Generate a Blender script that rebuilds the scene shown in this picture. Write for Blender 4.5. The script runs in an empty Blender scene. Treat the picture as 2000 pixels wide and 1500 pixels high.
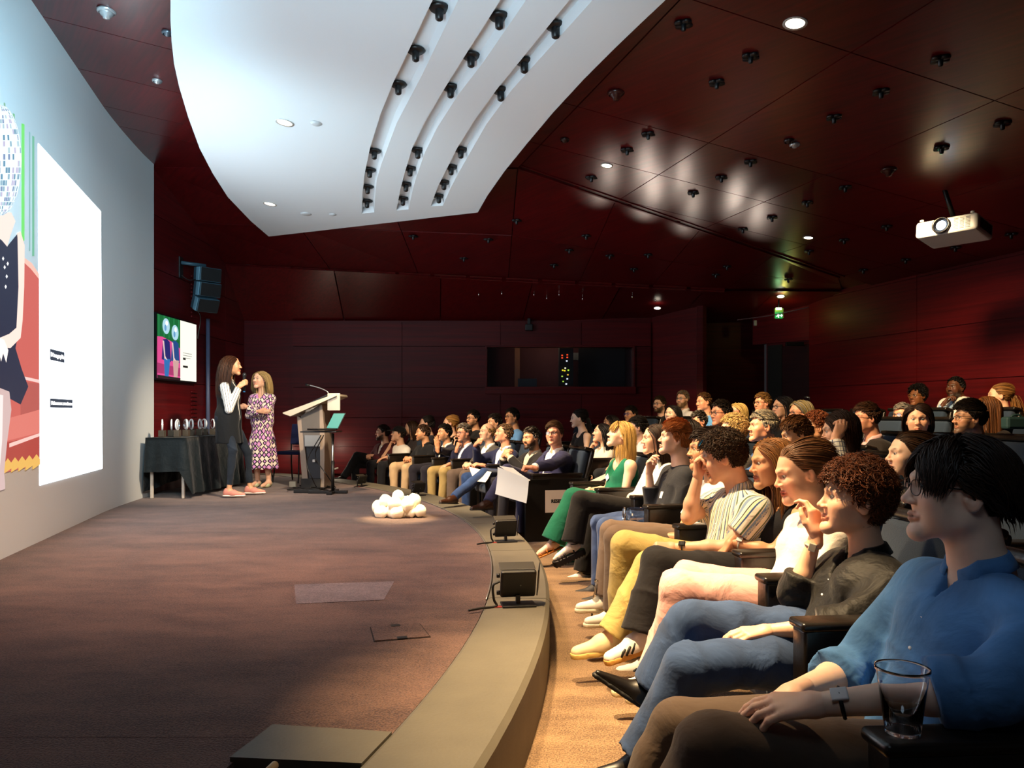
import bpy, bmesh, math, random
import numpy as np
from mathutils import Vector, Matrix
SC = bpy.context.scene
COL = SC.collection
PI = math.pi
F, CZ, HY = 1500.0, 1.3, 810.0

# ------------------------------------------------------------------ camera, light, exposure
cam_d = bpy.data.cameras.new('camera'); cam_d.lens = 27.0; cam_d.sensor_width = 36.0
cam_d.shift_y = (HY - 750) / 2000.0; cam_d.clip_start = 0.05; cam_d.clip_end = 100
cam = bpy.data.objects.new('camera', cam_d); COL.objects.link(cam)
cam.location = (0, 0, CZ); cam.rotation_euler = (PI / 2, 0, 0)
SC.camera = cam
SC.view_settings.view_transform = 'Standard'
SC.view_settings.look = 'None'
SC.view_settings.exposure = 0.0
SC.view_settings.gamma = 1.0
SC.view_settings.use_curve_mapping = False
world = bpy.data.worlds.new('world'); SC.world = world; world.use_nodes = True
world.node_tree.nodes['Background'].inputs[0].default_value = (0.5, 0.45, 0.5, 1)
world.node_tree.nodes['Background'].inputs[1].default_value = 0.03


def lamp(kind, loc, target, power, col, size=0.2, spot=60, blend=0.6):
    d = bpy.data.lights.new('lamp', kind); d.energy = power * (2.6 if kind == 'SPOT' else 1.0); d.color = col
    if kind == 'SPOT':
        d.spot_size = math.radians(spot); d.spot_blend = blend; d.shadow_soft_size = size
    elif kind == 'AREA':
        d.shape = 'DISK'; d.size = size
    else:
        d.shadow_soft_size = size
    o = bpy.data.objects.new('lamp', d); COL.objects.link(o); o.location = loc
    v = Vector(target) - Vector(loc)
    o.rotation_euler = v.to_track_quat('-Z', 'Y').to_euler()
    return o


WARM = (1.0, 0.69, 0.36)
WARMW = (1.0, 0.72, 0.42)
COOL = (0.62, 0.86, 1.0)
def zcan(x, y): return CZ + 2.97 - .42 - .1357 * x - .0408 * y - .10     # just under the stage canopy
# warm house spots in the ceiling over the front rows and the aisle along the kerb
lamp('SPOT', (0.0, 2.7, zcan(.0, 2.7)), (0.46, 2.75, 0.0), 700, WARM, 0.06, 44, 0.9)
lamp('SPOT', (-0.3, 4.0, zcan(-.3, 4.0)), (0.95, 3.9, 0.7), 400, WARM, 0.08, 60, 0.8)
lamp('SPOT', (-0.7, 6.2, zcan(-.7, 6.2)), (0.85, 6.1, 0.8), 520, WARM, 0.08, 58, 0.8)
lamp('SPOT', (-1.6, 7.6, zcan(-1.6, 7.6)), (0.1, 9.0, 0.6), 640, WARMW, 0.10, 50, 0.8)
lamp('SPOT', (-2.6, 8.4, zcan(-2.6, 8.4)), (-1.2, 11.0, 0.7), 600, WARMW, 0.10, 42, 0.8)
lamp('SPOT', (0.75, 5.4, zcan(.75, 5.4)), (2.8, 6.8, 0.9), 340, WARM, 0.10, 70, 0.9)
lamp('SPOT', (1.5, 8.0, 3.5), (2.5, 10.2, 1.0), 420, WARM, 0.10, 58, 0.9)
lamp('SPOT', (3.2, 6.6, 3.4), (4.9, 8.6, 1.2), 280, WARM, 0.10, 70, 0.9)
# stage wash on the two women and the carpet
lamp('SPOT', (-1.2, 7.4, zcan(-1.2, 7.4)), (-3.4, 10.0, 1.0), 420, (1.0, 0.80, 0.56), 0.12, 46, 0.8)
lamp('SPOT', (-1.3, 4.6, zcan(-1.3, 4.6)), (-1.3, 6.0, 0.28), 330, (1.0, 0.66, 0.46), 0.2, 100, 1.0)
lamp('SPOT', (-1.15, 6.9, zcan(-1.15, 6.9)), (-1.12, 7.52, 0.3), 1000, (1.0, 0.80, 0.42), 0.05, 15, 0.9)
# added unseen cool lamps brightening the stage canopy and the wall over the picture
lamp('SPOT', (-1.3, 1.2, 1.7), (-1.1, 4.3, 4.1), 250, (0.62, 0.86, 1.0), 0.5, 84, 1.0)
lamp('SPOT', (-3.0, 5.2, 2.3), (-1.7, 7.4, 3.95), 62, (0.60, 0.88, 1.0), 0.5, 85, 1.0)
lamp('SPOT', (-1.4, 3.2, 3.2), (-4.35, 7.2, 3.3), 400, (0.45, 0.80, 1.0), 0.4, 64, 1.0)
lamp('SPOT', (-0.6, 3.0, 3.5), (-4.0, 7.0, 0.4), 170, (1.0, 0.74, 0.52), 0.4, 70, 1.0)  # separate warm lamp, unseen, toward the foot of the screen wall
lamp('SPOT', (0.3, 0.6, 2.6), (1.5, 2.0, 0.9), 7, (0.62, 0.82, 1.0), 0.3, 70, 1.0)  # added weak cool fill for the nearest audience, no such source


# added spots, no fittings: imitate reflected highlights on the lacquered ceiling beside the canopy
for x_, y_, w_ in ((.95, 8.45, 5), (1.35, 8.1, 7), (1.58, 8.75, 9), (1.85, 8.25, 7), (2.62, 8.6, 11), (3.05, 9.0, 10), (2.2, 9.15, 5)):
    z_ = CZ + 2.97 - .1357 * x_ - .0408 * y_
    lamp('SPOT', (x_ + .1, y_ + 1.5, z_ - 1.0), (x_, y_, z_), w_ * .55, (1.0, .80, .66), .03, 30, 1.0)


def ray(px, py): return np.array([(px - 1000) / F, 1.0, (HY - py) / F])
def P(px, py, D): return np.array([0, 0, CZ]) + ray(px, py) * D
def G(px, py, z):
    r = ray(px, py); return np.array([0, 0, CZ]) + r * ((z - CZ) / r[2])
def CP(px, py, drop=0.0):
    r = ray(px, py); t = (2.97 - drop) / (r[2] + .1357 * r[0] + .0408 * r[1])
    return np.array([0, 0, CZ]) + r * t
def zceil(x, y): return CZ + 2.97 - .1357 * x - .0408 * y
E1 = np.array([1, .301, 0]) / 1.0443
E2 = np.array([-.301, 1, 0]) / 1.0443
CN = np.array([.1357, .0408, 1.0]); CN /= np.linalg.norm(CN)
CEN = np.array([-10.545, 4.758]); RK = 10.765; RKI = 10.42; ZS = 0.28


def lin(c):
    if isinstance(c, str):
        c = [int(c[i:i + 2], 16) / 255 for i in (0, 2, 4)]
    return tuple(x / 12.92 if x <= 0.04045 else ((x + 0.055) / 1.055) ** 2.4 for x in c)


# ------------------------------------------------------------------ materials
_M = {}
def new_mat(name):
    m = bpy.data.materials.new(name); m.use_nodes = True
    nt = m.node_tree
    return m, nt, nt.nodes['Principled BSDF']
def N_(nt, t, **kw):
    n = nt.nodes.new(t)
    for k, v in kw.items(): setattr(n, k, v)
    return n
def plain(name, col, rough=0.5, metal=0.0, bump=0.0, bscale=200, var=0.0, vscale=8, spec=0.5, coat=0.0, sheen=0.0):
    key = ('plain', name)
    if key in _M: return _M[key]
    m, nt, b = new_mat(name); c = lin(col)
    b.inputs['Base Color'].default_value = (*c, 1); b.inputs['Roughness'].default_value = rough
    b.inputs['Metallic'].default_value = metal
    b.inputs['Specular IOR Level'].default_value = spec
    if coat: b.inputs['Coat Weight'].default_value = coat; b.inputs['Coat Roughness'].default_value = .15
    if sheen: b.inputs['Sheen Weight'].default_value = sheen
    tc = None
    if var or bump: tc = N_(nt, 'ShaderNodeTexCoord')
    if var:
        n = N_(nt, 'ShaderNodeTexNoise'); n.inputs['Scale'].default_value = vscale; n.inputs['Detail'].default_value = 5
        nt.links.new(tc.outputs['Object'], n.inputs['Vector'])
        r = N_(nt, 'ShaderNodeMapRange'); r.inputs[3].default_value = 1 - var; r.inputs[4].default_value = 1 + var
        r.inputs[1].default_value = .3; r.inputs[2].default_value = .7
        nt.links.new(n.outputs['Fac'], r.inputs[0])
        mx = N_(nt, 'ShaderNodeVectorMath', operation='SCALE'); mx.inputs[0].default_value = c
        nt.links.new(r.outputs[0], mx.inputs['Scale']); nt.links.new(mx.outputs[0], b.inputs['Base Color'])
    if bump:
        n2 = N_(nt, 'ShaderNodeTexNoise'); n2.inputs['Scale'].default_value = bscale; n2.inputs['Detail'].default_value = 3
        nt.links.new(tc.outputs['Object'], n2.inputs['Vector'])
        bp = N_(nt, 'ShaderNodeBump'); bp.inputs['Strength'].default_value = bump; bp.inputs['Distance'].default_value = .01
        nt.links.new(n2.outputs['Fac'], bp.inputs['Height']); nt.links.new(bp.outputs[0], b.inputs['Normal'])
    _M[key] = m; return m
def emis(name, col, strength):
    key = ('em', name)
    if key in _M: return _M[key]
    m, nt, b = new_mat(name)
    b.inputs['Base Color'].default_value = (0.02, .02, .02, 1)
    b.inputs['Emission Color'].default_value = (*lin(col), 1); b.inputs['Emission Strength'].default_value = strength
    _M[key] = m; return m
def wood(name, rot, ca='3a0609', cb='680f11', rough=0.34, stretch=(40, 1.2, 40), coat=0.25, spec=.5):
    key = ('wood', name)
    if key in _M: return _M[key]
    m, nt, b = new_mat(name)
    tc = N_(nt, 'ShaderNodeTexCoord'); mp = N_(nt, 'ShaderNodeMapping')
    mp.inputs['Rotation'].default_value = rot
    nt.links.new(tc.outputs['Object'], mp.inputs[0])
    mp2 = N_(nt, 'ShaderNodeMapping'); mp2.inputs['Scale'].default_value = stretch
    nt.links.new(mp.outputs[0], mp2.inputs[0])
    n = N_(nt, 'ShaderNodeTexNoise'); n.inputs['Scale'].default_value = 1.0; n.inputs['Detail'].default_value = 6
    n.inputs['Roughness'].default_value = .65
    nt.links.new(mp2.outputs[0], n.inputs['Vector'])
    oi = N_(nt, 'ShaderNodeObjectInfo')
    rp = N_(nt, 'ShaderNodeValToRGB'); e = rp.color_ramp.elements
    e[0].position = .3; e[0].color = (*lin(ca), 1); e[1].position = .75; e[1].color = (*lin(cb), 1)
    nt.links.new(n.outputs['Fac'], rp.inputs[0])
    mr = N_(nt, 'ShaderNodeMapRange'); mr.inputs[3].default_value = .82; mr.inputs[4].default_value = 1.2
    nt.links.new(oi.outputs['Random'], mr.inputs[0])
    sc = N_(nt, 'ShaderNodeVectorMath', operation='SCALE')
    nt.links.new(rp.outputs[0], sc.inputs[0]); nt.links.new(mr.outputs[0], sc.inputs['Scale'])
    nt.links.new(sc.outputs[0], b.inputs['Base Color'])
    b.inputs['Roughness'].default_value = rough; b.inputs['Coat Weight'].default_value = coat; b.inputs['Specular IOR Level'].default_value = spec
    b.inputs['Coat Roughness'].default_value = .3
    bp = N_(nt, 'ShaderNodeBump'); bp.inputs['Strength'].default_value = .08; bp.inputs['Distance'].default_value = .004
    nt.links.new(n.outputs['Fac'], bp.inputs['Height']); nt.links.new(bp.outputs[0], b.inputs['Normal'])
    _M[key] = m; return m
def carpet(name, ca, cb):
    m, nt, b = new_mat(name)
    tc = N_(nt, 'ShaderNodeTexCoord')
    n = N_(nt, 'ShaderNodeTexNoise'); n.inputs['Scale'].default_value = 140; n.inputs['Detail'].default_value = 3
    nt.links.new(tc.outputs['Object'], n.inputs['Vector'])
    n2 = N_(nt, 'ShaderNodeTexNoise'); n2.inputs['Scale'].default_value = 1.6; n2.inputs['Detail'].default_value = 6
    n2.inputs['Roughness'].default_value = .65
    mp = N_(nt, 'ShaderNodeMapping'); mp.inputs['Scale'].default_value = (1, 2.2, 1)
    nt.links.new(tc.outputs['Object'], mp.inputs[0]); nt.links.new(mp.outputs[0], n2.inputs['Vector'])
    rp = N_(nt, 'ShaderNodeValToRGB'); e = rp.color_ramp.elements
    e[0].position = .40; e[0].color = (*lin(ca), 1); e[1].position = .60; e[1].color = (*lin(cb), 1)
    mx = N_(nt, 'ShaderNodeMath', operation='MULTIPLY_ADD'); mx.inputs[1].default_value = .45
    ad = N_(nt, 'ShaderNodeMath', operation='MULTIPLY'); ad.inputs[1].default_value = .55
    nt.links.new(n.outputs['Fac'], ad.inputs[0])
    nt.links.new(n2.outputs['Fac'], mx.inputs[0]); nt.links.new(ad.outputs[0], mx.inputs[2])
    nt.links.new(mx.outputs[0], rp.inputs[0]); nt.links.new(rp.outputs[0], b.inputs['Base Color'])
    b.inputs['Roughness'].default_value = .95; b.inputs['Specular IOR Level'].default_value = .1
    b.inputs['Sheen Weight'].default_value = .25
    bp = N_(nt, 'ShaderNodeBump'); bp.inputs['Strength'].default_value = .7; bp.inputs['Distance'].default_value = .01
    nt.links.new(n.outputs['Fac'], bp.inputs['Height']); nt.links.new(bp.outputs[0], b.inputs['Normal'])
    return m
def glass(name, col=(1, 1, 1), rough=0.0, ior=1.45):
    key = ('glass', name)
    if key in _M: return _M[key]
    m, nt, b = new_mat(name)
    b.inputs['Base Color'].default_value = (*col, 1); b.inputs['Transmission Weight'].default_value = 1
    b.inputs['Roughness'].default_value = rough; b.inputs['IOR'].default_value = ior
    _M[key] = m; return m
def thin_glass(name, alpha=0.12, col=(.9, .95, 1)):
    key = ('tg', name)
    if key in _M: return _M[key]
    m, nt, b = new_mat(name)
    g = N_(nt, 'ShaderNodeBsdfGlossy'); g.inputs['Roughness'].default_value = .03
    t = N_(nt, 'ShaderNodeBsdfTransparent'); t.inputs[0].default_value = (*col, 1)
    mx = N_(nt, 'ShaderNodeMixShader'); mx.inputs[0].default_value = alpha
    nt.links.new(t.outputs[0], mx.inputs[1]); nt.links.new(g.outputs[0], mx.inputs[2])
    nt.links.new(mx.outputs[0], nt.nodes['Material Output'].inputs[0])
    _M[key] = m; return m
def attr_mat(name, rough, spec=.5, sss=0.0, sheen=0.0, noise=.0, aniso=0.0):
    key = ('attr', name)
    if key in _M: return _M[key]
    m, nt, b = new_mat(name)
    a = N_(nt, 'ShaderNodeAttribute'); a.attribute_name = 'Col'
    src = a.outputs['Color']
    if noise:
        tc = N_(nt, 'ShaderNodeTexCoord'); n = N_(nt, 'ShaderNodeTexNoise'); n.inputs['Scale'].default_value = 60
        n.inputs['Detail'].default_value = 4
        nt.links.new(tc.outputs['Object'], n.inputs['Vector'])
        r = N_(nt, 'ShaderNodeMapRange'); r.inputs[3].default_value = 1 - noise; r.inputs[4].default_value = 1 + noise
        nt.links.new(n.outputs['Fac'], r.inputs[0])
        s = N_(nt, 'ShaderNodeVectorMath', operation='SCALE')
        nt.links.new(src, s.inputs[0]); nt.links.new(r.outputs[0], s.inputs['Scale']); src = s.outputs[0]
    nt.links.new(src, b.inputs['Base Color'])
    b.inputs['Roughness'].default_value = rough; b.inputs['Specular IOR Level'].default_value = spec
    if sss:
        b.inputs['Subsurface Weight'].default_value = sss; b.inputs['Subsurface Radius'].default_value = (.012, .005, .003)
        b.inputs['Subsurface Scale'].default_value = 1.0
    if aniso: b.inputs['Anisotropic'].default_value = aniso
    _M[key] = m; return m
def cloth(name, col, rough=.85, pattern=None, fold=.35, sheen=.1):
    """woven cloth; pattern = None, ('stripe', [(width, colour), ...]), ('grid', line_col, pitch), ('geo',), ('denim',)"""
    key = ('cloth', name)
    if key in _M: return _M[key]
    m, nt, b = new_mat(name); L = nt.links
    tc = N_(nt, 'ShaderNodeTexCoord')
    b.inputs['Roughness'].default_value = rough; b.inputs['Sheen Weight'].default_value = sheen
    b.inputs['Specular IOR Level'].default_value = .25
    n = N_(nt, 'ShaderNodeTexNoise'); n.inputs['Scale'].default_value = 8; n.inputs['Detail'].default_value = 4
    n.inputs['Distortion'].default_value = .5
    L.new(tc.outputs['Object'], n.inputs['Vector'])
    w = N_(nt, 'ShaderNodeTexNoise'); w.inputs['Scale'].default_value = 420
    L.new(tc.outputs['Object'], w.inputs['Vector'])
    at = N_(nt, 'ShaderNodeAttribute'); at.attribute_name = 'pc'
    c = lin(col); src = None
    if pattern and pattern[0] == 'stripe':
        sp = N_(nt, 'ShaderNodeSeparateXYZ'); L.new(at.outputs['Vector'], sp.inputs[0])
        tot = sum(x[0] for x in pattern[1])
        md = N_(nt, 'ShaderNodeMath', operation='DIVIDE'); md.inputs[1].default_value = tot; L.new(sp.outputs[0], md.inputs[0])
        fr = N_(nt, 'ShaderNodeMath', operation='FRACT'); L.new(md.outputs[0], fr.inputs[0])
        rp = N_(nt, 'ShaderNodeValToRGB'); rp.color_ramp.interpolation = 'CONSTANT'
        pos = 0; els = rp.color_ramp.elements
        while len(els) < len(pattern[1]): els.new(.5)
        for i, (wd, cc) in enumerate(pattern[1]):
            els[i].position = pos / tot; els[i].color = (*lin(cc), 1); pos += wd
        L.new(fr.outputs[0], rp.inputs[0]); src = rp.outputs[0]
    elif pattern and pattern[0] == 'grid':
        sp = N_(nt, 'ShaderNodeSeparateXYZ'); L.new(at.outputs['Vector'], sp.inputs[0])
        outs = []
        for ax in (0, 1):
            md = N_(nt, 'ShaderNodeMath', operation='DIVIDE'); md.inputs[1].default_value = pattern[2]; L.new(sp.outputs[ax], md.inputs[0])
            fr = N_(nt, 'ShaderNodeMath', operation='FRACT'); L.new(md.outputs[0], fr.inputs[0])
            lt = N_(nt, 'ShaderNodeMath', operation='LESS_THAN'); lt.inputs[1].default_value = .16; L.new(fr.outputs[0], lt.inputs[0]); outs.append(lt)
        mx = N_(nt, 'ShaderNodeMath', operation='MAXIMUM'); L.new(outs[0].outputs[0], mx.inputs[0]); L.new(outs[1].outputs[0], mx.inputs[1])
        mc = N_(nt, 'ShaderNodeMix', data_type='RGBA'); mc.inputs[6].default_value = (*c, 1); mc.inputs[7].default_value = (*lin(pattern[1]), 1)
        L.new(mx.outputs[0], mc.inputs[0]); src = mc.outputs[2]
    elif pattern and pattern[0] == 'geo':
        mp = N_(nt, 'ShaderNodeMapping'); mp.inputs['Scale'].default_value = (1 / .062, 1 / .11, 1)
        L.new(at.outputs['Vector'], mp.inputs[0])
        ch = N_(nt, 'ShaderNodeTexVoronoi', distance='MANHATTAN'); ch.voronoi_dimensions = '2D'; ch.inputs['Scale'].default_value = 1.35
        ch.inputs['Randomness'].default_value = .35
        L.new(mp.outputs[0], ch.inputs['Vector'])
        rp = N_(nt, 'ShaderNodeValToRGB'); rp.color_ramp.interpolation = 'CONSTANT'
        els = rp.color_ramp.elements; els.new(.5); els.new(.6)
        for i, (p_, cc) in enumerate([(0, 'e8a8c8'), (.3, 'c98ad0'), (.52, '12151c'), (.78, 'f2ddd0')]):
            els[i].position = p_; els[i].color = (*lin(cc), 1)
        sp = N_(nt, 'ShaderNodeSeparateColor'); L.new(ch.outputs['Color'], sp.inputs[0])
        ad = N_(nt, 'ShaderNodeMath', operation='ADD'); L.new(ch.outputs['Distance'], ad.inputs[0])
        ml = N_(nt, 'ShaderNodeMath', operation='MULTIPLY'); ml.inputs[1].default_value = .35; L.new(sp.outputs[0], ml.inputs[0])
        L.new(ml.outputs[0], ad.inputs[1]); L.new(ad.outputs[0], rp.inputs[0]); src = rp.outputs[0]
    mr = N_(nt, 'ShaderNodeMapRange'); mr.inputs[3].default_value = .86; mr.inputs[4].default_value = 1.12
    if pattern and pattern[0] == 'denim':
        mr.inputs[3].default_value = .78; mr.inputs[4].default_value = 1.25
        mr.inputs[1].default_value = .35; mr.inputs[2].default_value = .65
    L.new(n.outputs['Fac'], mr.inputs[0])
    sc = N_(nt, 'ShaderNodeVectorMath', operation='SCALE'); sc.inputs[0].default_value = c
    if src is not None: L.new(src, sc.inputs[0])
    L.new(mr.outputs[0], sc.inputs['Scale']); L.new(sc.outputs[0], b.inputs['Base Color'])
    mm = N_(nt, 'ShaderNodeMath', operation='MULTIPLY_ADD'); mm.inputs[1].default_value = .018
    L.new(w.outputs['Fac'], mm.inputs[0]); L.new(n.outputs['Fac'], mm.inputs[2])
    bp = N_(nt, 'ShaderNodeBump'); bp.inputs['Strength'].default_value = fold; bp.inputs['Distance'].default_value = .035
    L.new(mm.outputs[0], bp.inputs['Height']); L.new(bp.outputs[0], b.inputs['Normal'])
    _M[key] = m; return m


# ------------------------------------------------------------------ objects and meshes
def tag(o, label=None, cat=None, group=None, kind=None):
    if label: o['label'] = label
    if cat: o['category'] = cat
    if group: o['group'] = group
    if kind: o['kind'] = kind
    return o
def empty(name, loc=(0, 0, 0), label=None, cat=None, group=None):
    o = bpy.data.objects.new(name, None); COL.objects.link(o); o.location = loc; o.empty_display_size = .1
    return tag(o, label, cat, group)
def np_mesh(name, V, Fs, mats=(), mi=None, smooth=True, attrs=None):
    """V (n,3); Fs = list of index arrays (m,k)"""
    me = bpy.data.meshes.new(name)
    V = np.asarray(V, np.float32)
    me.vertices.add(len(V)); me.vertices.foreach_set('co', V.ravel())
    Fs = [np.asarray(f, np.int32) for f in Fs if len(f)]
    nl = sum(f.size for f in Fs); npoly = sum(len(f) for f in Fs)
    me.loops.add(nl); me.polygons.add(npoly)
    me.loops.foreach_set('vertex_index', np.concatenate([f.ravel() for f in Fs]))
    tot = np.concatenate([np.full(len(f), f.shape[1], np.int32) for f in Fs])
    st = np.concatenate([[0], np.cumsum(tot)[:-1]]).astype(np.int32)
    me.polygons.foreach_set('loop_start', st)
    me.polygons.foreach_set('use_smooth', np.full(npoly, smooth, bool))
    for m in mats: me.materials.append(m)
    if mi is not None: me.polygons.foreach_set('material_index', np.asarray(mi, np.int32))
    for an, (ty, arr) in (attrs or {}).items():
        a = me.attributes.new(an, ty, 'POINT')
        arr = np.asarray(arr, np.float32)
        if ty == 'FLOAT_COLOR':
            arr = np.concatenate([arr, np.ones((len(arr), 1), np.float32)], 1); a.data.foreach_set('color', arr.ravel())
        else: a.data.foreach_set('vector', arr.ravel())
    me.update(calc_edges=True); me.validate()
    return me
def link(name, me, parent=None, loc=None):
    """mesh data in world coordinates; a parented mesh is shifted into its parent's frame"""
    o = bpy.data.objects.new(name, me); COL.objects.link(o)
    if parent is not None:
        o.parent = parent
        o.matrix_parent_inverse = Matrix.Identity(4)
    if loc is not None: o.location = loc
    return o
def origin(o):
    v = Vector((0, 0, 0)); p = o
    while p is not None: v = v + Vector(p.location); p = p.parent
    return np.array(v)
def meshobj(name, V, Fs, mat, parent=None, smooth=True, attrs=None, mi=None):
    V = np.asarray(V, float)
    if parent is not None: V = V - origin(parent)
    mats = mat if isinstance(mat, (list, tuple)) else [mat]
    return link(name, np_mesh(name, V, Fs, mats, mi, smooth, attrs), parent)
def cat_geo(parts):
    """join (V, quads) pieces -> V, F"""
    Vs, Fq, n = [], [], 0
    for V, Q in parts:
        Vs.append(np.asarray(V, float)); Fq.append(np.asarray(Q) + n); n += len(V)
    return np.concatenate(Vs), np.concatenate(Fq)
BOXF = np.array([[0, 3, 2, 1], [4, 5, 6, 7], [0, 1, 5, 4], [1, 2, 6, 5], [2, 3, 7, 6], [3, 0, 4, 7]])
def bm_obj(name, bm, mat, parent=None, smooth=False):
    me = bpy.data.meshes.new(name)
    for m in (mat if isinstance(mat, (list, tuple)) else [mat]): me.materials.append(m)
    bm.normal_update(); bm.to_mesh(me); bm.free()
    if smooth:
        for p in me.polygons: p.use_smooth = True
    return link(name, me, parent)
def frame_from(y, up=(0, 0, 1)):
    y = np.asarray(y, float); y = y / np.linalg.norm(y)
    x = np.cross(y, up)
    if np.linalg.norm(x) < 1e-4: x = np.cross(y, (1, 0, 0))
    x /= np.linalg.norm(x); z = np.cross(x, y)
    return np.array([x, y, z]).T
def add_box(bm, c, size, R=None, bevel=0.0, seg=2, taper=None, mi=0):
    ret = bmesh.ops.create_cube(bm, size=1.0); vs = ret['verts']
    for v in vs:
        p = np.array(v.co) * np.array(size)
        if taper is not None and v.co.z > 0: p[0] *= taper[0]; p[1] *= taper[1]
        v.co = Vector(p)
    fs = {f for v in vs for f in v.link_faces}
    for f in fs: f.material_index = mi
    if bevel:
        es = list({e for v in vs for e in v.link_edges})
        r = bmesh.ops.bevel(bm, geom=es, offset=bevel, segments=seg, profile=.5, affect='EDGES')
        vs = list({v for f in r['faces'] for v in f.verts} | {v for v in vs if v.is_valid})
        for f in r['faces']: f.material_index = mi
    for v in vs:
        p = np.array(v.co)
        if R is not None: p = R @ p
        v.co = Vector(p + np.array(c))
    return vs
def boxobj(name, c, size, mat, parent=None, R=None, bevel=.004, seg=2, taper=None, smooth=False):
    bm = bmesh.new(); add_box(bm, np.array(c, float) - (origin(parent) if parent else 0), size, R, bevel, seg, taper)
    return bm_obj(name, bm, mat, parent, smooth)
def rotz(a):
    c, s = math.cos(a), math.sin(a); return np.array([[c, -s, 0], [s, c, 0], [0, 0, 1]])
def rot_axis(ax, a): return np.array(Matrix.Rotation(a, 3, Vector(ax)))
def tube(pts, r, n=6, closed=False, caps=True):
    """V, quads of a tube along pts; r scalar or list"""
    pts = np.asarray(pts, float); K = len(pts); r = np.broadcast_to(r, (K,))
    if closed: T = np.roll(pts, -1, 0) - np.roll(pts, 1, 0)
    else: T = np.gradient(pts, axis=0)
    T /= np.linalg.norm(T, axis=1)[:, None] + 1e-9
    ref = np.array([.31, .17, .93]) if abs(T[:, 2]).mean() < .8 else np.array([.95, .21, .1])
    A = np.cross(T, ref); A /= np.linalg.norm(A, axis=1)[:, None] + 1e-9; B = np.cross(T, A)
    an = np.arange(n) * 2 * PI / n
    V = pts[:, None] + r[:, None, None] * (np.cos(an)[None, :, None] * A[:, None] + np.sin(an)[None, :, None] * B[:, None])
    V = V.reshape(-1, 3); Q = []
    KK = K if closed else K - 1
    for k in range(KK):
        for i in range(n):
            a = k * n + i; b_ = k * n + (i + 1) % n; k2 = (k + 1) % K
            Q.append([a, b_, k2 * n + (i + 1) % n, k2 * n + i])
    if caps and not closed:
        V = np.concatenate([V, pts[:1], pts[-1:]])
        for i in range(n):
            j = (i + 1) % n
            Q.append([j, i, K * n, K * n]); Q.append([(K - 1) * n + i, (K - 1) * n + j, K * n + 1, K * n + 1])
    return V, np.array(Q)
def split_tris(Q):
    Q = np.asarray(Q); d = Q[:, 2] == Q[:, 3]
    return [Q[~d], Q[d][:, :3]]
def tubeobj(name, pts, r, mat, parent=None, n=8, closed=False):
    V, Q = tube(pts, r, n, closed); return meshobj(name, V, split_tris(Q), mat, parent)
def lathe(prof, n=20):
    """prof [(r,z)...] -> V, quads around z"""
    prof = np.asarray(prof, float); K = len(prof); an = np.arange(n) * 2 * PI / n
    V = np.stack([prof[:, None, 0] * np.cos(an), prof[:, None, 0] * np.sin(an), np.repeat(prof[:, 1:2], n, 1)], -1).reshape(-1, 3)
    Q = [[k * n + i, k * n + (i + 1) % n, (k + 1) * n + (i + 1) % n, (k + 1) * n + i] for k in range(K - 1) for i in range(n)]
    return V, np.array(Q)
def latheobj(name, prof, loc, mat, parent=None, n=20, R=None, smooth=True):
    V, Q = lathe(prof, n)
    if R is not None: V = V @ np.asarray(R).T
    return meshobj(name, V + np.array(loc), [Q], mat, parent, smooth)
def bez(*pts, n=12):
    """Catmull-Rom through pts"""
    p = np.asarray(pts, float); p = np.concatenate([[2 * p[0] - p[1]], p, [2 * p[-1] - p[-2]]])
    out = []
    for i in range(1, len(p) - 2):
        for t in np.linspace(0, 1, n, endpoint=False):
            out.append(.5 * ((2 * p[i]) + (-p[i - 1] + p[i + 1]) * t + (2 * p[i - 1] - 5 * p[i] + 4 * p[i + 1] - p[i + 2]) * t * t + (-p[i - 1] + 3 * p[i] - 3 * p[i + 1] + p[i + 2]) * t ** 3))
    out.append(p[-2]); return np.array(out)
def prism(name, poly, nrm, thick, mat, parent=None):
    """flat polygon (list of 3-D points) given a thickness along nrm"""
    bm = bmesh.new(); o = origin(parent) if parent else np.zeros(3); nrm = np.asarray(nrm, float)
    a = [bm.verts.new(Vector(np.array(p) - o)) for p in poly]
    b = [bm.verts.new(Vector(np.array(p) + nrm * thick - o)) for p in poly]
    bm.faces.new(a); bm.faces.new(b[::-1])
    for i in range(len(a)):
        j = (i + 1) % len(a); bm.faces.new([a[j], a[i], b[i], b[j]])
    bmesh.ops.recalc_face_normals(bm, faces=bm.faces)
    return bm_obj(name, bm, mat, parent)
def text_mesh(txt, size, bold=0.0, extrude=.001):
    c = bpy.data.curves.new('txt', 'FONT'); c.body = txt; c.size = size; c.extrude = extrude; c.offset = bold
    c.align_x = 'CENTER'; c.align_y = 'CENTER'; c.resolution_u = 3
    o = bpy.data.objects.new('txt', c); COL.objects.link(o)
    dg = bpy.context.evaluated_depsgraph_get(); me = bpy.data.meshes.new_from_object(o.evaluated_get(dg))
    bpy.data.objects.remove(o); me.materials.clear(); return me
def textobj(name, txt, size, c, ax, ay, mat, parent=None, bold=0.0):
    """text centred at c, running along unit ax, up along ay"""
    me = text_mesh(txt, size, bold); az = np.cross(ax, ay); R = np.array([ax, ay, az]).T
    n = len(me.vertices); V = np.empty(n * 3, np.float32); me.vertices.foreach_get('co', V); V = V.reshape(-1, 3) @ R.T + np.array(c)
    if parent is not None: V = V - origin(parent)
    me.vertices.foreach_set('co', V.astype(np.float32).ravel()); me.materials.append(mat); me.name = name; me.update()
    return link(name, me, parent)
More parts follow.
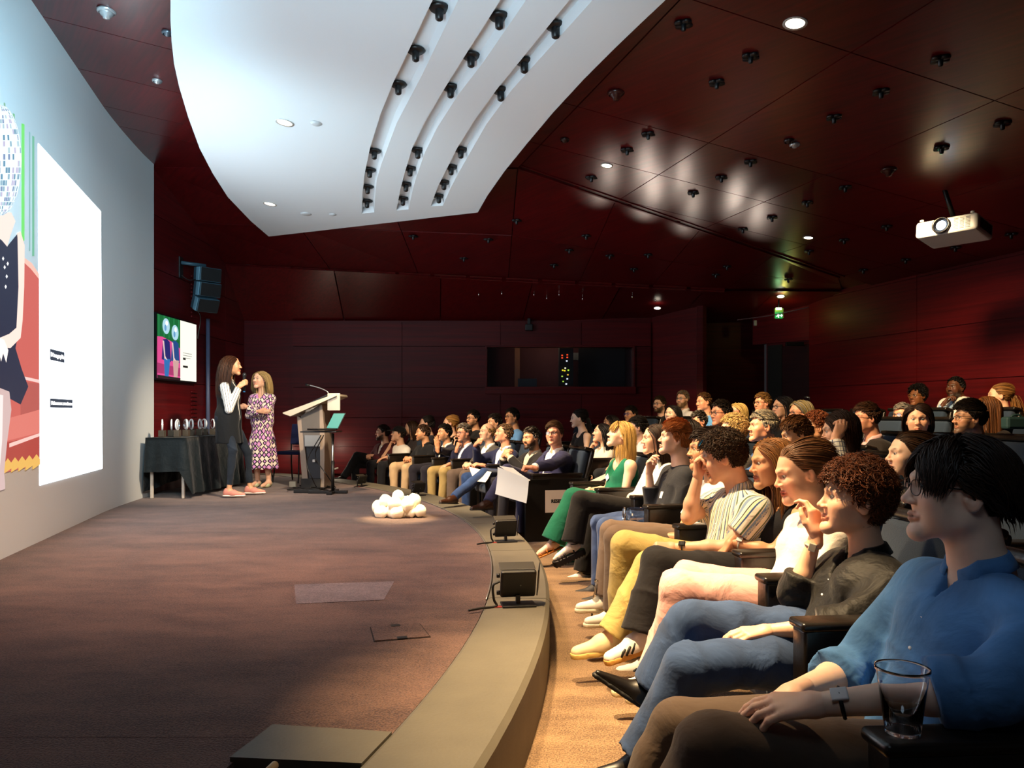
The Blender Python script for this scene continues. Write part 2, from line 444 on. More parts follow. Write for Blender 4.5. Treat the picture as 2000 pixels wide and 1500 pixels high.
# ------------------------------------------------------------------ the setting
M_WOODC = wood('ceiling_mahogany', (0, 0, math.radians(-38)), stretch=(30, 1.0, 30), rough=.3, coat=.35)
M_WOODW = wood('wall_mahogany', (0, 0, 0), '42080c', '650f12', stretch=(.8, .8, 30), rough=.5, coat=.05, spec=.2)
M_DARK = plain('joint_black', '0b0405', .8)
M_WHITE = plain('white_plaster', 'dfe6ea', .75, bump=.05, bscale=60)
M_SCREENWALL = plain('screen_wall_paint', 'd6dadb', .8)
M_CARPET = carpet('stage_carpet', '39292a', '75594e')
M_CARPET2 = carpet('aisle_carpet', '55402f', '9c7f5f')
M_KERB = plain('kerb_grey_stone', '5c574b', .62, bump=.12, bscale=90, var=.10, vscale=5)
M_BLACK = plain('black_plastic', '0d0e10', .42)
M_STEEL = plain('brushed_steel', 'b8b8b4', .3, metal=1)
M_CHROME = plain('chrome', 'd8d8d8', .08, metal=1)
M_GLOW = emis('downlight_glow', 'fff0d8', 9)


def arcpt(r, th): return np.array([CEN[0] + r * math.cos(th), CEN[1] + r * math.sin(th)])
# stage floor (carpet up to the kerb) and audience floor
ths = np.linspace(math.radians(-14.2), math.radians(62), 70)
th0 = math.asin((2.43 - CEN[1]) / RKI)
def stage_poly():
    out = [arcpt(RKI, t) for t in np.linspace(th0, math.radians(60), 60)]
    out = [p for p in out if p[1] < 13.32]
    return out
sp = stage_poly()
poly = [(-2.2, 2.43), *[tuple(p) for p in sp], (sp[-1][0], 13.35), (-4.8, 13.35), (-4.8, 9.8), (-4.35, 8.05), (-3.65, 5.4), (-2.9, 2.43)]
o = prism('floor_stage', [(x, y, ZS) for x, y in poly], (0, 0, -1), .28, M_CARPET); tag(o, kind='structure')
o = prism('floor_stage_front', [(x, y, ZS - .001) for x, y in [(-2.95, 2.435), (-.80, 2.435), (-.82, 2.25), (-1.4, -.6), (-2.2, -.6)]], (0, 0, -1), .27, M_CARPET)
tag(o, kind='structure')
# tiers
ROWR = [11.78, 12.75, 13.75, 14.72, 15.7]
ROWZ = [0.0, .10, .20, .32, .42]
def ring_floor(name, r0, r1, z0, z1, mat):
    t = np.linspace(math.radians(-32), math.radians(60), 60); n = len(t)
    V = []
    for tt in t:
        for r, z in ((r0, z0), (r0, z1), (r1, z1), (r1, z0)):
            p = arcpt(r, tt); V.append((p[0], min(p[1], 13.4), z))
    Q = [[4 * i + j, 4 * i + j + 4, 4 * i + (j + 1) % 4 + 4, 4 * i + (j + 1) % 4] for i in range(n - 1) for j in range(4)]
    o = meshobj(name, V, [Q], mat, smooth=False); return tag(o, kind='structure')
ring_floor('floor', RK - .25, ROWR[1] - .45, -.2, 0, M_CARPET2)
for i in range(1, 5):
    ring_floor('floor_tier', ROWR[i] - .45, (ROWR[i + 1] - .45) if i < 4 else 19.5, -.2, ROWZ[i], M_CARPET2)
# kerb: segments of stone with a bevelled nose
t_a, t_b = math.radians(-24), math.radians(56)
seg_edges = [t_a, math.radians(-2.9), math.radians(5.2), math.radians(13), math.radians(24), math.radians(36), t_b]
kerb = empty('trim_kerb'); tag(kerb, kind='structure')
for a, b in zip(seg_edges[:-1], seg_edges[1:]):
    t = np.linspace(a + .0004, b - .0004, 18); V = []; sec = [(RKI + .006, -.0), (RKI + .006, ZS + .005), (RKI + .02, ZS + .012), (RK - .02, ZS + .012), (RK, ZS - .006), (RK, 0)]
    for tt in t:
        for r, z in sec: p = arcpt(r, tt); V.append((p[0], min(p[1], 13.3), z))
    m = len(sec)
    Q = [[m * i + j, m * i + (j + 1) % m, m * i + (j + 1) % m + m, m * i + j + m] for i in range(len(t) - 1) for j in range(m)]
    caps = [list(range(m))[::-1], [m * (len(t) - 1) + j for j in range(m)]]
    meshobj('kerb_stone', V, [np.array(Q), np.array(caps)], M_KERB, kerb, smooth=False)
# thin light strip between carpet and kerb
V, Q = tube([(*arcpt(RKI - .003, tt), ZS + .006) for tt in np.linspace(math.radians(-3), math.radians(46), 70)], .005, 5)
meshobj('edge_strip', V, split_tris(Q), plain('edge_metal', '8d8a86', .4, metal=.6), kerb)
# the spur where the kerb ends, with a dark nose
ia = lambda y: CEN[0] + math.sqrt(RKI ** 2 - (y - CEN[1]) ** 2) + .004
spur = [(ia(2.44), 2.44), (-.78, 2.50), (-.83, 2.26), (ia(2.22), 2.22)]
prism('kerb_stone', [(x, y, ZS + .013) for x, y in spur], (0, 0, -1), .2, M_KERB, kerb)
# floor hatch in the stage carpet, and the paler rectangle of carpet
hp = [G(722, 1225, ZS), G(820, 1218, ZS), G(842, 1245, ZS), G(730, 1254, ZS)]
hatch = empty('floor_hatch', (*np.mean(hp, 0)[:2], ZS)); tag(hatch, 'square floor box lid let into the stage carpet', 'floor hatch')
hc = np.mean(hp, 0)
def shr(p, k, z): q = hc + (np.array(p) - hc) * k; return (q[0], q[1], z)
prism('lid_frame', [shr(p, 1.0, ZS + .0015) for p in hp], (0, 0, -1), .01, plain('hatch_gap', '120c0c', .9), hatch)
prism('lid', [shr(p, .955, ZS + .005) for p in hp], (0, 0, -1), .006, M_CARPET, hatch)
for a, b in ((0, 1), (2, 3)):
    m = (np.array(hp[a]) + np.array(hp[b])) / 2; d = (np.array(hp[b]) - np.array(hp[a])) * .09
    n = (hc - m); n = n / np.linalg.norm(n) * .035
    prism('cable_notch', [(*(m - d)[:2], ZS + .0065), (*(m + d)[:2], ZS + .0065), (*(m + d + n)[:2], ZS + .0065), (*(m - d + n)[:2], ZS + .0065)], (0, 0, -1), .004, M_BLACK, hatch)
pp = [G(575, 1142, ZS), G(770, 1136, ZS), G(750, 1172, ZS), G(578, 1180, ZS)]
o = prism('carpet_patch', [(p[0], p[1], ZS + .002) for p in pp], (0, 0, -1), .004, carpet('pale_carpet', '4c4349', '7f7073'))
tag(o, 'paler rectangular patch of carpet on the stage floor', 'carpet patch')

# ---- walls
def wall(name, pts, z0, z1, mat, thick=.12, side=1):
    pts = [np.array(p, float) for p in pts]; bm = bmesh.new()
    a = []; n = len(pts)
    nr = []
    for i in range(n):
        d = pts[min(i + 1, n - 1)] - pts[max(i - 1, 0)]; d /= np.linalg.norm(d); nr.append(np.array([-d[1], d[0]]) * side * thick)
    for i in range(n):
        f = pts[i]; b = pts[i] + nr[i]
        a.append([bm.verts.new((f[0], f[1], z0)), bm.verts.new((f[0], f[1], z1)), bm.verts.new((b[0], b[1], z1)), bm.verts.new((b[0], b[1], z0))])
    for i in range(n - 1):
        for j in range(4):
            bm.faces.new([a[i][j], a[i + 1][j], a[i + 1][(j + 1) % 4], a[i][(j + 1) % 4]])
    bm.faces.new(a[0]); bm.faces.new(a[-1][::-1]); bmesh.ops.recalc_face_normals(bm, faces=bm.faces)
    o = bm_obj(name, bm, mat); return tag(o, kind='structure')
WL = [np.array([-1.95, -1.1]), np.array([-3.60, 5.41]), np.array([-4.28, 8.06]), np.array([-4.42, 8.60]), np.array([-4.56, 9.78])]
qa, qb, qc = np.array([-4.262, 7.99]), np.array([-4.40, 8.55]), np.array([-4.53, 9.45])
curve = [qa * (1 - t) ** 2 + 2 * t * (1 - t) * qb + t * t * qc for t in np.linspace(0, 1, 14)]
wl_o = wall('wall_left', [WL[0], WL[1], *curve, WL[4]], ZS - .02, 4.75, M_SCREENWALL, .1, 1)
for p_ in wl_o.data.polygons: p_.use_smooth = True
wl_o.data.set_sharp_from_angle(angle=math.radians(25))
XT = -4.66
wall('wall_stage', [(XT, 9.78), (XT, 13.45)], ZS - .02, 4.7, M_WOODW, .12, 1)
YB = 13.32
bx0, bx1, bz0, bz1 = P(950, 0, YB)[0], P(1237, 0, YB)[0], P(0, 757, YB)[2], P(0, 677, YB)[2]
bm = bmesh.new()
for x0, x1, z0, z1 in ((-4.9, bx0, -.1, 3.9), (bx1, 2.42, -.1, 3.9), (bx0, bx1, -.1, bz0), (bx0, bx1, bz1, 3.9)):
    add_box(bm, ((x0 + x1) / 2, YB + .06, (z0 + z1) / 2), (x1 - x0, .12, z1 - z0))
tag(bm_obj('wall_back', bm, M_WOODW), kind='structure')
wall('wall_rear', [(2.42, YB), (3.12, 12.55)], -.1, 3.9, M_WOODW, .1, 1)
wall('wall_recess', [(3.12, 12.55), (3.35, 13.75), (4.5, 13.7)], -.1, 3.9, M_WOODW, .1, 1)
WR0, WR1 = np.array([4.74, 12.25]), np.array([5.75, 8.62])
dR = (WR1 - WR0) / np.linalg.norm(WR1 - WR0)
wall('wall_right', [WR0, WR0 + dR * 13.0], -.1, 3.9, M_WOODW, .1, 1)
wall('wall_door', [(4.33, 13.05), (4.42, 12.88)], -.1, 3.9, M_WOODW, .08, 1)
def plankwall(par_name, p0, p1, zs, xs, off, mat=M_WOODW, zmax=9, parent=None):
    """wood panels proud of a wall from p0 to p1 (2-D), rows at zs, joints at fractions xs"""
    p0 = np.array(p0, float); p1 = np.array(p1, float); d = p1 - p0; L = np.linalg.norm(d); d /= L
    nr = np.array([d[1], -d[0]]) * off
    par = parent or bpy.data.objects[par_name]
    for za, zb in zip(zs[:-1], zs[1:]):
        for fa, fb in zip(xs[:-1], xs[1:]):
            a = p0 + d * (L * fa + .004); b = p0 + d * (L * fb - .004)
            q = [(*a, za + .005), (*b, za + .005), (*b, zb - .005), (*a, zb - .005)]
            prism('panel', q, (nr[0], nr[1], 0), 1.0, mat, par)
zrows = [.28, .78, 1.28, 1.78, 2.34, 2.9]
plankwall('wall_stage', (XT, 9.85), (XT, 13.3), [.28, 1.0, 1.75, 2.5, 3.2, 3.9, 4.5], [0, .4, .75, 1], .02)
# ---- booth window opening zone: panels around it
bx0, bx1, bz0, bz1 = P(950, 0, YB)[0], P(1237, 0, YB)[0], P(0, 757, YB)[2], P(0, 677, YB)[2]
xl, xr = P(573, 0, YB)[0], 2.40
for za, zb in zip([.28, .75, 1.25, bz0, bz1], [.75, 1.25, bz0, bz1, 2.9]):
    cuts = [xl, -1.9, bx0] if (za == bz0) else [xl, -1.9, -.2, 1.2, xr]
    rng = [(cuts[i], cuts[i + 1]) for i in range(len(cuts) - 1)]
    if za == bz0: rng.append((bx1, xr))
    for a, b in rng:
        prism('panel', [(a + .004, YB, za + .005), (b - .004, YB, za + .005), (b - .004, YB, zb - .005), (a + .004, YB, zb - .005)], (0, -1, 0), .06, M_WOODW, bpy.data.objects['wall_back'])
plankwall('wall_rear', (2.45, YB), (3.1, 12.57), [.3, 1.1, 1.8, 2.36, 2.95], [0, 1], .02)
zr = [.3, 1.05, 1.73, 2.40, 3.1, 3.8]
plankwall('wall_right', WR0 + dR * .05, WR0 + dR * 12.9, zr, [0, .17, .34, .55, .8, 1], .02)

# ---- ceiling: panels with recessed joints on one sloping plane
ceil = empty('ceiling'); tag(ceil, kind='structure')
def cpt(s, t, drop=0.0):
    p = E1 * s + E2 * t; return np.array([p[0], p[1], zceil(p[0], p[1]) - drop])
# dark backing sheet above the joints
back_c = [(-1.95, -4.0), (9.5, -4.0), (9.5, 8.9), (7.43, 8.90), (2.4, 7.78), (-1.0, 10.1), (-1.95, 10.9)]
o = prism('backing', [cpt(s, t, -.03) for s, t in back_c], (0, 0, 1), .03, M_DARK, ceil)
ss = [-1.95, -.35, 1.03, 2.42, 3.69, 4.94, 6.19, 7.44, 8.6]
tt_ = [-3.2, .6, 2.5, 4.31, 6.11, 7.07, 8.02, 8.9, 9.45, 10.9]
def clip_poly(poly, a, b):
    """keep the side of the 2-D line a->b that lies on its right"""
    out = []; a = np.array(a); b = np.array(b); d = b - a
    f = lambda p: d[0] * (p[1] - a[1]) - d[1] * (p[0] - a[0])
    for i in range(len(poly)):
        p, q = np.array(poly[i]), np.array(poly[(i + 1) % len(poly)]); fp, fq = f(p), f(q)
        if fp <= 0: out.append(p)
        if fp * fq < 0: out.append(p + (q - p) * fp / (fp - fq))
    return out
SL_A, SL_B = (2.42, 7.70), (7.46, 8.83)     # slot edge of the right-hand plane
for i in range(len(ss) - 1):
    for j in range(len(tt_) - 1):
        g = .005
        q = [(ss[i] + g, tt_[j] + g), (ss[i + 1] - g, tt_[j] + g), (ss[i + 1] - g, tt_[j + 1] - g), (ss[i] + g, tt_[j + 1] - g)]
        if ss[i] >= 2.4: q = clip_poly(q, SL_A, SL_B)
        else: q = clip_poly(q, (2.4, 7.8), (-1.62, 10.82)) if False else [p for p in q]
        if ss[i] < 2.4:
            q = clip_poly(q, (-1.62, 10.86), (2.44, 7.78))
        if len(q) < 3: continue
        area = .5 * abs(sum(q[k][0] * q[(k + 1) % len(q)][1] - q[(k + 1) % len(q)][0] * q[k][1] for k in range(len(q))))
        if area < .01: continue
        prism('panel', [cpt(*p) for p in q], (0, 0, 1), .025, M_WOODC, ceil)
# air slot strip along the fold
S1, S2 = cpt(2.42, 7.70), cpt(7.46, 8.83)
S1b, S2b = cpt(2.42, 7.80), cpt(7.46, 8.93)
prism('slot_trim', [cpt(2.42, 7.70, .012), cpt(7.46, 8.83, .012), cpt(7.46, 8.86, .012), cpt(2.42, 7.73, .012)], (0, 0, 1), .03, M_WOODC, ceil)
prism('slot_trim', [cpt(2.42, 7.80, .012), cpt(7.46, 8.93, .012), cpt(7.46, 8.965, .012), cpt(2.42, 7.835, .012)], (0, 0, 1), .03, M_WOODC, ceil)
for k in range(7):
    f0, f1 = k / 7 + .006, (k + 1) / 7 - .006
    a, b = S1 + (S2 - S1) * f0, S1 + (S2 - S1) * f1; w = (S1b - S1)
    prism('slot_grille', [a + w * .42, b + w * .42, b + w * .9, a + w * .9], (0, 0, 1), .01, plain('grille', '1a0a08', .35, metal=.3), ceil)
# second plane: from the fold down to the soffit edge
Ea, Eb, Ec = P(470, 529, 12.05), P(1420, 564, 11.65), P(1645, 566, 11.45)
Eaa = P(395, 470, 11.6)
S0 = cpt(2.42, 7.83); S3 = cpt(7.46, 8.965)
Lf = cpt(-1.62, 10.86)
def lerp(a, b, f): return a + (b - a) * f
top = [Lf, lerp(Lf, S0, .33), lerp(Lf, S0, .66), S0, lerp(S0, S3, .25), lerp(S0, S3, .5), lerp(S0, S3, .75), S3]
Ea[0] = XT + .02; Ea = np.array([XT + .02, 12.4, 1.3 + (HY - 515) / F * 12.4])
bot = [Ea, lerp(Ea, Eb, .22), lerp(Ea, Eb, .40), lerp(Ea, Eb, .58), lerp(Ea, Eb, .72), lerp(Ea, Eb, .86), Eb, Ec]
for i in range(7):
    a, b, c, d = top[i], top[i + 1], bot[i + 1], bot[i]
    for f0, f1 in ((0, .52), (.52, 1)):
        g = .004
        q0, q1 = lerp(a, d, f0 + g), lerp(b, c, f0 + g); q2, q3 = lerp(b, c, f1 - g), lerp(a, d, f1 - g)
        q = [lerp(q0, q1, g), lerp(q0, q1, 1 - g), lerp(q3, q2, 1 - g), lerp(q3, q2, g)]
        V = [*q, *[p + np.array([0, 0, .03]) for p in q]]
        meshobj('panel', V, [np.array([[0, 1, 2], [0, 2, 3]]), np.array([[4, 7, 6, 5], [0, 4, 5, 1], [1, 5, 6, 2], [2, 6, 7, 3], [3, 7, 4, 0]])], M_WOODC, ceil, smooth=False)
V = [*[p + np.array([0, 0, .04]) for p in top], *[p + np.array([0, 0, .04]) for p in bot]]
meshobj('backing', V, [np.array([[i, i + 1, i + 9, i + 8] for i in range(7)])], M_DARK, ceil, smooth=False)
# soffit over the back rows
lip = np.array([0, 0, -.03])
sof_f = [bot[0] + lip, bot[2] + lip, bot[4] + lip, bot[6] + lip, bot[7] + lip]
sof_b = [np.array([XT, YB, 2.93]), np.array([-1.6, YB, 2.93]), np.array([.9, YB, 2.93]), np.array([3.2, YB + .5, 2.93]), np.array([5.2, 13.0, 2.95])]
def pline(pts, t):
    k = min(int(t * (len(pts) - 1)), len(pts) - 2); return lerp(pts[k], pts[k + 1], t * (len(pts) - 1) - k)
for i in range(7):
    V = []; nn = 5
    for a in np.linspace(i / 7 + .0008, (i + 1) / 7 - .0008, nn):
        for g in np.linspace(0, 1, 4):
            V.append(lerp(pline(sof_f, a), pline(sof_b, a), g))
    V = np.array(V); n2 = len(V); Q = [[x * 4 + y, x * 4 + y + 1, x * 4 + y + 5, x * 4 + y + 4] for x in range(nn - 1) for y in range(3)]
    meshobj('soffit_panel', np.concatenate([V, V + [0, 0, .03]]), [np.array(Q), np.array(Q)[:, ::-1] + n2], M_WOODC, ceil, smooth=True)
for i in range(14):
    f0, f1 = i / 14 + .004, (i + 1) / 14 - .004
    a, b = lerp(bot[0], Eb, f0), lerp(bot[0], Eb, f1)
    dn = np.array([0, .04, -.05]); q = [a, b, b + dn, a + dn]
    meshobj('soffit_lip', [*q, *[p + np.array([0, .05, 0]) for p in q]], [np.array([[0, 1, 2, 3], [4, 7, 6, 5], [0, 4, 5, 1], [1, 5, 6, 2], [2, 6, 7, 3], [3, 7, 4, 0]])], M_WOODC, ceil, smooth=False)
# filler above the right-hand edge of the two planes
meshobj('backing', [S3 + [0, 0, .02], Ec + [0, 0, .02], [5.3, 12.9, 2.97], [6.1, 8.9, 3.1]], [np.array([[0, 1, 2, 3]])], M_WOODC, ceil, smooth=False)

# ---- white canopy over the stage, with three grooves
DR = .42
can = empty('stage_canopy', tuple(CP(700, 200, DR))); tag(can, 'white curved ceiling canopy hung over the stage with three long grooves', 'canopy')
Lp = [CP(*p, DR) for p in [(525, 462), (490, 432), (445, 385), (415, 338), (390, 290), (368, 230), (350, 170), (340, 125), (335, 80), (333, 40), (333, 0)]]
Rp = [CP(*p, DR) for p in [(933, 415), (952, 382), (985, 335), (1028, 282), (1080, 220), (1140, 155), (1200, 95), (1250, 47), (1300, 0)]]
def ext(a, b, y):
    f = (y - b[1]) / (a[1] - b[1]); return b + (a - b) * f
Lp.append(ext(Lp[-1], Lp[-3], 2.6)); Lp.append(ext(Lp[-1], Lp[-2], .8))
Rp.append(ext(Rp[-1], Rp[-3], 2.2)); Rp.append(ext(Rp[-1], Rp[-2], .8))
outer = Lp + Rp[::-1]
def zpx(pts): return [(300 + x / 2, y / 2) for x, y in pts]
SLOTS = [([(1090, 0), (1000, 190), (935, 325), (885, 450), (845, 580), (822, 690), (815, 760), (813, 834)], [(1190, 0), (1110, 165), (1050, 290), (950, 480), (890, 640), (872, 700), (866, 760), (862, 830)]),
         [*map(list, ([(1355, 0), (1215, 220), (1140, 340), (1060, 475), (1010, 580), (978, 685), (963, 745), (948, 822)], [(1455, 0), (1290, 240), (1190, 370), (1110, 495), (1060, 595), (1025, 695), (1011, 745), (996, 818)]))],
         [*map(list, ([(1625, 0), (1430, 240), (1340, 350), (1250, 475), (1185, 580), (1135, 680), (1108, 735), (1082, 806)], [(1715, 0), (1490, 250), (1400, 350), (1300, 485), (1240, 590), (1183, 690), (1160, 735), (1130, 803)]))]]
bm = bmesh.new(); oc = origin(can)
def loop(pts):
    vs = [bm.verts.new(Vector(np.array(p) - oc)) for p in pts]
    es = [bm.edges.new((vs[i], vs[(i + 1) % len(vs)])) for i in range(len(vs))]
    return vs, es
ov, oe = loop(outer); alle = list(oe); slot_geo = []
for Ls, Rs in SLOTS:
    A = [CP(*p, DR) for p in zpx(Ls)]; B = [CP(*p, DR) for p in zpx(Rs)]
    A.insert(0, ext(A[0], A[1], 2.4)); B.insert(0, ext(B[0], B[1], 2.4))
    hv, he = loop(A + B[::-1]); alle += he; slot_geo.append((A, B, hv))
bmesh.ops.triangle_fill(bm, use_beauty=True, use_dissolve=False, edges=alle)
# rim
up = Vector((0, 0, .09)); rim = [bm.verts.new(v.co + up) for v in ov]
for i in range(len(ov)):
    j = (i + 1) % len(ov); bm.faces.new([ov[i], ov[j], rim[j], rim[i]])
bm.faces.new(rim)
bmesh.ops.recalc_face_normals(bm, faces=bm.faces)
bm_obj('canopy_panel', bm, M_WHITE, can)
for A, B, _ in slot_geo:
    n = len(A); h = np.array([0, 0, .075]); V = []
    for a, b in zip(A, B):
        c = (a + b) / 2; V += [a, lerp(a, c, .22) + h, lerp(b, c, .22) + h, b]
    Q = [[4 * i + j, 4 * i + j + 1, 4 * i + j + 5, 4 * i + j + 4] for i in range(n - 1) for j in range(3)]
    V += [A[-1], B[-1]]
    Q.append([4 * n - 4, 4 * n - 3, 4 * n - 2, 4 * n - 1])
    meshobj('groove', V, [np.array(Q)], M_WHITE, can, smooth=False)
# black fittings in the grooves
FIT = [[(858, 12), (812, 95), (778, 162), (731, 293), (722, 330), (718, 363), (717, 391)], [(975, 29), (920, 106), (880, 168), (816, 291), (801, 327), (793, 358), (787, 386)], [(1085, 47), (1024, 117), (978, 174), (900, 290), (881, 324), (867, 354), (857, 381)]]
def spider(n=12):
    """black ceiling fitting: round plate, short stub"""
    return lathe([(0.0, 0), (.062, -.002), (.066, -.012), (.058, -.022), (.03, -.03), (.024, -.045), (.024, -.075), (.017, -.085), (0, -.087)], n)
fit_me = None
words = ['first', 'second', 'third']
for s, pts in enumerate(FIT):
    for p in pts:
        c = CP(*p, DR - .07)
        f = empty('ceiling_fitting', tuple(c), 'round black ceiling fitting with short stub in the %s canopy groove from the screen' % words[s], 'ceiling fitting', 'black fittings in the %s canopy groove' % words[s])
        if fit_me is None:
            V1, Q1 = lathe([(0.0, 0), (.060, -.002), (.066, -.012), (.055, -.024), (0.0, -.026)], 16); V2, Q2 = lathe([(.028, -.02), (.026, -.05), (.024, -.08), (.014, -.088), (0, -.089)], 12)
            fit_me = (np_mesh('plate', V1, [Q1], [M_BLACK]), np_mesh('stub', V2, [Q2], [M_BLACK]))
        link('plate', fit_me[0], f); link('stub', fit_me[1], f)
# recessed downlights
def downlight(c, nrm, r, label, power=0):
    f = empty('ceiling_downlight', tuple(c), label, 'downlight')
    R = frame_from(np.cross(nrm, [1, 0, 0]), nrm)
    latheobj('ring', [(r * 1.0, .002), (r * 1.28, -.001), (r * 1.3, -.006), (r * 1.02, -.006)], c, plain('lamp_ring', 'c9c4bc', .4), f, 18, R)
    latheobj('lens', [(0, -.003), (r, -.003)], c, M_GLOW, f, 18, R)
    return f
downlight(CP(556, 239, DR - .0), CN, .062, 'lit round downlight set in the white canopy near its middle left')
downlight(CP(527, 398, DR - .0), CN, .062, 'lit round downlight near the pointed far corner of the white canopy')
for (p, r) in [((618, 240), .05), ((598, 417), .07), ((650, 418), .045)]:
    f = empty('smoke_detector', tuple(CP(*p, DR)), {618: 'small white disc on the canopy beside the middle downlight', 598: 'flat wide white disc on the canopy near its far edge', 650: 'small white detector at the far edge of the canopy'}[p[0]], 'ceiling disc')
    latheobj('cover', [(0, -.02), (r * .7, -.018), (r, -.008), (r, 0)], CP(*p, DR), plain('off_white', 'c8ccce', .5), f)
downlight(CP(1553, 45), CN, .06, 'lit downlight in the wood ceiling high above the rear seats')
downlight(CP(1185, 323), CN, .05, 'lit downlight in the wood ceiling between the canopy and the air slot')
downlight(CP(1579, 464), CN, .05, 'lit downlight in the wood ceiling near the far end of the air slot')
downlight(CP(1906, 515), CN, .055, 'lit downlight in the wood ceiling below the projector near the right wall')
def soffit_pt(px, py):
    r = ray(px, py); a, b, c = (sof_f[1], sof_f[3], sof_b[2]); n = np.cross(b - a, c - a); n /= np.linalg.norm(n)
    return np.array([0, 0, CZ]) + r * (np.dot(n, a - [0, 0, CZ]) / np.dot(n, r)), (n if n[2] > 0 else -n)
for p, l in (((720, 569), 'lit downlight in the low soffit left of the control booth window'), ((1284, 601), 'lit downlight in the low soffit above the right end of the booth window'), ((1525, 578), 'lit downlight in the soffit above the green exit sign')):
    c, n = soffit_pt(*p); downlight(c - n * .004, n, .05, l)
# four-lobed black fittings over the wood ceiling
def plane2_pt(px, py):
    r = ray(px, py); best = None
    for i in range(7):
        a, b, c = top[i], top[i + 1], bot[i]
        n = np.cross(b - a, c - a); n /= np.linalg.norm(n); t = np.dot(n, a - np.array([0, 0, CZ])) / np.dot(n, r); q = np.array([0, 0, CZ]) + r * t
        x = q[0]
        if best is None or abs(x - (a[0] + b[0]) / 2) < best[0]: best = (abs(x - (a[0] + b[0]) / 2), q)
    return best[1]
lob = []
for k in range(4):
    V, Q = lathe([(0, 0), (.034, 0), (.034, -.014), (0, -.018)], 10); a = k * PI / 2 + .4
    lob.append((V + np.array([.034 * math.cos(a), .034 * math.sin(a), 0]), Q))
Vr, Qr = cat_geo(lob); Vs, Qs = lathe([(.018, -.01), (.016, -.05), (.008, -.056), (0, -.056)], 10)
M_FIT = plain('fitting_black', '101418', .35)
ros, stb = np_mesh('rosette', Vr, [Qr], [M_FIT]), np_mesh('stub', Vs, [Qs], [M_FIT])
for p in [(1466, 109), (1400, 160), (1266, 261), (1225, 292), (1155, 346), (1466, 315), (1409, 346), (1354, 376), (1837, 114), (1721, 178), (1629, 228), (1839, 288), (1958, 240), (1651, 365), (1577, 395), (1508, 424), (1451, 447), (1732, 442), (1649, 468), (1975, 457), (1580, 490), (1769, 507), (1686, 527), (1866, 483), (1972, 511), (1858, 535), (1335, 45)]:
    c = CP(*p); f = empty('ceiling_fitting', tuple(c), 'small four-lobed black fitting under the large sloping wood ceiling', 'ceiling fitting', 'four-lobed fittings under the main wood ceiling')
    link('rosette', ros, f); link('stub', stb, f)
for p in [(1009, 430), (1145, 460), (1112, 488), (1082, 517), (1266, 497), (1238, 525), (1191, 499), (1420, 520), (1398, 536), (1540, 545), (807, 461), (954, 467), (906, 504)]:
    c = plane2_pt(*p); f = empty('ceiling_fitting', tuple(c), 'small four-lobed black fitting under the wood ceiling beyond the air slot', 'ceiling fitting', 'four-lobed fittings beyond the air slot')
    link('rosette', ros, f); link('stub', stb, f)
for p in [(817, 571), (795, 566), (980, 565), (935, 567), (1043, 567), (1068, 574), (1092, 567), (1138, 575), (1235, 571), (915, 583), (785, 572), (1280, 578)]:
    c, n = soffit_pt(*p); f = empty('glass_pendant', tuple(c), 'tiny glinting pendant fitting hanging from the low soffit', 'pendant', 'tiny pendants under the soffit')
    latheobj('cord', [(.003, 0), (.003, -.05)], c, M_STEEL, f, 6); latheobj('drop', [(0, -.045), (.012, -.055), (.014, -.075), (0, -.095)], c, M_CHROME, f, 8)
for p, l, col in (((208, 20), 'chrome smoke detector on the wood ceiling beside the screen wall', 'c0c0c0'), ((1203, 180), 'dark red smoke detector on the wood ceiling beside the canopy edge', '3a1512'), ((1736, 330), 'dark red smoke detector on the wood ceiling left of the projector', '3a1512'), ((1552, 281), 'small chrome sensor in the wood ceiling', 'b8b8b8'), ((307, 156), 'small chrome sensor on the wood ceiling beside the canopy', 'c0c0c0'), ((327, 62), 'dark chrome sensor on the wood ceiling at the canopy edge', '6a7078'), ((1103, 271), 'flat dark disc in the ceiling beside the canopy', '2a1210'), ((1541, 273), 'flat dark disc in the ceiling next to the chrome sensor', '221010')):
    c = CP(*p); f = empty('smoke_detector', tuple(c), l, 'ceiling sensor'); k = .07 if 'detector' in l else .045
    latheobj('base', [(0, 0), (k, 0), (k, -.015), (k * .8, -.025)], c, plain('det' + col, col, .3, metal=.6 if col[0] in 'bc6' else 0), f)
    latheobj('dome', [(k * .75, -.02), (k * .6, -.04), (k * .4, -.05), (k * .35, -.065), (0, -.07)] if 'detector' in l else [(k * .6, -.02), (k * .4, -.035), (0, -.04)], c, plain('det' + col, col, .3), f)
# ------------------------------------------------------------------ projected picture on the screen wall
def wallhit(px, py, off=.004):
    """pixel -> point on the screen wall (its long facet), slightly proud of it"""
    a = np.array([*WL[1], 0.0]); b = np.array([*WL[2], 0.0]); d = b - a; n = np.array([d[1], -d[0], 0]); n /= np.linalg.norm(n)
    if n[0] < 0: n = -n
    a = a + n * off; r = ray(px, py); o = np.array([0, 0, CZ]); t = np.dot(n, a - o) / np.dot(n, r)
    return o + r * t, n
scr = empty('projected_slide', tuple(wallhit(100, 600)[0]), 'bright projected slide on the screen wall with disco-ball headed figure on a red sofa', 'projection')
def spoly(name, pts, col, k, off, strength=1.0):
    q = [wallhit(x, y, off) for x, y in pts]
    return prism(name, [p[0] for p in q], q[0][1], .001, emis('slide_' + col + '%g' % strength, col, strength), scr)
spoly('white_page', [(75, 280), (197, 413), (200, 915), (78, 948)], 'eef7ff', 1, .004, 5.0)
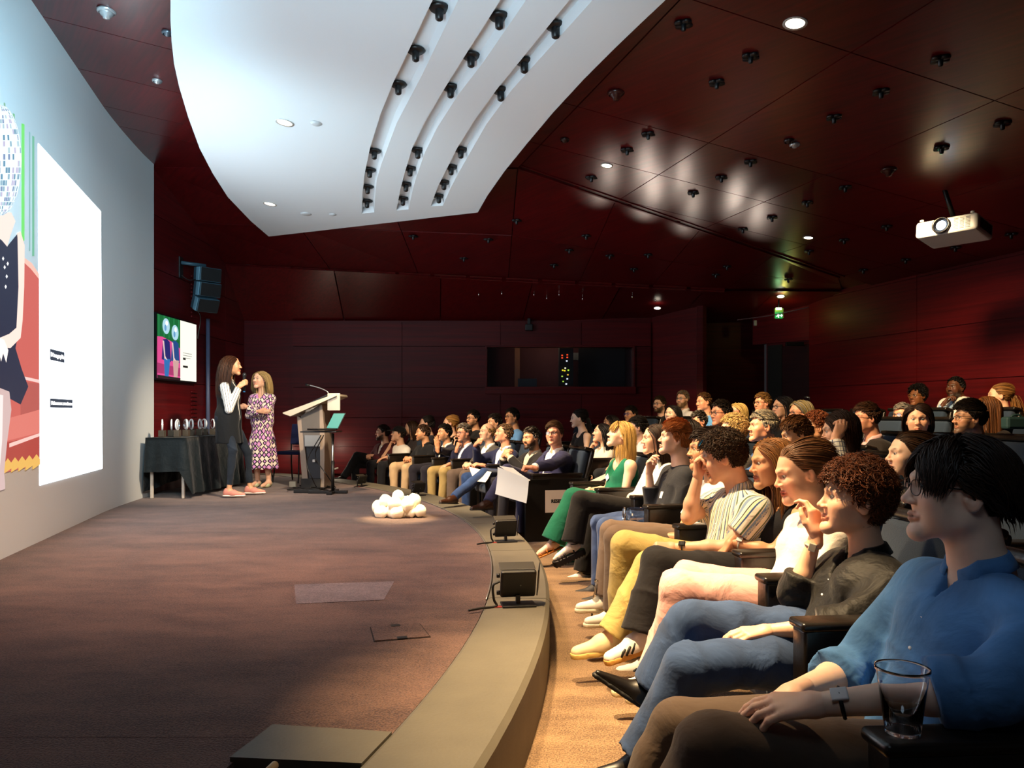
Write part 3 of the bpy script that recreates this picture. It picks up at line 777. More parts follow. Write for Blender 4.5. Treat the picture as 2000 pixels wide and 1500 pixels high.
# sofa, dress, arms, legs, trim
spoly('sofa', [(-420, 430), (-60, 470), (20, 500), (50, 508), (62, 520), (76, 540), (77, 905), (55, 912), (0, 925), (-420, 960)], 'f0746a', 1, .005, .78)
spoly('sofa_back_edge', [(47, 503), (62, 514), (76, 535), (76, 545), (60, 525), (46, 512)], 'ffc9b8', 1, .0055, 1.0)
spoly('sofa_seat_line', [(46, 735), (77, 742), (77, 748), (46, 741)], 'ffd8d0', 1, .0058, 1.0)
spoly('seat_shade', [(40, 745), (77, 749), (77, 800), (40, 815)], 'd96a62', 1, .0056, .75)
spoly('sofa_lower', [(-30, 830), (77, 800), (77, 845), (-30, 872)], 'ff8d80', 1, .0057, .8)
spoly('sofa_skirt', [(-60, 880), (77, 850), (77, 905), (-60, 935)], 'd8564c', 1, .0059, .7)
for k in range(5):
    x0 = 8 + k * 14
    spoly('gold_fringe', [(x0, 905 - k * 2), (x0 + 7, 895 - k * 2), (x0 + 14, 904 - k * 2), (x0 + 14, 915 - k * 2), (x0, 925 - k * 2)], 'ffc766', 1, .0062, .9)
spoly('sofa_front_line', [(18, 866), (77, 846), (77, 852), (18, 874)], 'ffd2c8', 1, .0063, 1.0)
spoly('dress', [(-40, 440), (5, 470), (15, 480), (33, 458), (41, 505), (38, 640), (30, 680), (42, 720), (55, 755), (40, 790), (18, 778), (-40, 790)], '2c3350', 1, .0066, .75)
spoly('neck', [(-20, 415), (22, 415), (30, 432), (20, 460), (14, 482), (4, 470), (-20, 450)], 'fff0e4', 1, .0069, 1.0)
spoly('arm', [(34, 455), (40, 452), (48, 480), (47, 560), (44, 625), (40, 660), (20, 680), (0, 678), (-6, 662), (18, 652), (32, 640), (36, 560)], 'ffe6d8', 1, .0071, 1.1)
spoly('hand', [(-8, 655), (8, 664), (16, 684), (12, 708), (6, 690), (2, 706), (-2, 688), (-10, 684)], 'fff2ea', 1, .0073, 1.2)
spoly('leg', [(-20, 750), (18, 765), (22, 800), (14, 860), (8, 920), (10, 955), (-20, 965)], 'e8c8c4', 1, .0074, .9)
spoly('leg_highlight', [(-4, 770), (6, 772), (4, 860), (-2, 930), (-8, 930)], 'fff4f0', 1, .0076, 1.0)
for i, (x, y) in enumerate([(6, 505), (9, 522), (13, 540), (11, 560), (15, 515)]):
    spoly('pendant_bead', [(x - 2, y), (x, y - 4), (x + 2, y), (x, y + 4)], 'ffffff', 1, .0078, 1.2)
for x, y0, y1, w, c, s in ((9, 200, 215, 1.2, '9fd8b0', .7), (27, 221, 250, 1.4, '86d8a0', .8), (45, 241, 470, 2.6, '7df07a', .95), (58, 257, 490, 1.0, 'a8dcd8', .7), (65, 265, 500, 1.8, '86d8b0', .75)):
    spoly('curtain_fold', [(x - w, y0), (x + w, y0 + 2), (x + w, y1), (x - w, y1)], c, 1, .0045, s)
# mirror ball: disc of small facets
def ballpt(u, v): return (1 + 41 * u, 313 + 108 * v)
spoly('mirror_ball', [ballpt(math.cos(a), math.sin(a)) for a in np.linspace(0, 2 * PI, 41)[:-1]], 'eafaff', 1, .008, 1.15)
rnd = random.Random(4)
facs = {c: [] for c in ('9fc8dc', '6fa4c4', 'c4e4f0', '8aa0cc', 'd8d0f0')}
for i in range(26):
    for j in range(26):
        la = (i + .5) / 26 * PI - PI / 2; lo = (j + .5) / 26 * PI - PI / 2
        u0, v0 = math.sin(lo) * math.cos(la), math.sin(la)
        if abs(u0) > .97 or u0 < -.35 or rnd.random() > .36 + .3 * (v0 > .1): continue
        dl = PI / 26 * .42
        q = [ballpt(math.sin(lo + a) * math.cos(la + b), math.sin(la + b)) for a, b in ((-dl, -dl), (dl, -dl), (dl, dl), (-dl, dl))]
        facs[rnd.choice(list(facs))].append(q)
for c, qs in facs.items():
    V = []; Q = []
    for q in qs:
        b = len(V); V += [wallhit(x, y, .0092)[0] for x, y in q]; Q.append([b, b + 1, b + 2, b + 3])
    o = meshobj('ball_facets', V, [np.array(Q)], emis('facet_' + c, c, .85), scr, smooth=False); o['kind'] = 'stuff'
# highlighted captions
ax_, n_ = wallhit(110, 690)[0], wallhit(110, 690)[1]
AX = np.array([*(WL[2] - WL[1]), 0]); AX /= np.linalg.norm(AX)
M_CAP = emis('caption_bar', '46546a', .55); M_CAPT = emis('caption_text', 'ffffff', 2.2)
def caption(x0, x1, yc, h0, txt):
    a = wallhit(x0, yc)[0]; b = wallhit(x1, yc)[0]; w = np.linalg.norm((b - a)[:2]); c = (a + b) / 2; c[2] = a[2]
    hh = h0 / F * c[1]
    z = np.array([0, 0, 1.0])
    q = [c - AX * w / 2 - z * hh / 2, c + AX * w / 2 - z * hh / 2, c + AX * w / 2 + z * hh / 2, c - AX * w / 2 + z * hh / 2]
    prism('caption_bar', [p + n_ * .003 for p in q], n_, .001, M_CAP, scr)
    t = textobj('caption_text', txt, hh * .52, c + n_ * .006, AX, z, M_CAPT, scr, .002)
    tw = max(v.co @ Vector(AX) for v in t.data.vertices) - min(v.co @ Vector(AX) for v in t.data.vertices)
    mid = Vector(c + n_ * .006 - origin(scr)); A = Vector(AX); f = w * .95 / tw
    for v in t.data.vertices: v.co += A * ((v.co - mid) @ A) * (f - 1)
caption(97, 125, 692, 21, 'Démographie')
caption(97, 141, 787, 17, 'Réseaux sociaux')

# ------------------------------------------------------------------ television on the side wall
def tvp(px, py): D = (XT + .12) / ((px - 1000) / F); return P(px, py, D)
tc = [tvp(311, 612), tvp(387, 635), tvp(387, 745), tvp(311, 738)]
TVX = XT + .12; y0, y1 = tc[0][1], tc[1][1]; ztop, zbot = 2.60, 1.775
tv = empty('wall_television', (XT + .05, (y0 + y1) / 2, (ztop + zbot) / 2), 'flat television on a bracket on the wood wall behind the speakers', 'television')
tilt = 0.0
def tvq(u, v, off=0.0):
    """u 0..1 along the screen, v 0..1 up; top leans into the room"""
    return np.array([TVX - .03 + .02 * 0 + tilt * v + off, y0 + (y1 - y0) * u, zbot + (ztop - zbot) * v])
q = [tvq(-.02, -.025), tvq(1.02, -.025), tvq(1.02, 1.025), tvq(-.02, 1.025)]
prism('housing', q, (-1, 0, 0), .06, M_BLACK, tv)
boxobj('bracket', (XT + .03, (y0 + y1) / 2, (ztop + zbot) / 2), (.07, .3, .3), M_BLACK, tv)
def tpoly(name, pts, col, s, off):
    return prism(name, [tvq(u, v, off) for u, v in pts], (1, 0, 0), .001, emis('tv_' + col + '%g' % s, col, s), tv)
tpoly('white_page', [(.56, .0), (1, .0), (1, 1), (.56, 1)], 'fffbe8', 1.15, .003)
tpoly('curtain', [(0, .5), (.56, .5), (.56, 1), (0, 1)], '147a3c', .7, .003)
tpoly('sofa', [(0, 0), (.56, 0), (.56, .52), (.4, .6), (.12, .66), (0, .65)], 'f0509a', .9, .004)
tpoly('sofa_seat', [(0, .08), (.56, .06), (.56, .2), (0, .24)], 'c03a78', .8, .005)
tpoly('sofa_foot', [(0, 0), (.56, 0), (.56, .035), (0, .05)], '301420', .4, .006)
for fi, (cu, top_, cd, cl) in enumerate(((.2, .84, '2a2a80', '2f7ec8'), (.42, .77, '2a58a0', 'e8b8b0'))):
    tpoly('figure_dress', [(cu - .1, .3), (cu + .12, .28), (cu + .09, .6), (cu + .02, .64), (cu - .07, .62)], cd, .7, .006)
    tpoly('figure_legs', [(cu - .03, .04), (cu + .06, .04), (cu + .1, .32), (cu - .05, .32)], cl, .8, .007)
    tpoly('figure_arm', [(cu - .08, .6), (cu - .05, .6), (cu - .02, .36), (cu + .03, .3), (cu - .04, .32)], 'f8d8d0', .9, .008)
    tpoly('mirror_ball', [(cu + .085 * math.cos(a), top_ + .125 * math.sin(a)) for a in np.linspace(0, 2 * PI, 25)[:-1]], 'b8e4f4', .95, .009)
    tpoly('ball_glint', [(cu + .01 + .03 * math.cos(a), top_ + .05 + .04 * math.sin(a)) for a in np.linspace(0, 2 * PI, 13)[:-1]], 'ffffff', 1.1, .010)
    tpoly('ball_shade', [(cu - .02 + .025 * math.cos(a), top_ - .03 + .05 * math.sin(a)) for a in np.linspace(0, 2 * PI, 13)[:-1]], '6fa8d8', .9, .010)
for k in range(5): tpoly('curtain_fold', [(.03 + k * .12, .66), (.045 + k * .12, .66), (.045 + k * .12, 1), (.03 + k * .12, 1)], '2fa860', .7, .0045)
for v, w in ((.46, .24), (.42, .24), (.38, .2)): tpoly('text_line', [(.63, v), (.63 + w, v), (.63 + w, v + .012), (.63, v + .012)], 'b8b8b0', .8, .005)
for v, w in ((.35, .07), (.22, .13)): tpoly('caption_bar', [(.63, v), (.63 + w, v), (.63 + w, v + .035), (.63, v + .035)], '101214', .3, .005)

# ------------------------------------------------------------------ line-array loudspeaker on its wall arm
b0 = np.array([XT, 10.85, 3.17])
la = empty('line_array_speaker', (XT, 10.85, 3.2), 'black three-cabinet loudspeaker stack on a wall arm above the television', 'loudspeaker')
M_SPK = plain('speaker_black_lit', '3a5866', .45); M_MESH = plain('speaker_mesh', '0a0c0e', .7, bump=.3, bscale=300)  # black cabinets; cool light from the screen is put into this teal
boxobj('wall_plate', (XT + .02, 10.75, 3.36), (.03, .12, .30), M_BLACK, la)
tubeobj('arm', [(XT + .02, 10.75, 3.43), (XT + .28, 10.98, 3.43)], .025, M_SPK, la)
tubeobj('brace', bez((XT + .02, 10.75, 3.26), (XT + .1, 10.82, 3.2), (XT + .18, 10.9, 3.22)), .008, M_BLACK, la)
cyaw = math.radians(-40)
pz = 3.42; px_ = XT + .30; py_ = 11.0
for k, tl in enumerate((.08, .20, .42)):
    R = rotz(cyaw) @ rot_axis((0, 1, 0), tl)
    c = np.array([px_, py_, pz - .12])
    bm = bmesh.new(); add_box(bm, c - origin(la), (.20, .32, .20), R, .012, taper=None)
    cab = bm_obj('cabinet', bm, M_SPK, la)
    boxobj('grille', c + R @ np.array([.106, 0, 0]), (.016, .30, .18), M_MESH, la, R, .004)
    boxobj('side_plate', c + R @ np.array([.04, -.166, 0]), (.08, .012, .19), plain('side_plate', '7aa6ba', .4), la, R, .003)  # paler plate, screen light put into its colour too
    pz -= .205; px_ -= .025 * k + .004
tubeobj('cable', bez((XT + .3, 10.98, 3.0), (XT + .16, 10.9, 2.85), (XT + .2, 11.0, 2.7), (XT + .12, 11.1, 2.4)), .007, M_BLACK, la)
V, Q = tube([(XT + .06, 11.62, ZS), (XT + .06, 11.62, 2.75)], .03, 10)
o = meshobj('cable_pipe', V, split_tris(Q), plain('pipe_grey', '59607a', .4)); tag(o, 'vertical grey pipe on the wood wall below the loudspeaker', 'pipe')
for k in range(2):
    g = empty('wall_grille', (XT + .03, 11.18, 2.62 if k == 0 else 1.45), 'slotted dark vent strip in the wood wall %s the television' % ('above' if k == 0 else 'below'), 'vent')
    for i in range(11):
        boxobj('slat', (XT + .035, 11.18, (2.72 if k == 0 else 1.05) + i * .058), (.02, .20, .022), M_WOODW, g, bevel=0)

# ------------------------------------------------------------------ cloth-covered table with awards
tA, tB = G(297, 968, ZS), G(352, 968, ZS)
tx0, ty0 = -4.52, 9.85
M_CLOTHB = cloth('black_tablecloth', '0a171d', .7, fold=.6)
tb = empty('folding_table', (-4.1, 10.4, ZS), 'folding table with pale steel legs under a black cloth', 'table')
tz = G(352, 858, 0)[2] if False else 1.0
Dt = 9.3
ztab = P(0, 856, Dt)[2]
tx0, tx1 = P(289, 0, Dt)[0], P(357, 0, Dt)[0]
ty1 = 11.3
boxobj('tabletop', ((tx0 + tx1) / 2, (Dt + ty1) / 2, ztab - .02), (tx1 - tx0, ty1 - Dt, .03), plain('table_wood', '6a5a48'), tb)
for x in (tx0 + .03, tx1 - .01):
    for y in (Dt + .04, ty1 - .1): boxobj('leg', (x, y, (ZS + ztab - .035) / 2), (.032, .032, ztab - ZS - .04), plain('leg_paint', 'cfc6ba', .4), tb)
# cloth: top sheet and hanging sides with folds
def drape(name, loopf, ztop, zlow, nz, tagargs):
    V = []; n = len(loopf)
    for k in range(nz + 1):
        f = k / nz
        for i, (p, nrm, low) in enumerate(loopf):
            z = ztop + (low - ztop) * f; a = (.012 + .045 * f) * (.5 + .5 * math.sin(i * .9 + 1.3 * math.sin(i * .23))) + .05 * f
            V.append((p[0] + nrm[0] * a, p[1] + nrm[1] * a, z))
    Q = [[k * n + i, k * n + (i + 1) % n, (k + 1) * n + (i + 1) % n, (k + 1) * n + i] for k in range(nz) for i in range(n)]
    o = meshobj(name, V, [np.array(Q), np.array([list(range(n))])], M_CLOTHB); return tag(o, *tagargs)
lp = []
zc_end = P(0, 922, Dt)[2]
def side(a, b, n, nrm, l0, l1):
    for i in range(n):
        f = i / n; lp.append(((a[0] + (b[0] - a[0]) * f, a[1] + (b[1] - a[1]) * f), nrm, l0 + (l1 - l0) * f))
X0, X1 = tx0 - .02, tx1 + .02
side((X0, Dt - .02), (X1, Dt - .02), 16, (0, -.6), zc_end, zc_end + .01)
side((X1, Dt - .02), (X1, ty1), 44, (1, 0), ZS + .06, ZS + .03)
side((X1, ty1), (X0, ty1), 12, (0, 1), zc_end, zc_end)
side((X0, ty1), (X0, Dt - .02), 30, (-.6, 0), zc_end - .1, zc_end - .25)
drape('tablecloth', lp, ztab + .008, 0, 10, ('black cloth draped over the table below the television', 'tablecloth'))
M_CRY = glass('crystal', (.95, .97, 1)); M_AWB = plain('award_base', '4a4136', .45)
rnd = random.Random(9)
ai = 0
for row in range(2):
    for k in range(7):
        x = tx0 + .10 + row * .16 + .02 * (k % 2); y = Dt + .16 + k * .215 + .06 * row; z = ztab + .012
        aw = empty('glass_award', (x, y, z), 'round clear glass award on a dark base standing on the black tablecloth', 'award', 'glass awards on the black table')
        boxobj('base', (x, y, z + .04), (.07, .07, .08), M_AWB, aw, bevel=.003)
        ph = np.linspace(0, 2 * PI, 19)[:-1]; R = rotz(.5 + rnd.uniform(-.5, .5))
        V, Q = tube([np.array([x, y, z + .148]) + R @ np.array([0, .062 * math.cos(a), .062 * math.sin(a)]) for a in ph], .010, 6, True)
        meshobj('rim', V, [Q], plain('silver_rim', 'f4f6f8', .22, spec=.9), aw)
        V, Q = lathe([(0, -.012), (.056, -.012), (.056, .012), (0, .012)], 18)
        meshobj('disc', (V @ (R @ frame_from((0, 0, 1), (1, 0, 0))).T) + np.array([x, y, z + .148]), [Q], M_CRY, aw, smooth=False)

# ------------------------------------------------------------------ lectern with gooseneck microphone
lb = G(600, 958, ZS); LX, LY = P(618, 0, 10.6)[0], 10.6
M_LEC = plain('lectern_panel', '5f5852', .5, var=.05); M_LECD = plain('lectern_dark', '20222a', .5); M_LECE = plain('lectern_edge', '9a8878', .45)
lec = empty('lectern', (LX, LY, ZS), 'grey lectern with sloping top and acrylic side panel', 'lectern')
def lp_(px, py, dy=0.0): return P(px, py, LY + dy)
def slab(name, pts, y, th, mat, par): return prism(name, [P(px, py, LY + y) for px, py in pts], (0, 1, 0), th, mat, par)
slab('front_panel', [(580, 812), (590, 818), (601, 935), (590, 935)], -.18, .42, M_LECE, lec)
slab('side_panel', [(586, 814), (626, 790), (626, 955), (594, 945)], -.15, .03, M_LECD, lec)
slab('upper_panel', [(588, 812), (624, 792), (625, 872), (594, 872)], -.19, .03, M_LEC, lec)
slab('rear_post', [(624, 790), (629, 790), (634, 850), (633, 952), (626, 956)], -.19, .42, M_LECE, lec)
slab('acrylic_panel', [(595, 850), (625, 850), (625, 872), (595, 872)], -.24, .02, plain('acrylic', '7a7d80', .2), lec)
slab('base_box', [(588, 935), (625, 935), (625, 956), (588, 956)], -.22, .46, plain('lectern_box', '1a1714', .6), lec)
tp = [(552, 811), (566, 814), (657, 772), (656, 768), (632, 776)]
slab('reading_top', [(553, 808), (567, 813), (657, 773), (655, 769), (552, 806)], -.34, .72, plain('lectern_top', 'c8bca8', .4), lec)
slab('keyboard_panel', [(600, 788), (644, 768), (642, 771), (603, 790)], -.28, .5, M_BLACK, lec)
slab('paper', [(566, 803), (606, 786), (607, 788), (570, 806)], -.25, .45, plain('paper', 'f2ede0', .7), lec)
bm = bmesh.new(); add_box(bm, P(652, 785, LY - .3) - origin(lec), (.17, .012, .23), None, .005)
bm_obj('acrylic_sign', bm, plain('frosted_acrylic', 'a8a49e', .25), lec)
boxobj('socket', P(613, 900, LY - .2), (.035, .02, .035), plain('socket_white', 'e0e0dc', .4), lec)
mic = empty('gooseneck_microphone', tuple(P(642, 770, LY)), 'thin gooseneck microphone rising from the lectern top', 'microphone')
tubeobj('neck', bez(P(643, 771, LY), P(638, 764, LY), P(622, 757, LY), P(603, 752, LY)), .008, plain('mic_neck', '9a9a9a', .3, metal=.8), mic)
tubeobj('head', [P(605, 753, LY), P(597, 751, LY)], [.014, .02], M_BLACK, mic)
lamp_o = empty('wall_lamp', tuple(P(641, 876, 12.9)), 'small bright floor-level lamp shining behind the lectern', 'lamp')
V, Q = lathe([(0, -.03), (.03, -.025), (.04, 0), (.03, .025), (0, .03)], 14)
meshobj('bulb', V + P(641, 876, 12.5), [Q], emis('bulb', 'fff2dc', 14), lamp_o)
boxobj('housing', P(641, 876, 12.6), (.1, .06, .1), M_BLACK, lamp_o)
lamp('POINT', tuple(P(641, 876, 12.8)), (0, 0, 0), 9, (1, .85, .65), .03)
lamp('POINT', tuple(P(545, 882, 12.9)), (0, 0, 0), 5, (1, .85, .65), .03)
# laptop stand + laptop
LSY = 9.95
st = empty('laptop_stand', tuple(G(650, 962, ZS)), 'black music-stand style laptop table on a steel pole beside the lectern', 'stand')
stx = P(650, 0, LSY)[0]
tubeobj('pole', [(stx, LSY, ZS + .04), (stx, LSY, P(0, 846, LSY)[2])], .017, M_STEEL, st)
tubeobj('pole_sleeve', [(stx, LSY, ZS + .04), (stx, LSY, P(0, 900, LSY)[2])], .021, M_BLACK, st)
boxobj('tray', P(628, 843, LSY), (.46, .36, .018), M_BLACK, st)
boxobj('foot', (stx - .06, LSY, ZS + .02), (.5, .07, .035), M_BLACK, st); boxobj('foot', (stx, LSY, ZS + .02), (.07, .42, .035), M_BLACK, st)
lt = empty('laptop', tuple(P(630, 838, LSY)), 'open black laptop on the stand with its screen turned to the lectern', 'laptop')
zl = P(0, 842, LSY)[2] + .012
boxobj('keyboard_base', (stx - .12, LSY - .1, zl + .012), (.25, .34, .02), M_BLACK, lt, rotz(math.radians(38)))
R = rotz(math.radians(38)) @ rot_axis((0, 1, 0), math.radians(28)); cl_ = np.array([stx + .045, LSY, zl + .12])
boxobj('lid', cl_, (.012, .34, .235), M_BLACK, lt, R)
boxobj('display', cl_ + R @ np.array([-.0085, 0, -.002]), (.004, .32, .21), emis('laptop_screen', '6fd8c0', .8), lt, R, bevel=0)
# cables and clutter on the stage by the lectern
M_CABLE = plain('cable_black', '0b0b0c', .5)
rnd = random.Random(3)
for k in range(5):
    c = G(578 + k * 13, 960 - (k % 3) * 4, ZS)
    pts = [c + np.array([.16 * math.cos(a * 1.0) * (1 - .06 * a) + rnd.uniform(-.02, .02), .10 * math.sin(a) + rnd.uniform(-.02, .02), .012 + .004 * a]) for a in np.linspace(0, 9, 16)]
    V, Q = tube(bez(*pts, n=3), .008, 5)
    tag(meshobj('cable_coil', V, split_tris(Q), M_CABLE), 'loose coil of black cable on the stage at the lectern foot', 'cable', 'cable coils by the lectern')
cb = [bez(P(627, 850, LSY), P(600, 900, LSY), P(610, 935, LSY), G(620, 957, ZS) + [0, 0, .02]), bez(P(632, 850, LSY), P(616, 890, LSY + .1), P(640, 930, LSY), G(655, 955, ZS) + [0, 0, .02])]
for k, c in enumerate(cb):
    V, Q = tube(c, .007, 5); tag(meshobj('laptop_cable', V, split_tris(Q), M_CABLE), ['black cable hanging from the laptop tray to the left of the pole', 'black cable hanging from the laptop tray behind the pole'][k], 'cable')
pb = empty('power_strip', tuple(G(585, 962, ZS)), 'small black power strip with a pale plug on the stage floor', 'power strip')
boxobj('strip', G(600, 963, ZS) + [0, 0, .025], (.34, .07, .045), M_BLACK, pb); boxobj('plug', G(572, 953, ZS) + [0, 0, .05], (.09, .05, .08), plain('plug_pale', 'd8d4bc', .5), pb)
# stacking chair behind the women
def visitor_chair(c, yaw, label):
    ch = empty('stacking_chair', tuple(c), label, 'chair'); R = rotz(yaw); c = np.array(c)
    T = lambda *v: c + R @ np.array(v)
    boxobj('seat', T(0, 0, .45), (.44, .43, .05), cloth('navy_seat', '1c2550'), ch, R, .02, 3)
    boxobj('backrest', T(0, -.22, .72), (.42, .04, .32), cloth('navy_seat', '1c2550'), ch, R @ rot_axis((1, 0, 0), .15), .015, 3)
    for s in (-1, 1):
        tubeobj('leg', bez(T(.2 * s, .2, .44), T(.21 * s, .22, .2), T(.22 * s, .25, .012)), .011, M_BLACK, ch)
        tubeobj('leg', bez(T(.2 * s, -.2, .44), T(.21 * s, -.22, .2), T(.22 * s, -.26, .012)), .011, M_BLACK, ch)
        tubeobj('back_post', bez(T(.2 * s, -.2, .44), T(.2 * s, -.21, .6), T(.19 * s, -.26, .85)), .011, M_BLACK, ch)
visitor_chair(G(567, 945, ZS) + [.0, .25, 0], PI * .9, 'navy padded stacking chair between the dress and the lectern')
visitor_chair(G(470, 945, ZS) + [0, .4, 0], PI * .8, 'navy stacking chair half hidden behind the standing women')

# ------------------------------------------------------------------ heap of white blossoms in the spotlight
fl = empty('flower_heap', tuple(G(780, 1008, ZS)), 'heap of white rounded paper blossoms glowing in a spotlight on the stage', 'flowers')
M_PETAL = plain('white_petal', 'fbf4de', .6, bump=.3, bscale=60)
rnd = random.Random(5)
bl = [(745, 1000, -.0), (765, 1006, .0), (783, 1006, .0), (802, 1004, 0), (820, 998, 0), (738, 990, .08), (752, 978, .06), (770, 984, -.04), (795, 986, -.03), (775, 1000, -.05), (795, 980, .08), (808, 978, .1), (777, 969, .05), (762, 996, .1), (808, 998, .12), (788, 995, .15)]
for px, py, dy in bl:
    D = 7.62 + dy; c = P(px, py, D); c[2] = max(c[2], ZS + .055)
    bm = bmesh.new(); bmesh.ops.create_icosphere(bm, subdivisions=3, radius=.068 * rnd.uniform(.85, 1.1))
    ph = [rnd.uniform(0, 6) for _ in range(3)]; ax = Vector([rnd.uniform(-1, 1) for _ in range(3)]).normalized()
    for v in bm.verts:
        d = v.co.normalized(); t = d @ ax
        k = 1 + .10 * math.sin(3 * math.atan2(d.y, d.x) + ph[0]) - .16 * max(0, abs(t) - .55) - .10 * math.exp(-((t + .3) / .07) ** 2)
        v.co = v.co * k
    for v in bm.verts: v.co += Vector(c - origin(fl))
    bm_obj('blossom', bm, M_PETAL, fl, True)

# ------------------------------------------------------------------ footlights on the kerb
def footlight(px, py, size, yaw, label):
    c = G(px, py, ZS + .012); ff = empty('kerb_footlight', tuple(c), label, 'floodlight'); R = rotz(yaw); s = size
    T = lambda *v: c + R @ (np.array(v) * s)
    RT = R @ rot_axis((1, 0, 0), math.radians(20))
    boxobj('base', T(0, 0, .025), (np.array([.9, .6, .05]) * s), M_BLACK, ff, R, .004)
    boxobj('bracket', T(0, .05, .16), (np.array([.12, .14, .25]) * s), M_BLACK, ff, R, .004)
    boxobj('housing', T(0, 0, .58), (np.array([.95, .16, .78]) * s), plain('flood_black', '151412', .5), ff, RT, .012)
    boxobj('barn_door', T(.56, .10, .66), (np.array([.03, .42, .78]) * s), plain('flood_black', '151412', .5), ff, RT @ rot_axis((0, 0, 1), -.25), .003)
    boxobj('barn_door', T(0, .22, 1.0), (np.array([.95, .38, .025]) * s), plain('flood_top', '2c2822', .5), ff, RT, .003)
    for z in (.35, .8): latheobj('knob', [(0, -.05 * s), (.06 * s, -.04 * s), (.06 * s, .04 * s), (0, .05 * s)], T(-.53, 0, z), M_BLACK, ff, 10, R @ frame_from((0, 0, 1), (1, 0, 0)))
    latheobj('screw', [(.02 * s, -.01 * s), (0, .012 * s)], T(.05, -.115, .55), M_STEEL, ff, 8, RT @ frame_from((0, 0, 1), (0, 1, 0)))
    boxobj('red_tape', T(-.5, -.12, .006), (.3 * s, .18 * s, .004), plain('red_tape', 'a03028', .6), ff, R, 0)
    cv = bez(T(-.5, -.05, .65), T(-.68, -.1, .55), T(-.66, -.1, .2), T(-.6, -.15, .03), T(-1.0, -.3, .03), T(-1.35, -.45, .02), n=6)
    cv[:, 2] = np.maximum(cv[:, 2], ZS + .012); V, Q = tube(cv, .007, 5); meshobj('power_cable', V, split_tris(Q), M_CABLE, ff)
footlight(1012, 1182, .20, math.radians(8), 'black floodlight with barn door on the kerb, nearest to the camera')
footlight(988, 1058, .185, math.radians(14), 'black floodlight on the kerb in front of the strappy sandals')
footlight(818, 968, .17, math.radians(40), 'black floodlight on the kerb behind the white blossoms')
footlight(707, 949, .15, math.radians(52), 'black floodlight at the far end of the kerb near the laptop stand')

# ------------------------------------------------------------------ projector hung from the ceiling
pc = P(1848, 441, 7.15); pm = CP(1842, 372)
pr = empty('ceiling_projector', tuple(pc), 'white projector with a glowing lens hung below the wood ceiling', 'projector')
yaw = math.radians(180 - 32); R = rotz(math.radians(-58)) @ rot_axis((1, 0, 0), math.radians(7))
# local: x along the front face, -y out of the lens
fx = np.array([.62, -.75, 0]); fx /= np.linalg.norm(fx); fy = np.array([-fx[1], fx[0], 0]); fy = -fy if fy[0] < 0 else fy
fz = np.array([0, 0, 1.0]); tl = math.radians(8)
R = np.array([fx, fy, fz]).T @ rot_axis((1, 0, 0), -tl)
M_PRJ = plain('projector_white', 'd4d6d6', .4)
T = lambda *v: pc + R @ np.array(v)
boxobj('case', T(0, .18, 0), (.54, .40, .155), M_PRJ, pr, R, .03, 4)
Rf = R @ frame_from((0, 0, 1), (0, -1, 0))
V, Q = lathe([(.0, -.03), (.072, -.03), (.078, .02), (.066, .025), (.06, .008), (.042, .0)], 24); meshobj('lens_ring', (V @ frame_from((0, 0, 1), (0, -1, 0)).T) @ R.T + T(-.03, -.03, 0), [Q], plain('lens_black', '08080c', .25), pr)
V, Q = lathe([(0, .012), (.025, .010), (.044, .002)], 20); meshobj('lens', (V @ frame_from((0, 0, 1), (0, -1, 0)).T) @ R.T + T(-.03, -.035, 0), [Q], emis('lens_glow', 'dceeff', 6), pr)
for x0 in (-.24, .07):
    for k in range(3):
        for i in range(8): boxobj('vent_slat', T(x0 + k * .05 + .022, -.022, -.05 + i * .0135), (.04, .006, .005), plain('vent_grey', '6f767a', .5), pr, R, 0)
for i in range(18): boxobj('side_slat', T(.271, .05 + i * .016, .0), (.006, .006, .09), plain('vent_dark', '3a332c', .6), pr, R, 0)
for x in (-.22, .22): latheobj('foot', [(0, .02), (.018, .018), (.018, 0)], T(x, -.0, .078), M_PRJ, pr, 10)
tubeobj('drop_pole', [T(.0, .2, .09), pm + [0, 0, .05]], .022, M_BLACK, pr)
boxobj('mount_plate', T(0, .2, .09), (.16, .16, .02), M_BLACK, pr, R, .003)
# power LED of a fitting near the projector
lamp('POINT', tuple(CP(1836, 293) - [0, 0, .06]), (0, 0, 0), .05, (.1, 1, .5), .01)

# ------------------------------------------------------------------ booth behind the rear window
M_BOOTH = plain('booth_wall', '4a0808', .7); M_BDARK = plain('booth_dark', '0c0806', .8)
BY = YB + 1.7
bm = bmesh.new()
for c, s in ((((bx0 + bx1) / 2, BY, 2.1), (bx1 - bx0 + .8, .06, 1.8)), ((bx0 - .35, YB + .9, 2.1), (.06, 1.6, 1.8)), ((bx1 + .35, YB + .9, 2.1), (.06, 1.6, 1.8)), (((bx0 + bx1) / 2, YB + .9, 1.2), (bx1 - bx0 + .8, 1.7, .06)), (((bx0 + bx1) / 2, YB + .9, 3.0), (bx1 - bx0 + .8, 1.7, .06))):
    add_box(bm, c, s)
tag(bm_obj('room_booth', bm, M_BOOTH), kind='structure')
wf = empty('window_1'); tag(wf, kind='structure')
for c, s in ((((bx0 + bx1) / 2, YB + .0, bz1 + .0), (bx1 - bx0, .22, .03)), (((bx0 + bx1) / 2, YB - .02, bz0 - .05), (bx1 - bx0 + .04, .26, .12)), ((bx0, YB, (bz0 + bz1) / 2), (.03, .22, bz1 - bz0)), ((bx1, YB, (bz0 + bz1) / 2), (.03, .22, bz1 - bz0))):
    boxobj('window_frame', c, s, M_WOODW, wf)
boxobj('pane', ((bx0 + bx1) / 2, YB + .05, (bz0 + bz1) / 2), (bx1 - bx0 - .03, .008, bz1 - bz0 - .02), thin_glass('booth_glass', .06), wf, bevel=0)
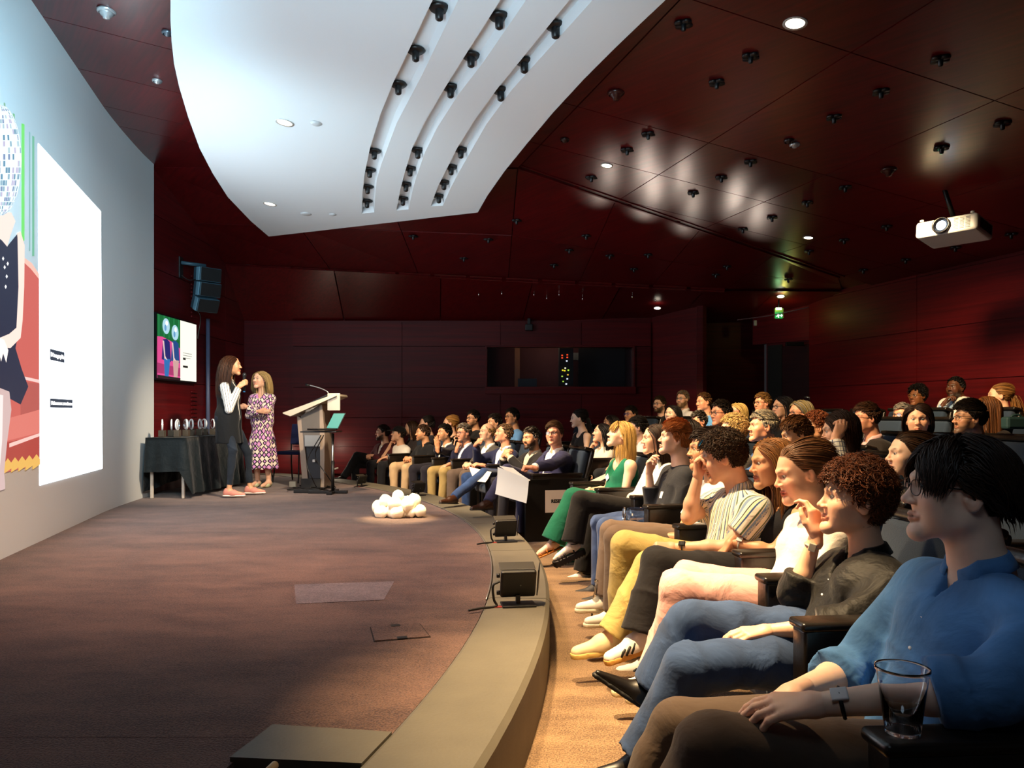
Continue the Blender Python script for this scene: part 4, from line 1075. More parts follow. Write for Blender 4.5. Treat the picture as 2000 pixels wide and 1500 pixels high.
rk = empty('equipment_rack', tuple(P(1103, 715, YB + .9)), 'tall equipment rack with red, yellow and white lights behind the booth window', 'rack')
boxobj('cabinet', P(1105, 712, YB + 1.0) , (.26, .3, .78), M_BDARK, rk)
yy = YB + .84
for px, py, c in ((1098, 694, 'ff4a20'), (1098, 699, 'ff4a20'), (1108, 693, 'ff4a20'), (1108, 698, 'ff4a20'), (1107, 705, 'e8f0ff'), (1104, 719, 'fff6c0'), (1099, 723, 'ffe030'), (1103, 724, 'ffd020'), (1110, 723, 'c0ff40'), (1108, 740, 'f0f4ff'), (1098, 735, 'a0c040'), (1106, 750, 'f0f4ff'), (1100, 745, 'a0c040'), (1109, 732, 'd0a030')):
    boxobj('indicator', P(px, py, yy), (.028, .01, .022), emis('led' + c, c, 1.6), rk, bevel=0)
dl = empty('lit_doorway', tuple(P(1151, 722, BY - .06)), 'narrow bright slit of light at the back of the control booth', 'light strip')
boxobj('light_panel', P(1151, 724, BY - .06), (.075, .03, .62), emis('slit', 'f4eaa8', 1.0), dl, bevel=0)
for px, py, l in ((1127, 696, 'upper pale sheet stuck up inside the control booth'), (1138, 724, 'lower pale sheet stuck up inside the control booth')):
    o = boxobj('notice', P(px, py, BY - .06), (.17, .012, .14), plain('notice_grey', '8a9090', .7), bevel=0); tag(o, l, 'notice')
o = boxobj('booth_partition', P(1175, 718, BY - .1), (.9, .05, .9), M_BDARK); tag(o, 'dark board at the back of the control booth on the right', 'board')
o = boxobj('booth_column', P(1010, 720, YB + 1.3), (.10, .10, 1.4), plain('column_pale', 'a06a48', .6)); tag(o, 'pale narrow column inside the control booth on the left', 'column')
o = boxobj('monitor', P(1030, 748, YB + .5), (.34, .04, .16), M_BLACK); tag(o, 'low black monitor on the booth desk behind the window', 'monitor')
lamp('POINT', tuple(P(1080, 660, YB + .9)), (0, 0, 0), 7, (1, .7, .45), .1)
cb_ = empty('wall_camera', tuple(P(1033, 640, YB - .1)), 'small dark camera fixed above the booth window', 'camera')
boxobj('body', P(1033, 640, YB - .12), (.13, .16, .11), M_BLACK, cb_, bevel=.01); boxobj('mount', P(1033, 628, YB - .08), (.05, .1, .1), M_BLACK, cb_)

# ------------------------------------------------------------------ door, exit sign
def dq(px0, px1, d0, d1, py0, py1, mat, name, par, th=.04):
    a, b = P(px0, 0, d0), P(px1, 0, d1); z1, z0 = P(0, py0, (d0 + d1) / 2)[2], P(0, py1, (d0 + d1) / 2)[2]
    n = np.cross(b[:2] - a[:2] if False else np.array([*(b - a)[:2], 0]), [0, 0, 1]); n /= np.linalg.norm(n)
    return prism(name, [(a[0], a[1], z0), (b[0], b[1], z0), (b[0], b[1], z1), (a[0], a[1], z1)], -n, th, mat, par)
dr = empty('door_1'); tag(dr, kind='structure')
M_DOOR = wood('door_wood', (0, 0, 0), '1e0406', '2c0808', stretch=(.8, .8, 30), rough=.55, coat=0, spec=.2)
dq(1497, 1583, 13.0, 12.3, 668, 910, M_WOODW, 'frame', dr, .10)
dq(1528, 1582, 12.7, 12.27, 674, 905, M_DOOR, 'leaf', dr, .05)
dq(1499, 1527, 12.95, 12.7, 674, 905, M_BDARK, 'reveal', dr, .02)
dq(1470, 1600, 13.2, 12.1, 560, 668, M_WOODW, 'overpanel', dr, .10)
boxobj('closer', P(1552, 672, 12.3), (.28, .06, .06), M_BLACK, dr)
tubeobj('handle', [P(1570, 776, 12.2), P(1581, 776, 12.15), P(1581, 782, 12.15)], .014, M_STEEL, dr)
DE = 11.9
xs = empty('exit_sign', tuple(P(1522, 612, DE)), 'lit green emergency exit sign hanging over the doorway', 'exit sign')
boxobj('housing', P(1521, 612, DE), (.135, .05, .15), plain('sign_frame', 'b8c060', .5), xs)
boxobj('panel', P(1521, 616, DE - .028), (.115, .006, .095), emis('exit_green', '18a84a', 1.0), xs, bevel=0)
boxobj('lamp', P(1521, 603, DE - .028), (.09, .01, .035), emis('exit_lamp', 'd8ffc0', 5), xs, bevel=0)
def sg(px, py): return P(px, py, DE - .033)
M_SW = emis('exit_white', 'f2fff2', 1.6)
prism('running_figure', [sg(1515, 619), sg(1518, 616), sg(1517, 613), sg(1520, 612), sg(1522, 615), sg(1524, 616), sg(1521, 617), sg(1522, 620), sg(1520, 621), sg(1519, 618)], (0, -1, 0), .002, M_SW, xs)
prism('arrow', [sg(1526, 613), sg(1529, 616), sg(1526, 620), sg(1526, 617.5), sg(1524, 617.5), sg(1524, 615), sg(1526, 615)], (0, -1, 0), .002, M_SW, xs)
tubeobj('hanger', [P(1521, 602, DE), P(1521, 585, DE)], .01, M_BLACK, xs)
lamp('POINT', tuple(P(1530, 614, DE + .12)), (0, 0, 0), 2.2, (.85, .75, .15), .03)
lamp('POINT', tuple(P(1520, 606, DE - .12)), (0, 0, 0), .35, (.3, 1, .35), .03)
V, Q = tube(bez(P(1440, 625, 11.9), P(1500, 617, 11.75), P(1540, 609, 11.6), P(1580, 600, 11.5)), .008, 5)
tag(meshobj('cable_run', V, split_tris(Q), plain('cable_pale', '6a5050', .5)), 'thin cable strung past the exit sign', 'cable')
o = boxobj('wall_sensor', P(1475, 631, 12.8), (.05, .04, .09), plain('sensor_white', '9a9a98', .5), bevel=.008); tag(o, 'small pale box on the wall left of the exit sign', 'sensor')
V, Q = tube([P(500, 1530, 1.95), P(537, 1494, 2.05)], [.012, .011], 10)
tag(meshobj('rail_end', V, split_tris(Q), plain('pale_wood', 'b89a6c', .5)), 'pale wooden rail end poking up at the bottom edge of the stage', 'rail')
V, Q = tube([P(634, 922, 12.2), P(660, 914, 11.9)], .012, 6)
tag(meshobj('floor_rail', V, split_tris(Q), plain('pale_rail', 'e8e0d0', .4)), 'thin pale rail on the floor behind the laptop stand', 'rail')
# ------------------------------------------------------------------ implicit surfaces -> meshes
def vn(v): v = np.asarray(v, float); return v / (np.linalg.norm(v) + 1e-9)
def rc(a, b, ra, rb=None):
    """round cone"""
    a = np.asarray(a, np.float32); b = np.asarray(b, np.float32); rb = ra if rb is None else rb
    ba = b - a; q = float(ba @ ba) + 1e-9
    def f(p):
        pa = p - a; t = np.clip(pa @ ba / q, 0, 1)
        d = pa - t[:, None] * ba
        return np.sqrt(np.einsum('ij,ij->i', d, d)) - (ra + (rb - ra) * t)
    f.bb = (np.minimum(a - ra, b - rb), np.maximum(a + ra, b + rb)); return f
def el(c, r, R=None):
    c = np.asarray(c, np.float32); r = np.asarray(r, np.float32); R_ = None if R is None else np.asarray(R, np.float32)
    def f(p):
        q = p - c
        if R_ is not None: q = q @ R_
        k0 = np.sqrt(((q / r) ** 2).sum(1)); k1 = np.sqrt(((q / (r * r)) ** 2).sum(1)) + 1e-9
        return k0 * (k0 - 1) / k1
    m = float(r.max()); f.bb = (c - m, c + m); return f
def flat(f, pt, n):
    """cut f where n points outward beyond pt"""
    pt = np.asarray(pt, np.float32); n = vn(n).astype(np.float32)
    def g(p): return np.maximum(f(p), (p - pt) @ n)
    g.bb = f.bb; return g
def smin(a, b, k):
    if k <= 0: return np.minimum(a, b)
    h = np.maximum(k - np.abs(a - b), 0) / k
    return np.minimum(a, b) - h * h * k * .25
class SDF:
    def __init__(s): s.ops = []; s.noise = None
    def add(s, f, k=.02): s.ops.append(('+', f, k)); return s
    def sub(s, f, k=.006): s.ops.append(('-', f, k)); return s
    def __call__(s, p):
        p = p.astype(np.float32); d = None
        for o, f, k in s.ops:
            e = f(p)
            if o == '+': d = e if d is None else smin(d, e, k)
            else: d = -smin(-d, e, k)
        if s.noise is not None: d = d + s.noise(p)
        return d
    def bbox(s, pad=.02):
        bs = [f.bb for o, f, k in s.ops if o == '+' and hasattr(f, 'bb')]
        return np.min([b[0] for b in bs], 0) - pad, np.max([b[1] for b in bs], 0) + pad
_CORN = np.array([(i, j, k) for i in (0, 1) for j in (0, 1) for k in (0, 1)])
_EDG = [(a, b) for a in range(8) for b in range(8) if a < b and np.abs(_CORN[a] - _CORN[b]).sum() == 1]
def surf(f, h, pad=.02, lo=None, hi=None, B=6):
    """sparse surface nets -> V, quads"""
    if lo is None: lo, hi = f.bbox(pad)
    lo = np.asarray(lo, float); nb = np.maximum(np.ceil((np.asarray(hi) - lo) / (h * B)).astype(int), 1); n = nb * B
    gi = np.stack(np.meshgrid(*[np.arange(x) for x in nb], indexing='ij'), -1).reshape(-1, 3)
    cen = lo + (gi * B + (B - 1) / 2) * h
    d = f(cen); keep = np.abs(d) < h * B * 1.05 + .012
    D = np.empty(n, np.float32)
    Dv = D.reshape(nb[0], B, nb[1], B, nb[2], B).transpose(0, 2, 4, 1, 3, 5)
    Dv[...] = np.where(d > 0, 1., -1.).reshape(nb)[:, :, :, None, None, None]
    off = np.stack(np.meshgrid(*[np.arange(B)] * 3, indexing='ij'), -1).reshape(-1, 3)
    kg = gi[keep]
    if not len(kg): return np.zeros((0, 3)), np.zeros((0, 4), int)
    pts = (lo + ((kg * B)[:, None] + off[None]) * h).reshape(-1, 3)
    val = np.concatenate([f(c) for c in np.array_split(pts, max(1, len(pts) // 60000))])
    idx = ((kg * B)[:, None] + off[None]).reshape(-1, 3)
    D[idx[:, 0], idx[:, 1], idx[:, 2]] = val
    D[0] = D[-1] = 1; D[:, 0] = D[:, -1] = 1; D[:, :, 0] = D[:, :, -1] = 1
    S = D < 0
    c = np.stack([S[a:n[0] - 1 + a, b:n[1] - 1 + b, e:n[2] - 1 + e] for a, b, e in _CORN])
    cnt = c.sum(0); act = np.argwhere((cnt > 0) & (cnt < 8))
    if not len(act): return np.zeros((0, 3)), np.zeros((0, 4), int)
    cv = np.stack([D[act[:, 0] + a, act[:, 1] + b, act[:, 2] + e] for a, b, e in _CORN], 1)
    acc = np.zeros((len(act), 3)); w = np.zeros(len(act))
    for a, b in _EDG:
        x, y = cv[:, a], cv[:, b]; m = (x < 0) != (y < 0)
        t = np.where(m, x / np.where(m, x - y, 1), 0)
        acc += np.where(m[:, None], _CORN[a] + t[:, None] * (_CORN[b] - _CORN[a]), 0); w += m
    V = lo + (act + acc / w[:, None]) * h
    I = np.full(n, -1, np.int32); I[act[:, 0], act[:, 1], act[:, 2]] = np.arange(len(act))
    Q = []
    for ax in range(3):
        u, v = (ax + 1) % 3, (ax + 2) % 3
        s0 = [slice(0, n[i]) for i in range(3)]; s1 = list(s0); s0[ax] = slice(0, n[ax] - 1); s1[ax] = slice(1, n[ax])
        A, Bq = S[tuple(s0)], S[tuple(s1)]
        e = np.argwhere(A != Bq); e = e[(e[:, u] > 0) & (e[:, v] > 0)]
        du = np.zeros(3, int); du[u] = 1; dv = np.zeros(3, int); dv[v] = 1
        g = lambda x: I[x[:, 0], x[:, 1], x[:, 2]]
        q = np.stack([g(e - du - dv), g(e - dv), g(e), g(e - du)], 1)
        fl = ~A[e[:, 0], e[:, 1], e[:, 2]]
        q[fl] = q[fl][:, ::-1]; Q.append(q[(q >= 0).all(1)])
    return V, np.concatenate(Q)
def folds(seed, amp, fr=18, sq=(1, 1, 1)):
    r = np.random.RandomState(seed); ph = r.rand(6) * 6.28; W = r.randn(3, 3) * .5 + np.eye(3)
    W = (W * fr).astype(np.float32)
    def f(p):
        q = p @ W + ph[:3].astype(np.float32)
        a = np.sin(q[:, 0] + 1.6 * np.sin(q[:, 1] * .6)); b = np.sin(q[:, 1] * 1.3 + 1.4 * np.sin(q[:, 2] * .7)); c = np.sin(q[:, 2] * .8 + q[:, 0] * .5)
        rg = np.exp(-np.abs(np.sin(q[:, 0] * .55 + .9 * np.sin(q[:, 2] * .5) + .4 * c)) * 5)
        return (amp * (.8 * a * b + .5 * c * a - 1.3 * rg)).astype(np.float32)
    return f

# ------------------------------------------------------------------ heads
HC = np.array([0, -.012, .032]); HR = np.array([.079, .100, .094])
def head_sdf(sx, wide, T, neck_to, female):
    """T: head frame -> world; returns SDF in world coordinates"""
    M, H = T
    w = lambda x, y, z: H + M @ np.array([x, y, z])
    S = SDF()
    S.add(el(w(0, -.012, .035), (.076 * wide, .098, .090), M), 0)
    S.add(el(w(0, .022, -.022), (.061 * wide, .068, .082), M), .035)
    j = .86 if female else 1.0
    for s in (-1, 1):
        S.add(rc(w(.048 * s * j * wide, .004, -.062), w(.012 * s, .076, -.098), .022 * j, .017), .028)
        S.add(el(w(.044 * s * wide, .060, -.018), (.022, .022, .018), M), .03)
        S.add(rc(w(.012 * s, .089, .030), w(.046 * s, .068, .028), .0095 if not female else .007, .008), .018)
    for s in (-1, 1): S.add(el(w(.036 * s, .048, -.048), (.026, .026, .030), M), .03)
    S.add(el(w(0, .080, -.098), (.020, .017, .016), M), .02)
    S.add(rc(w(0, .087, .018), w(0, .106, -.020), .0075, .0100), .014)
    S.add(el(w(0, .1075, -.024), (.0110, .0115, .0092), M), .008)
    for s in (-1, 1):
        S.add(el(w(.0135 * s, .099, -.027), (.0085, .011, .0075), M), .006)
        S.sub(el(w(.031 * s, .103, .009), (.020, .020, .0115), M), .016)
        ec = w(.031 * s, .0752, .010); up_ = M[:, 2]
        S.add(flat(el(ec, (.0150, .0136, .0136), M), ec + up_ * (.0042 + (.0 if not female else .0004)), -up_ + M[:, 1] * .25), .003)
        S.add(flat(el(ec, (.0145, .0130, .0130), M), ec - up_ * .0052, up_ + M[:, 1] * .12), .003)
        S.sub(el(w(.007 * s, .104, -.0345), (.0035, .006, .003), M), .003)
    # lips
    S.add(rc(w(-.019, .087, -.0595), w(0, .0965, -.0555), .0036, .0050), .008); S.add(rc(w(.019, .087, -.0595), w(0, .0965, -.0555), .0036, .0050), .008)
    S.add(rc(w(-.016, .087, -.0655), w(0, .0945, -.0685), .0036, .0056), .007); S.add(rc(w(.016, .087, -.0655), w(0, .0945, -.0685), .0036, .0056), .007)
    S.sub(rc(w(-.023, .093, -.0615), w(.023, .093, -.0615), .0012), .004)
    # ears
    for s in (-1, 1):
        Re = M @ rot_axis((0, 0, 1), s * .35) @ rot_axis((1, 0, 0), -.12)
        S.add(el(w(.077 * s * wide, -.010, -.002), (.0085, .0205, .0330), Re), .007)
        S.sub(el(w(.086 * s * wide, -.004, .002), (.0065, .011, .020), Re), .004)
        S.add(el(w(.078 * s * wide, .004, -.012), (.004, .005, .008), Re), .004)
    # neck
    nr = .050 if female else .058
    S.add(rc(w(0, -.028, -.045), neck_to, nr, nr + .006), .03)
    return S
HAIRAZ = [0, .45, .85, 1.15, 1.42, 1.62, 1.85, 2.1, 2.5, 3.15]
def hair_thr(q, line=0.0, sideburn=0.0):
    """q in head frame -> height of the hairline there"""
    az = np.arctan2(np.abs(q[:, 0]), q[:, 1])
    z = np.interp(az, HAIRAZ, [.086 + line, .084 + line, .074 + line * .8, .040, .010 - sideburn, .010, .036, -.030, -.072, -.080])
    return z
def paint_head(Vw, T, skin, hairc, style, female, beard=0.0, brow=True, line=0.0, lip=None, blush=1.0):
    M, H = T; q = (Vw - H) @ M
    skin = np.array(skin); C = np.tile(skin, (len(q), 1))
    red = np.array([1.08, .86, .82])
    # ruddier nose, cheeks, ears
    def g(c, r): return np.exp(-(((q - np.array(c)) / r) ** 2).sum(1))
    rd = g((.045, .07, -.02), .024) + g((-.045, .07, -.02), .024) + g((0, .115, -.022), .018) + .8 * g((.08, -.01, 0), .03) + .8 * g((-.08, -.01, 0), .03)
    rd = np.clip(rd * .8 * blush, 0, 1)[:, None]
    C = C * (1 - rd) + C * red * rd
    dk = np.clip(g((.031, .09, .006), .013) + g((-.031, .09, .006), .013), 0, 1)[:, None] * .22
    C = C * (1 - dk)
    lipc = np.array(lip if lip is not None else (skin * (np.array([.92, .58, .55]) if female else np.array([.93, .70, .66]))))
    lm = np.clip(1.6 * np.exp(-((np.abs(q[:, 0]) / .024) ** 4 + ((q[:, 2] + .0625) / .0095) ** 4)) * (q[:, 1] > .075), 0, 1)[:, None]
    C = C * (1 - lm) + lipc * lm
    dm = np.clip(1.3 * np.exp(-((np.abs(q[:, 0]) / .021) ** 4 + ((q[:, 2] + .0615) / .0022) ** 2)) * (q[:, 1] > .08), 0, 1)[:, None]
    C = C * (1 - .6 * dm)
    hc = np.array(hairc)
    if brow:
        for s in (-1, 1):
            a = np.array([.013 * s, .090, .0285]); b = np.array([.033 * s, .084, .0365]); c = np.array([.050 * s, .066, .030])
            d = np.minimum(_segd(q, a, b), _segd(q, b, c)); m = np.clip(1.5 * np.exp(-(d / (.0055 if female else .007)) ** 2), 0, 1)[:, None] * .8
            C = C * (1 - m) + np.minimum(hc, .12) * m
        for s in (-1, 1):   # lash line
            d = _segd(q, np.array([.019 * s, .088, .0135]), np.array([.043 * s, .078, .0135])); m = np.clip(1.4 * np.exp(-(d / .0038) ** 2), 0, 1)[:, None] * .75
            C = C * (1 - m) + np.array([.02, .014, .012]) * m
    if beard > 0:
        lowf = np.clip((-.045 - q[:, 2]) / .02, 0, 1) * np.clip((q[:, 1] + .03) / .04, 0, 1) * np.clip((q[:, 2] + .15) / .03, 0, 1)
        mous = np.exp(-((np.abs(q[:, 0]) / .03) ** 4 + ((q[:, 2] + .046) / .008) ** 2)) * (q[:, 1] > .07)
        cheek = np.clip((-.005 - q[:, 2] - np.clip(q[:, 1] - .0, 0, 1) * .55) / .02, 0, 1) * np.clip((q[:, 1] + .02) / .03, 0, 1) * (q[:, 2] > -.14)
        m = np.clip(np.maximum(np.maximum(lowf, mous), cheek) * beard, 0, .93)[:, None] * (1 - lm)
        C = C * (1 - m) + np.minimum(hc * 1.0, .3) * m
    if style not in ('shaved',):
        up = q[:, 2] - hair_thr(q, line)
        qq = (q - HC) / (HR * 1.06); near = np.abs(np.sqrt((qq ** 2).sum(1)) - .97) < .12
        ear = np.abs(q[:, 0]) > .0815
        m = (np.clip(up / .008, 0, 1) * near * ~ear)[:, None]
        if style == 'bald': m = m * np.clip((.062 - q[:, 2]) / .015, 0, 1)[:, None]
        C = C * (1 - m) + hc * .6 * m
    return C
def _segd(p, a, b):
    ba = b - a; t = np.clip((p - a) @ ba / (ba @ ba), 0, 1); return np.linalg.norm(p - a - t[:, None] * ba, axis=1)
def eyes_geo(T, iris, look=(0, 0), lid=.0):
    M, H = T; parts = []; cols = []
    V, Q = lathe([(0, -.0118), (.006, -.0102), (.0102, -.006), (.0118, 0), (.0102, .006), (.0078, .0088), (.0056, .0104), (.0050, .0107), (.0030, .01145), (.0024, .0116), (0, .0118)], 14)
    for s in (-1, 1):
        R = rot_axis((0, 0, 1), -look[0]) @ rot_axis((1, 0, 0), look[1]) @ frame_from((0, 0, 1), (0, 1, 0))
        W = V @ R.T + np.array([.031 * s, .0755, .010])
        parts.append((W @ M.T + H, Q))
        r = np.linalg.norm(V[:, :2], axis=1); f = V[:, 2] > 0
        c = np.tile(np.array([.46, .42, .40]), (len(V), 1)); c[(r < .0058) & f] = iris; c[(r < .0028) & f] = .004
        cols.append(c)
    V, Q = cat_geo(parts); return V, Q, np.concatenate(cols)
def hair_strands(style, T, col, n, seed, rad=.003, length=None, line=0.0, part=0.0, K=9, fringe=False, sweep=0.0, side_len=.02, vol=1.0, down=None, knot=(0, -.115, .02), tail=.2, colvar=.3, grey=0.0):
    M, H = T; r = np.random.RandomState(seed); g = M.T @ np.array([0, 0, -1.0])
    er = HR * 1.035
    d = r.randn(int(n * 3.2), 3); d /= np.linalg.norm(d, axis=1)[:, None]; p = HC + d * er
    ok = p[:, 2] > hair_thr(p, line)
    if style == 'mop': ok &= p[:, 2] > -.015
    if style == 'bald': ok &= (p[:, 2] < .055 + .01 * r.randn(len(p))) & (p[:, 1] < .045)
    p = p[ok][:n]; n = len(p); d = (p - HC) / er; d /= np.linalg.norm(d, axis=1)[:, None]
    nz = lambda s=1.0: r.randn(n, 3) * s
    front = np.clip(p[:, 1] / .07, -1, 1); topness = np.clip((p[:, 2] - .05) / .05, 0, 1)[:, None]
    sx = np.sign(p[:, 0] - part); sx[sx == 0] = 1
    lift = .0; gl = 0.0
    if style in ('short', 'bald', 'crop'):
        L = length or .045; base = np.stack([np.where(topness[:, 0] > .2, sweep, .1 * np.sign(p[:, 0])), np.where(topness[:, 0] > .2, .55 - .25 * abs(sweep), -.55), np.where(topness[:, 0] > .2, .1, -1.0)], 1)
        Ls = side_len + (L - side_len) * topness[:, 0]; Ls *= r.uniform(.75, 1.2, n); lift = .35 * vol * topness[:, 0] + .08
    elif style == 'curly':
        L = length or .08; base = nz(.9) + np.array([0, .1, -.25]); Ls = L * r.uniform(.7, 1.25, n) * (.55 + .45 * topness[:, 0]); lift = np.full(n, .9)
    elif style in ('long', 'bob'):
        L = length or .36; base = np.stack([sx * (.75 + .3 * topness[:, 0]), -.45 - .25 * (front > .2), -.75 * np.ones(n)], 1); Ls = L * r.uniform(.85, 1.06, n); lift = np.full(n, .02); gl = 1.0
        # hair further down the head is already hanging
        Ls = Ls - np.clip((.10 - p[:, 2]), 0, .2) * .8
    elif style == 'pony':
        kn = np.array(knot); base = kn - p; base /= np.linalg.norm(base, axis=1)[:, None]; Ls = np.linalg.norm(kn - p, axis=1) * 1.22; lift = np.full(n, .0)
    elif style == 'mop':     # thick straight mop falling over the brow and ears
        L = length or .13; tp = topness[:, 0]; fz = np.clip(p[:, 1] / .06, -1, 1)
        base = np.stack([sx * (.55 + .3 * tp), np.where((fz > .2) & (tp > .35), .55, -.85), -.55 + .1 * tp], 1)
        Ls = L * r.uniform(.8, 1.1, n) * np.where(tp > .35, np.where(fz > .2, .62, .85), np.where(p[:, 1] > -.01, .34, np.where(p[:, 2] < -.01, .30, .52))); lift = np.full(n, .12); gl = .35
    base = base + nz(.09 if style != 'curly' else .13)
    layer = r.uniform(.0, .10, n) * vol + .02
    P_ = np.zeros((K, n, 3)); P_[0] = p - d * .006
    cur = p.copy(); prev = base / (np.linalg.norm(base, axis=1)[:, None] + 1e-9); step = Ls / (K - 1)
    fr = (p[:, 1] > .045) & (p[:, 2] > .06) & (np.abs(p[:, 0]) < .055) if fringe else np.zeros(n, bool)
    if fringe:
        Ls = np.where(fr, .085 * r.uniform(.85, 1.1, n), Ls); step = Ls / (K - 1)
        base[fr] = np.stack([p[fr, 0] * 2, np.full(fr.sum(), .5), np.full(fr.sum(), -.9)], 1)
    a1 = r.uniform(0, 6.28, n); turns = r.uniform(1.2, 2.2, n)
    for k in range(1, K):
        e = (cur - HC) / er; q = np.linalg.norm(e, axis=1)[:, None]; nr = e / er; nr /= np.linalg.norm(nr, axis=1)[:, None]
        if style == 'pony':
            b = np.array(knot) - cur; dist = np.linalg.norm(b, axis=1)[:, None]; t = b / (dist + 1e-6); t = t - nr * (t * nr).sum(1)[:, None] * (dist > .03)
        else:
            t = base - nr * (base * nr).sum(1)[:, None]
        t /= np.linalg.norm(t, axis=1)[:, None] + 1e-9
        if gl:
            low = np.clip((.01 - cur[:, 2]) / .05, 0, 1)[:, None] * gl
            low = np.maximum(low, np.clip((q - 1.18) / .2, 0, 1))
            t = t * (1 - low) + (g + .0 * nr) * low
        t = t + nr * (np.asarray(lift) * (1 - .55 * k / K))[:, None] if np.ndim(lift) else t + nr * lift
        t = .55 * t + .45 * prev; t /= np.linalg.norm(t, axis=1)[:, None]
        if style == 'curly':
            A = np.cross(nr, [0.3, .2, .9]); A /= np.linalg.norm(A, axis=1)[:, None]; Bv = np.cross(nr, A)
            an = a1 + turns * 6.28 * k / K; hel = (A * np.cos(an)[:, None] + Bv * np.sin(an)[:, None])
            cur = cur + (t * .5 + hel * .68) * step[:, None]
        else:
            cur = cur + t * step[:, None]
            if style in ('long', 'mop'): cur = cur + (np.sin(a1 + k * 1.1)[:, None] * np.cross(t, nr)) * .0016 * vol
        # stay outside the skull, forehead to nape
        e = (cur - HC) / er; q = np.linalg.norm(e, axis=1); mn = 1 + layer; ins = (q < mn)
        if style == 'pony': mn = 1 + layer * .35; ins = q < mn
        e[ins] *= (mn[ins] / q[ins])[:, None]; cur = HC + e * er
        if gl:   # hanging hair keeps off the neck and face
            hang = cur[:, 2] < -.03
            fm = hang & (cur[:, 1] > .03) & (np.abs(cur[:, 0]) < .062); cur[fm, 0] = np.sign(cur[fm, 0] + 1e-6) * .064
            rr = np.hypot(cur[:, 0], cur[:, 1] + .03); nk = hang & (rr < .066)
            cur[nk, 0] *= (.066 / rr[nk]); cur[nk, 1] = (cur[nk, 1] + .03) * (.066 / rr[nk]) - .03
        prev = t; P_[k] = cur
    groups = [(P_, np.full(n, rad))]
    if style == 'pony' and tail > .02:
        m = 60; kn = np.array(knot); Pt = np.zeros((K, m, 3)); o = r.randn(m, 3) * .012; c = kn + o; Pt[0] = kn
        v = np.tile(np.array([0, -.6, .1]), (m, 1)) + r.randn(m, 3) * .15
        for k in range(1, K):
            v = .6 * v + .6 * g + r.randn(m, 3) * .08; v /= np.linalg.norm(v, axis=1)[:, None]; c = c + v * tail / K; Pt[k] = c
        groups.append((Pt, np.full(m, rad * 1.6)))
    Vs, Qs, Cs, off = [], [], [], 0
    prof = np.interp(np.linspace(0, 1, K), [0, .15, .65, 1], [.9, 1, .9, .06])
    for Pg, rg in groups:
        m = Pg.shape[1]; tg = np.gradient(Pg, axis=0); tg /= np.linalg.norm(tg, axis=2)[..., None] + 1e-9
        nr = Pg - HC; nr -= tg * (nr * tg).sum(2)[..., None]; nr /= np.linalg.norm(nr, axis=2)[..., None] + 1e-9
        bi = np.cross(tg, nr); rr = prof[:, None, None] * rg[None, :, None]
        ring = np.stack([Pg + bi * rr * 1.5, Pg + nr * rr * .75, Pg - bi * rr * 1.5, Pg - nr * rr * .75], 2)   # K,m,4,3
        V = ring.transpose(1, 0, 2, 3).reshape(-1, 3) @ M.T + H
        b = (np.arange(m) * K * 4)[:, None, None, None] + (np.arange(K - 1) * 4)[None, :, None, None]
        i = np.arange(4)[None, None, :, None]; j = (np.arange(4) + 1) % 4; j = j[None, None, :, None]
        Q = np.concatenate([b + i, b + j, b + j + 4, b + i + 4], 3).reshape(-1, 4)
        cv = 1 + colvar * r.randn(m); cv = np.clip(cv, .45, 1.8)
        C = np.array(col)[None] * cv[:, None]
        if grey: gm = r.rand(m) < grey; C[gm] = np.array([.20, .185, .17]) * cv[gm][:, None]
        C = np.repeat(C, K * 4, 0)
        Vs.append(V); Qs.append(Q + off); Cs.append(C); off += len(V)
    return np.concatenate(Vs), np.concatenate(Qs), np.concatenate(Cs)

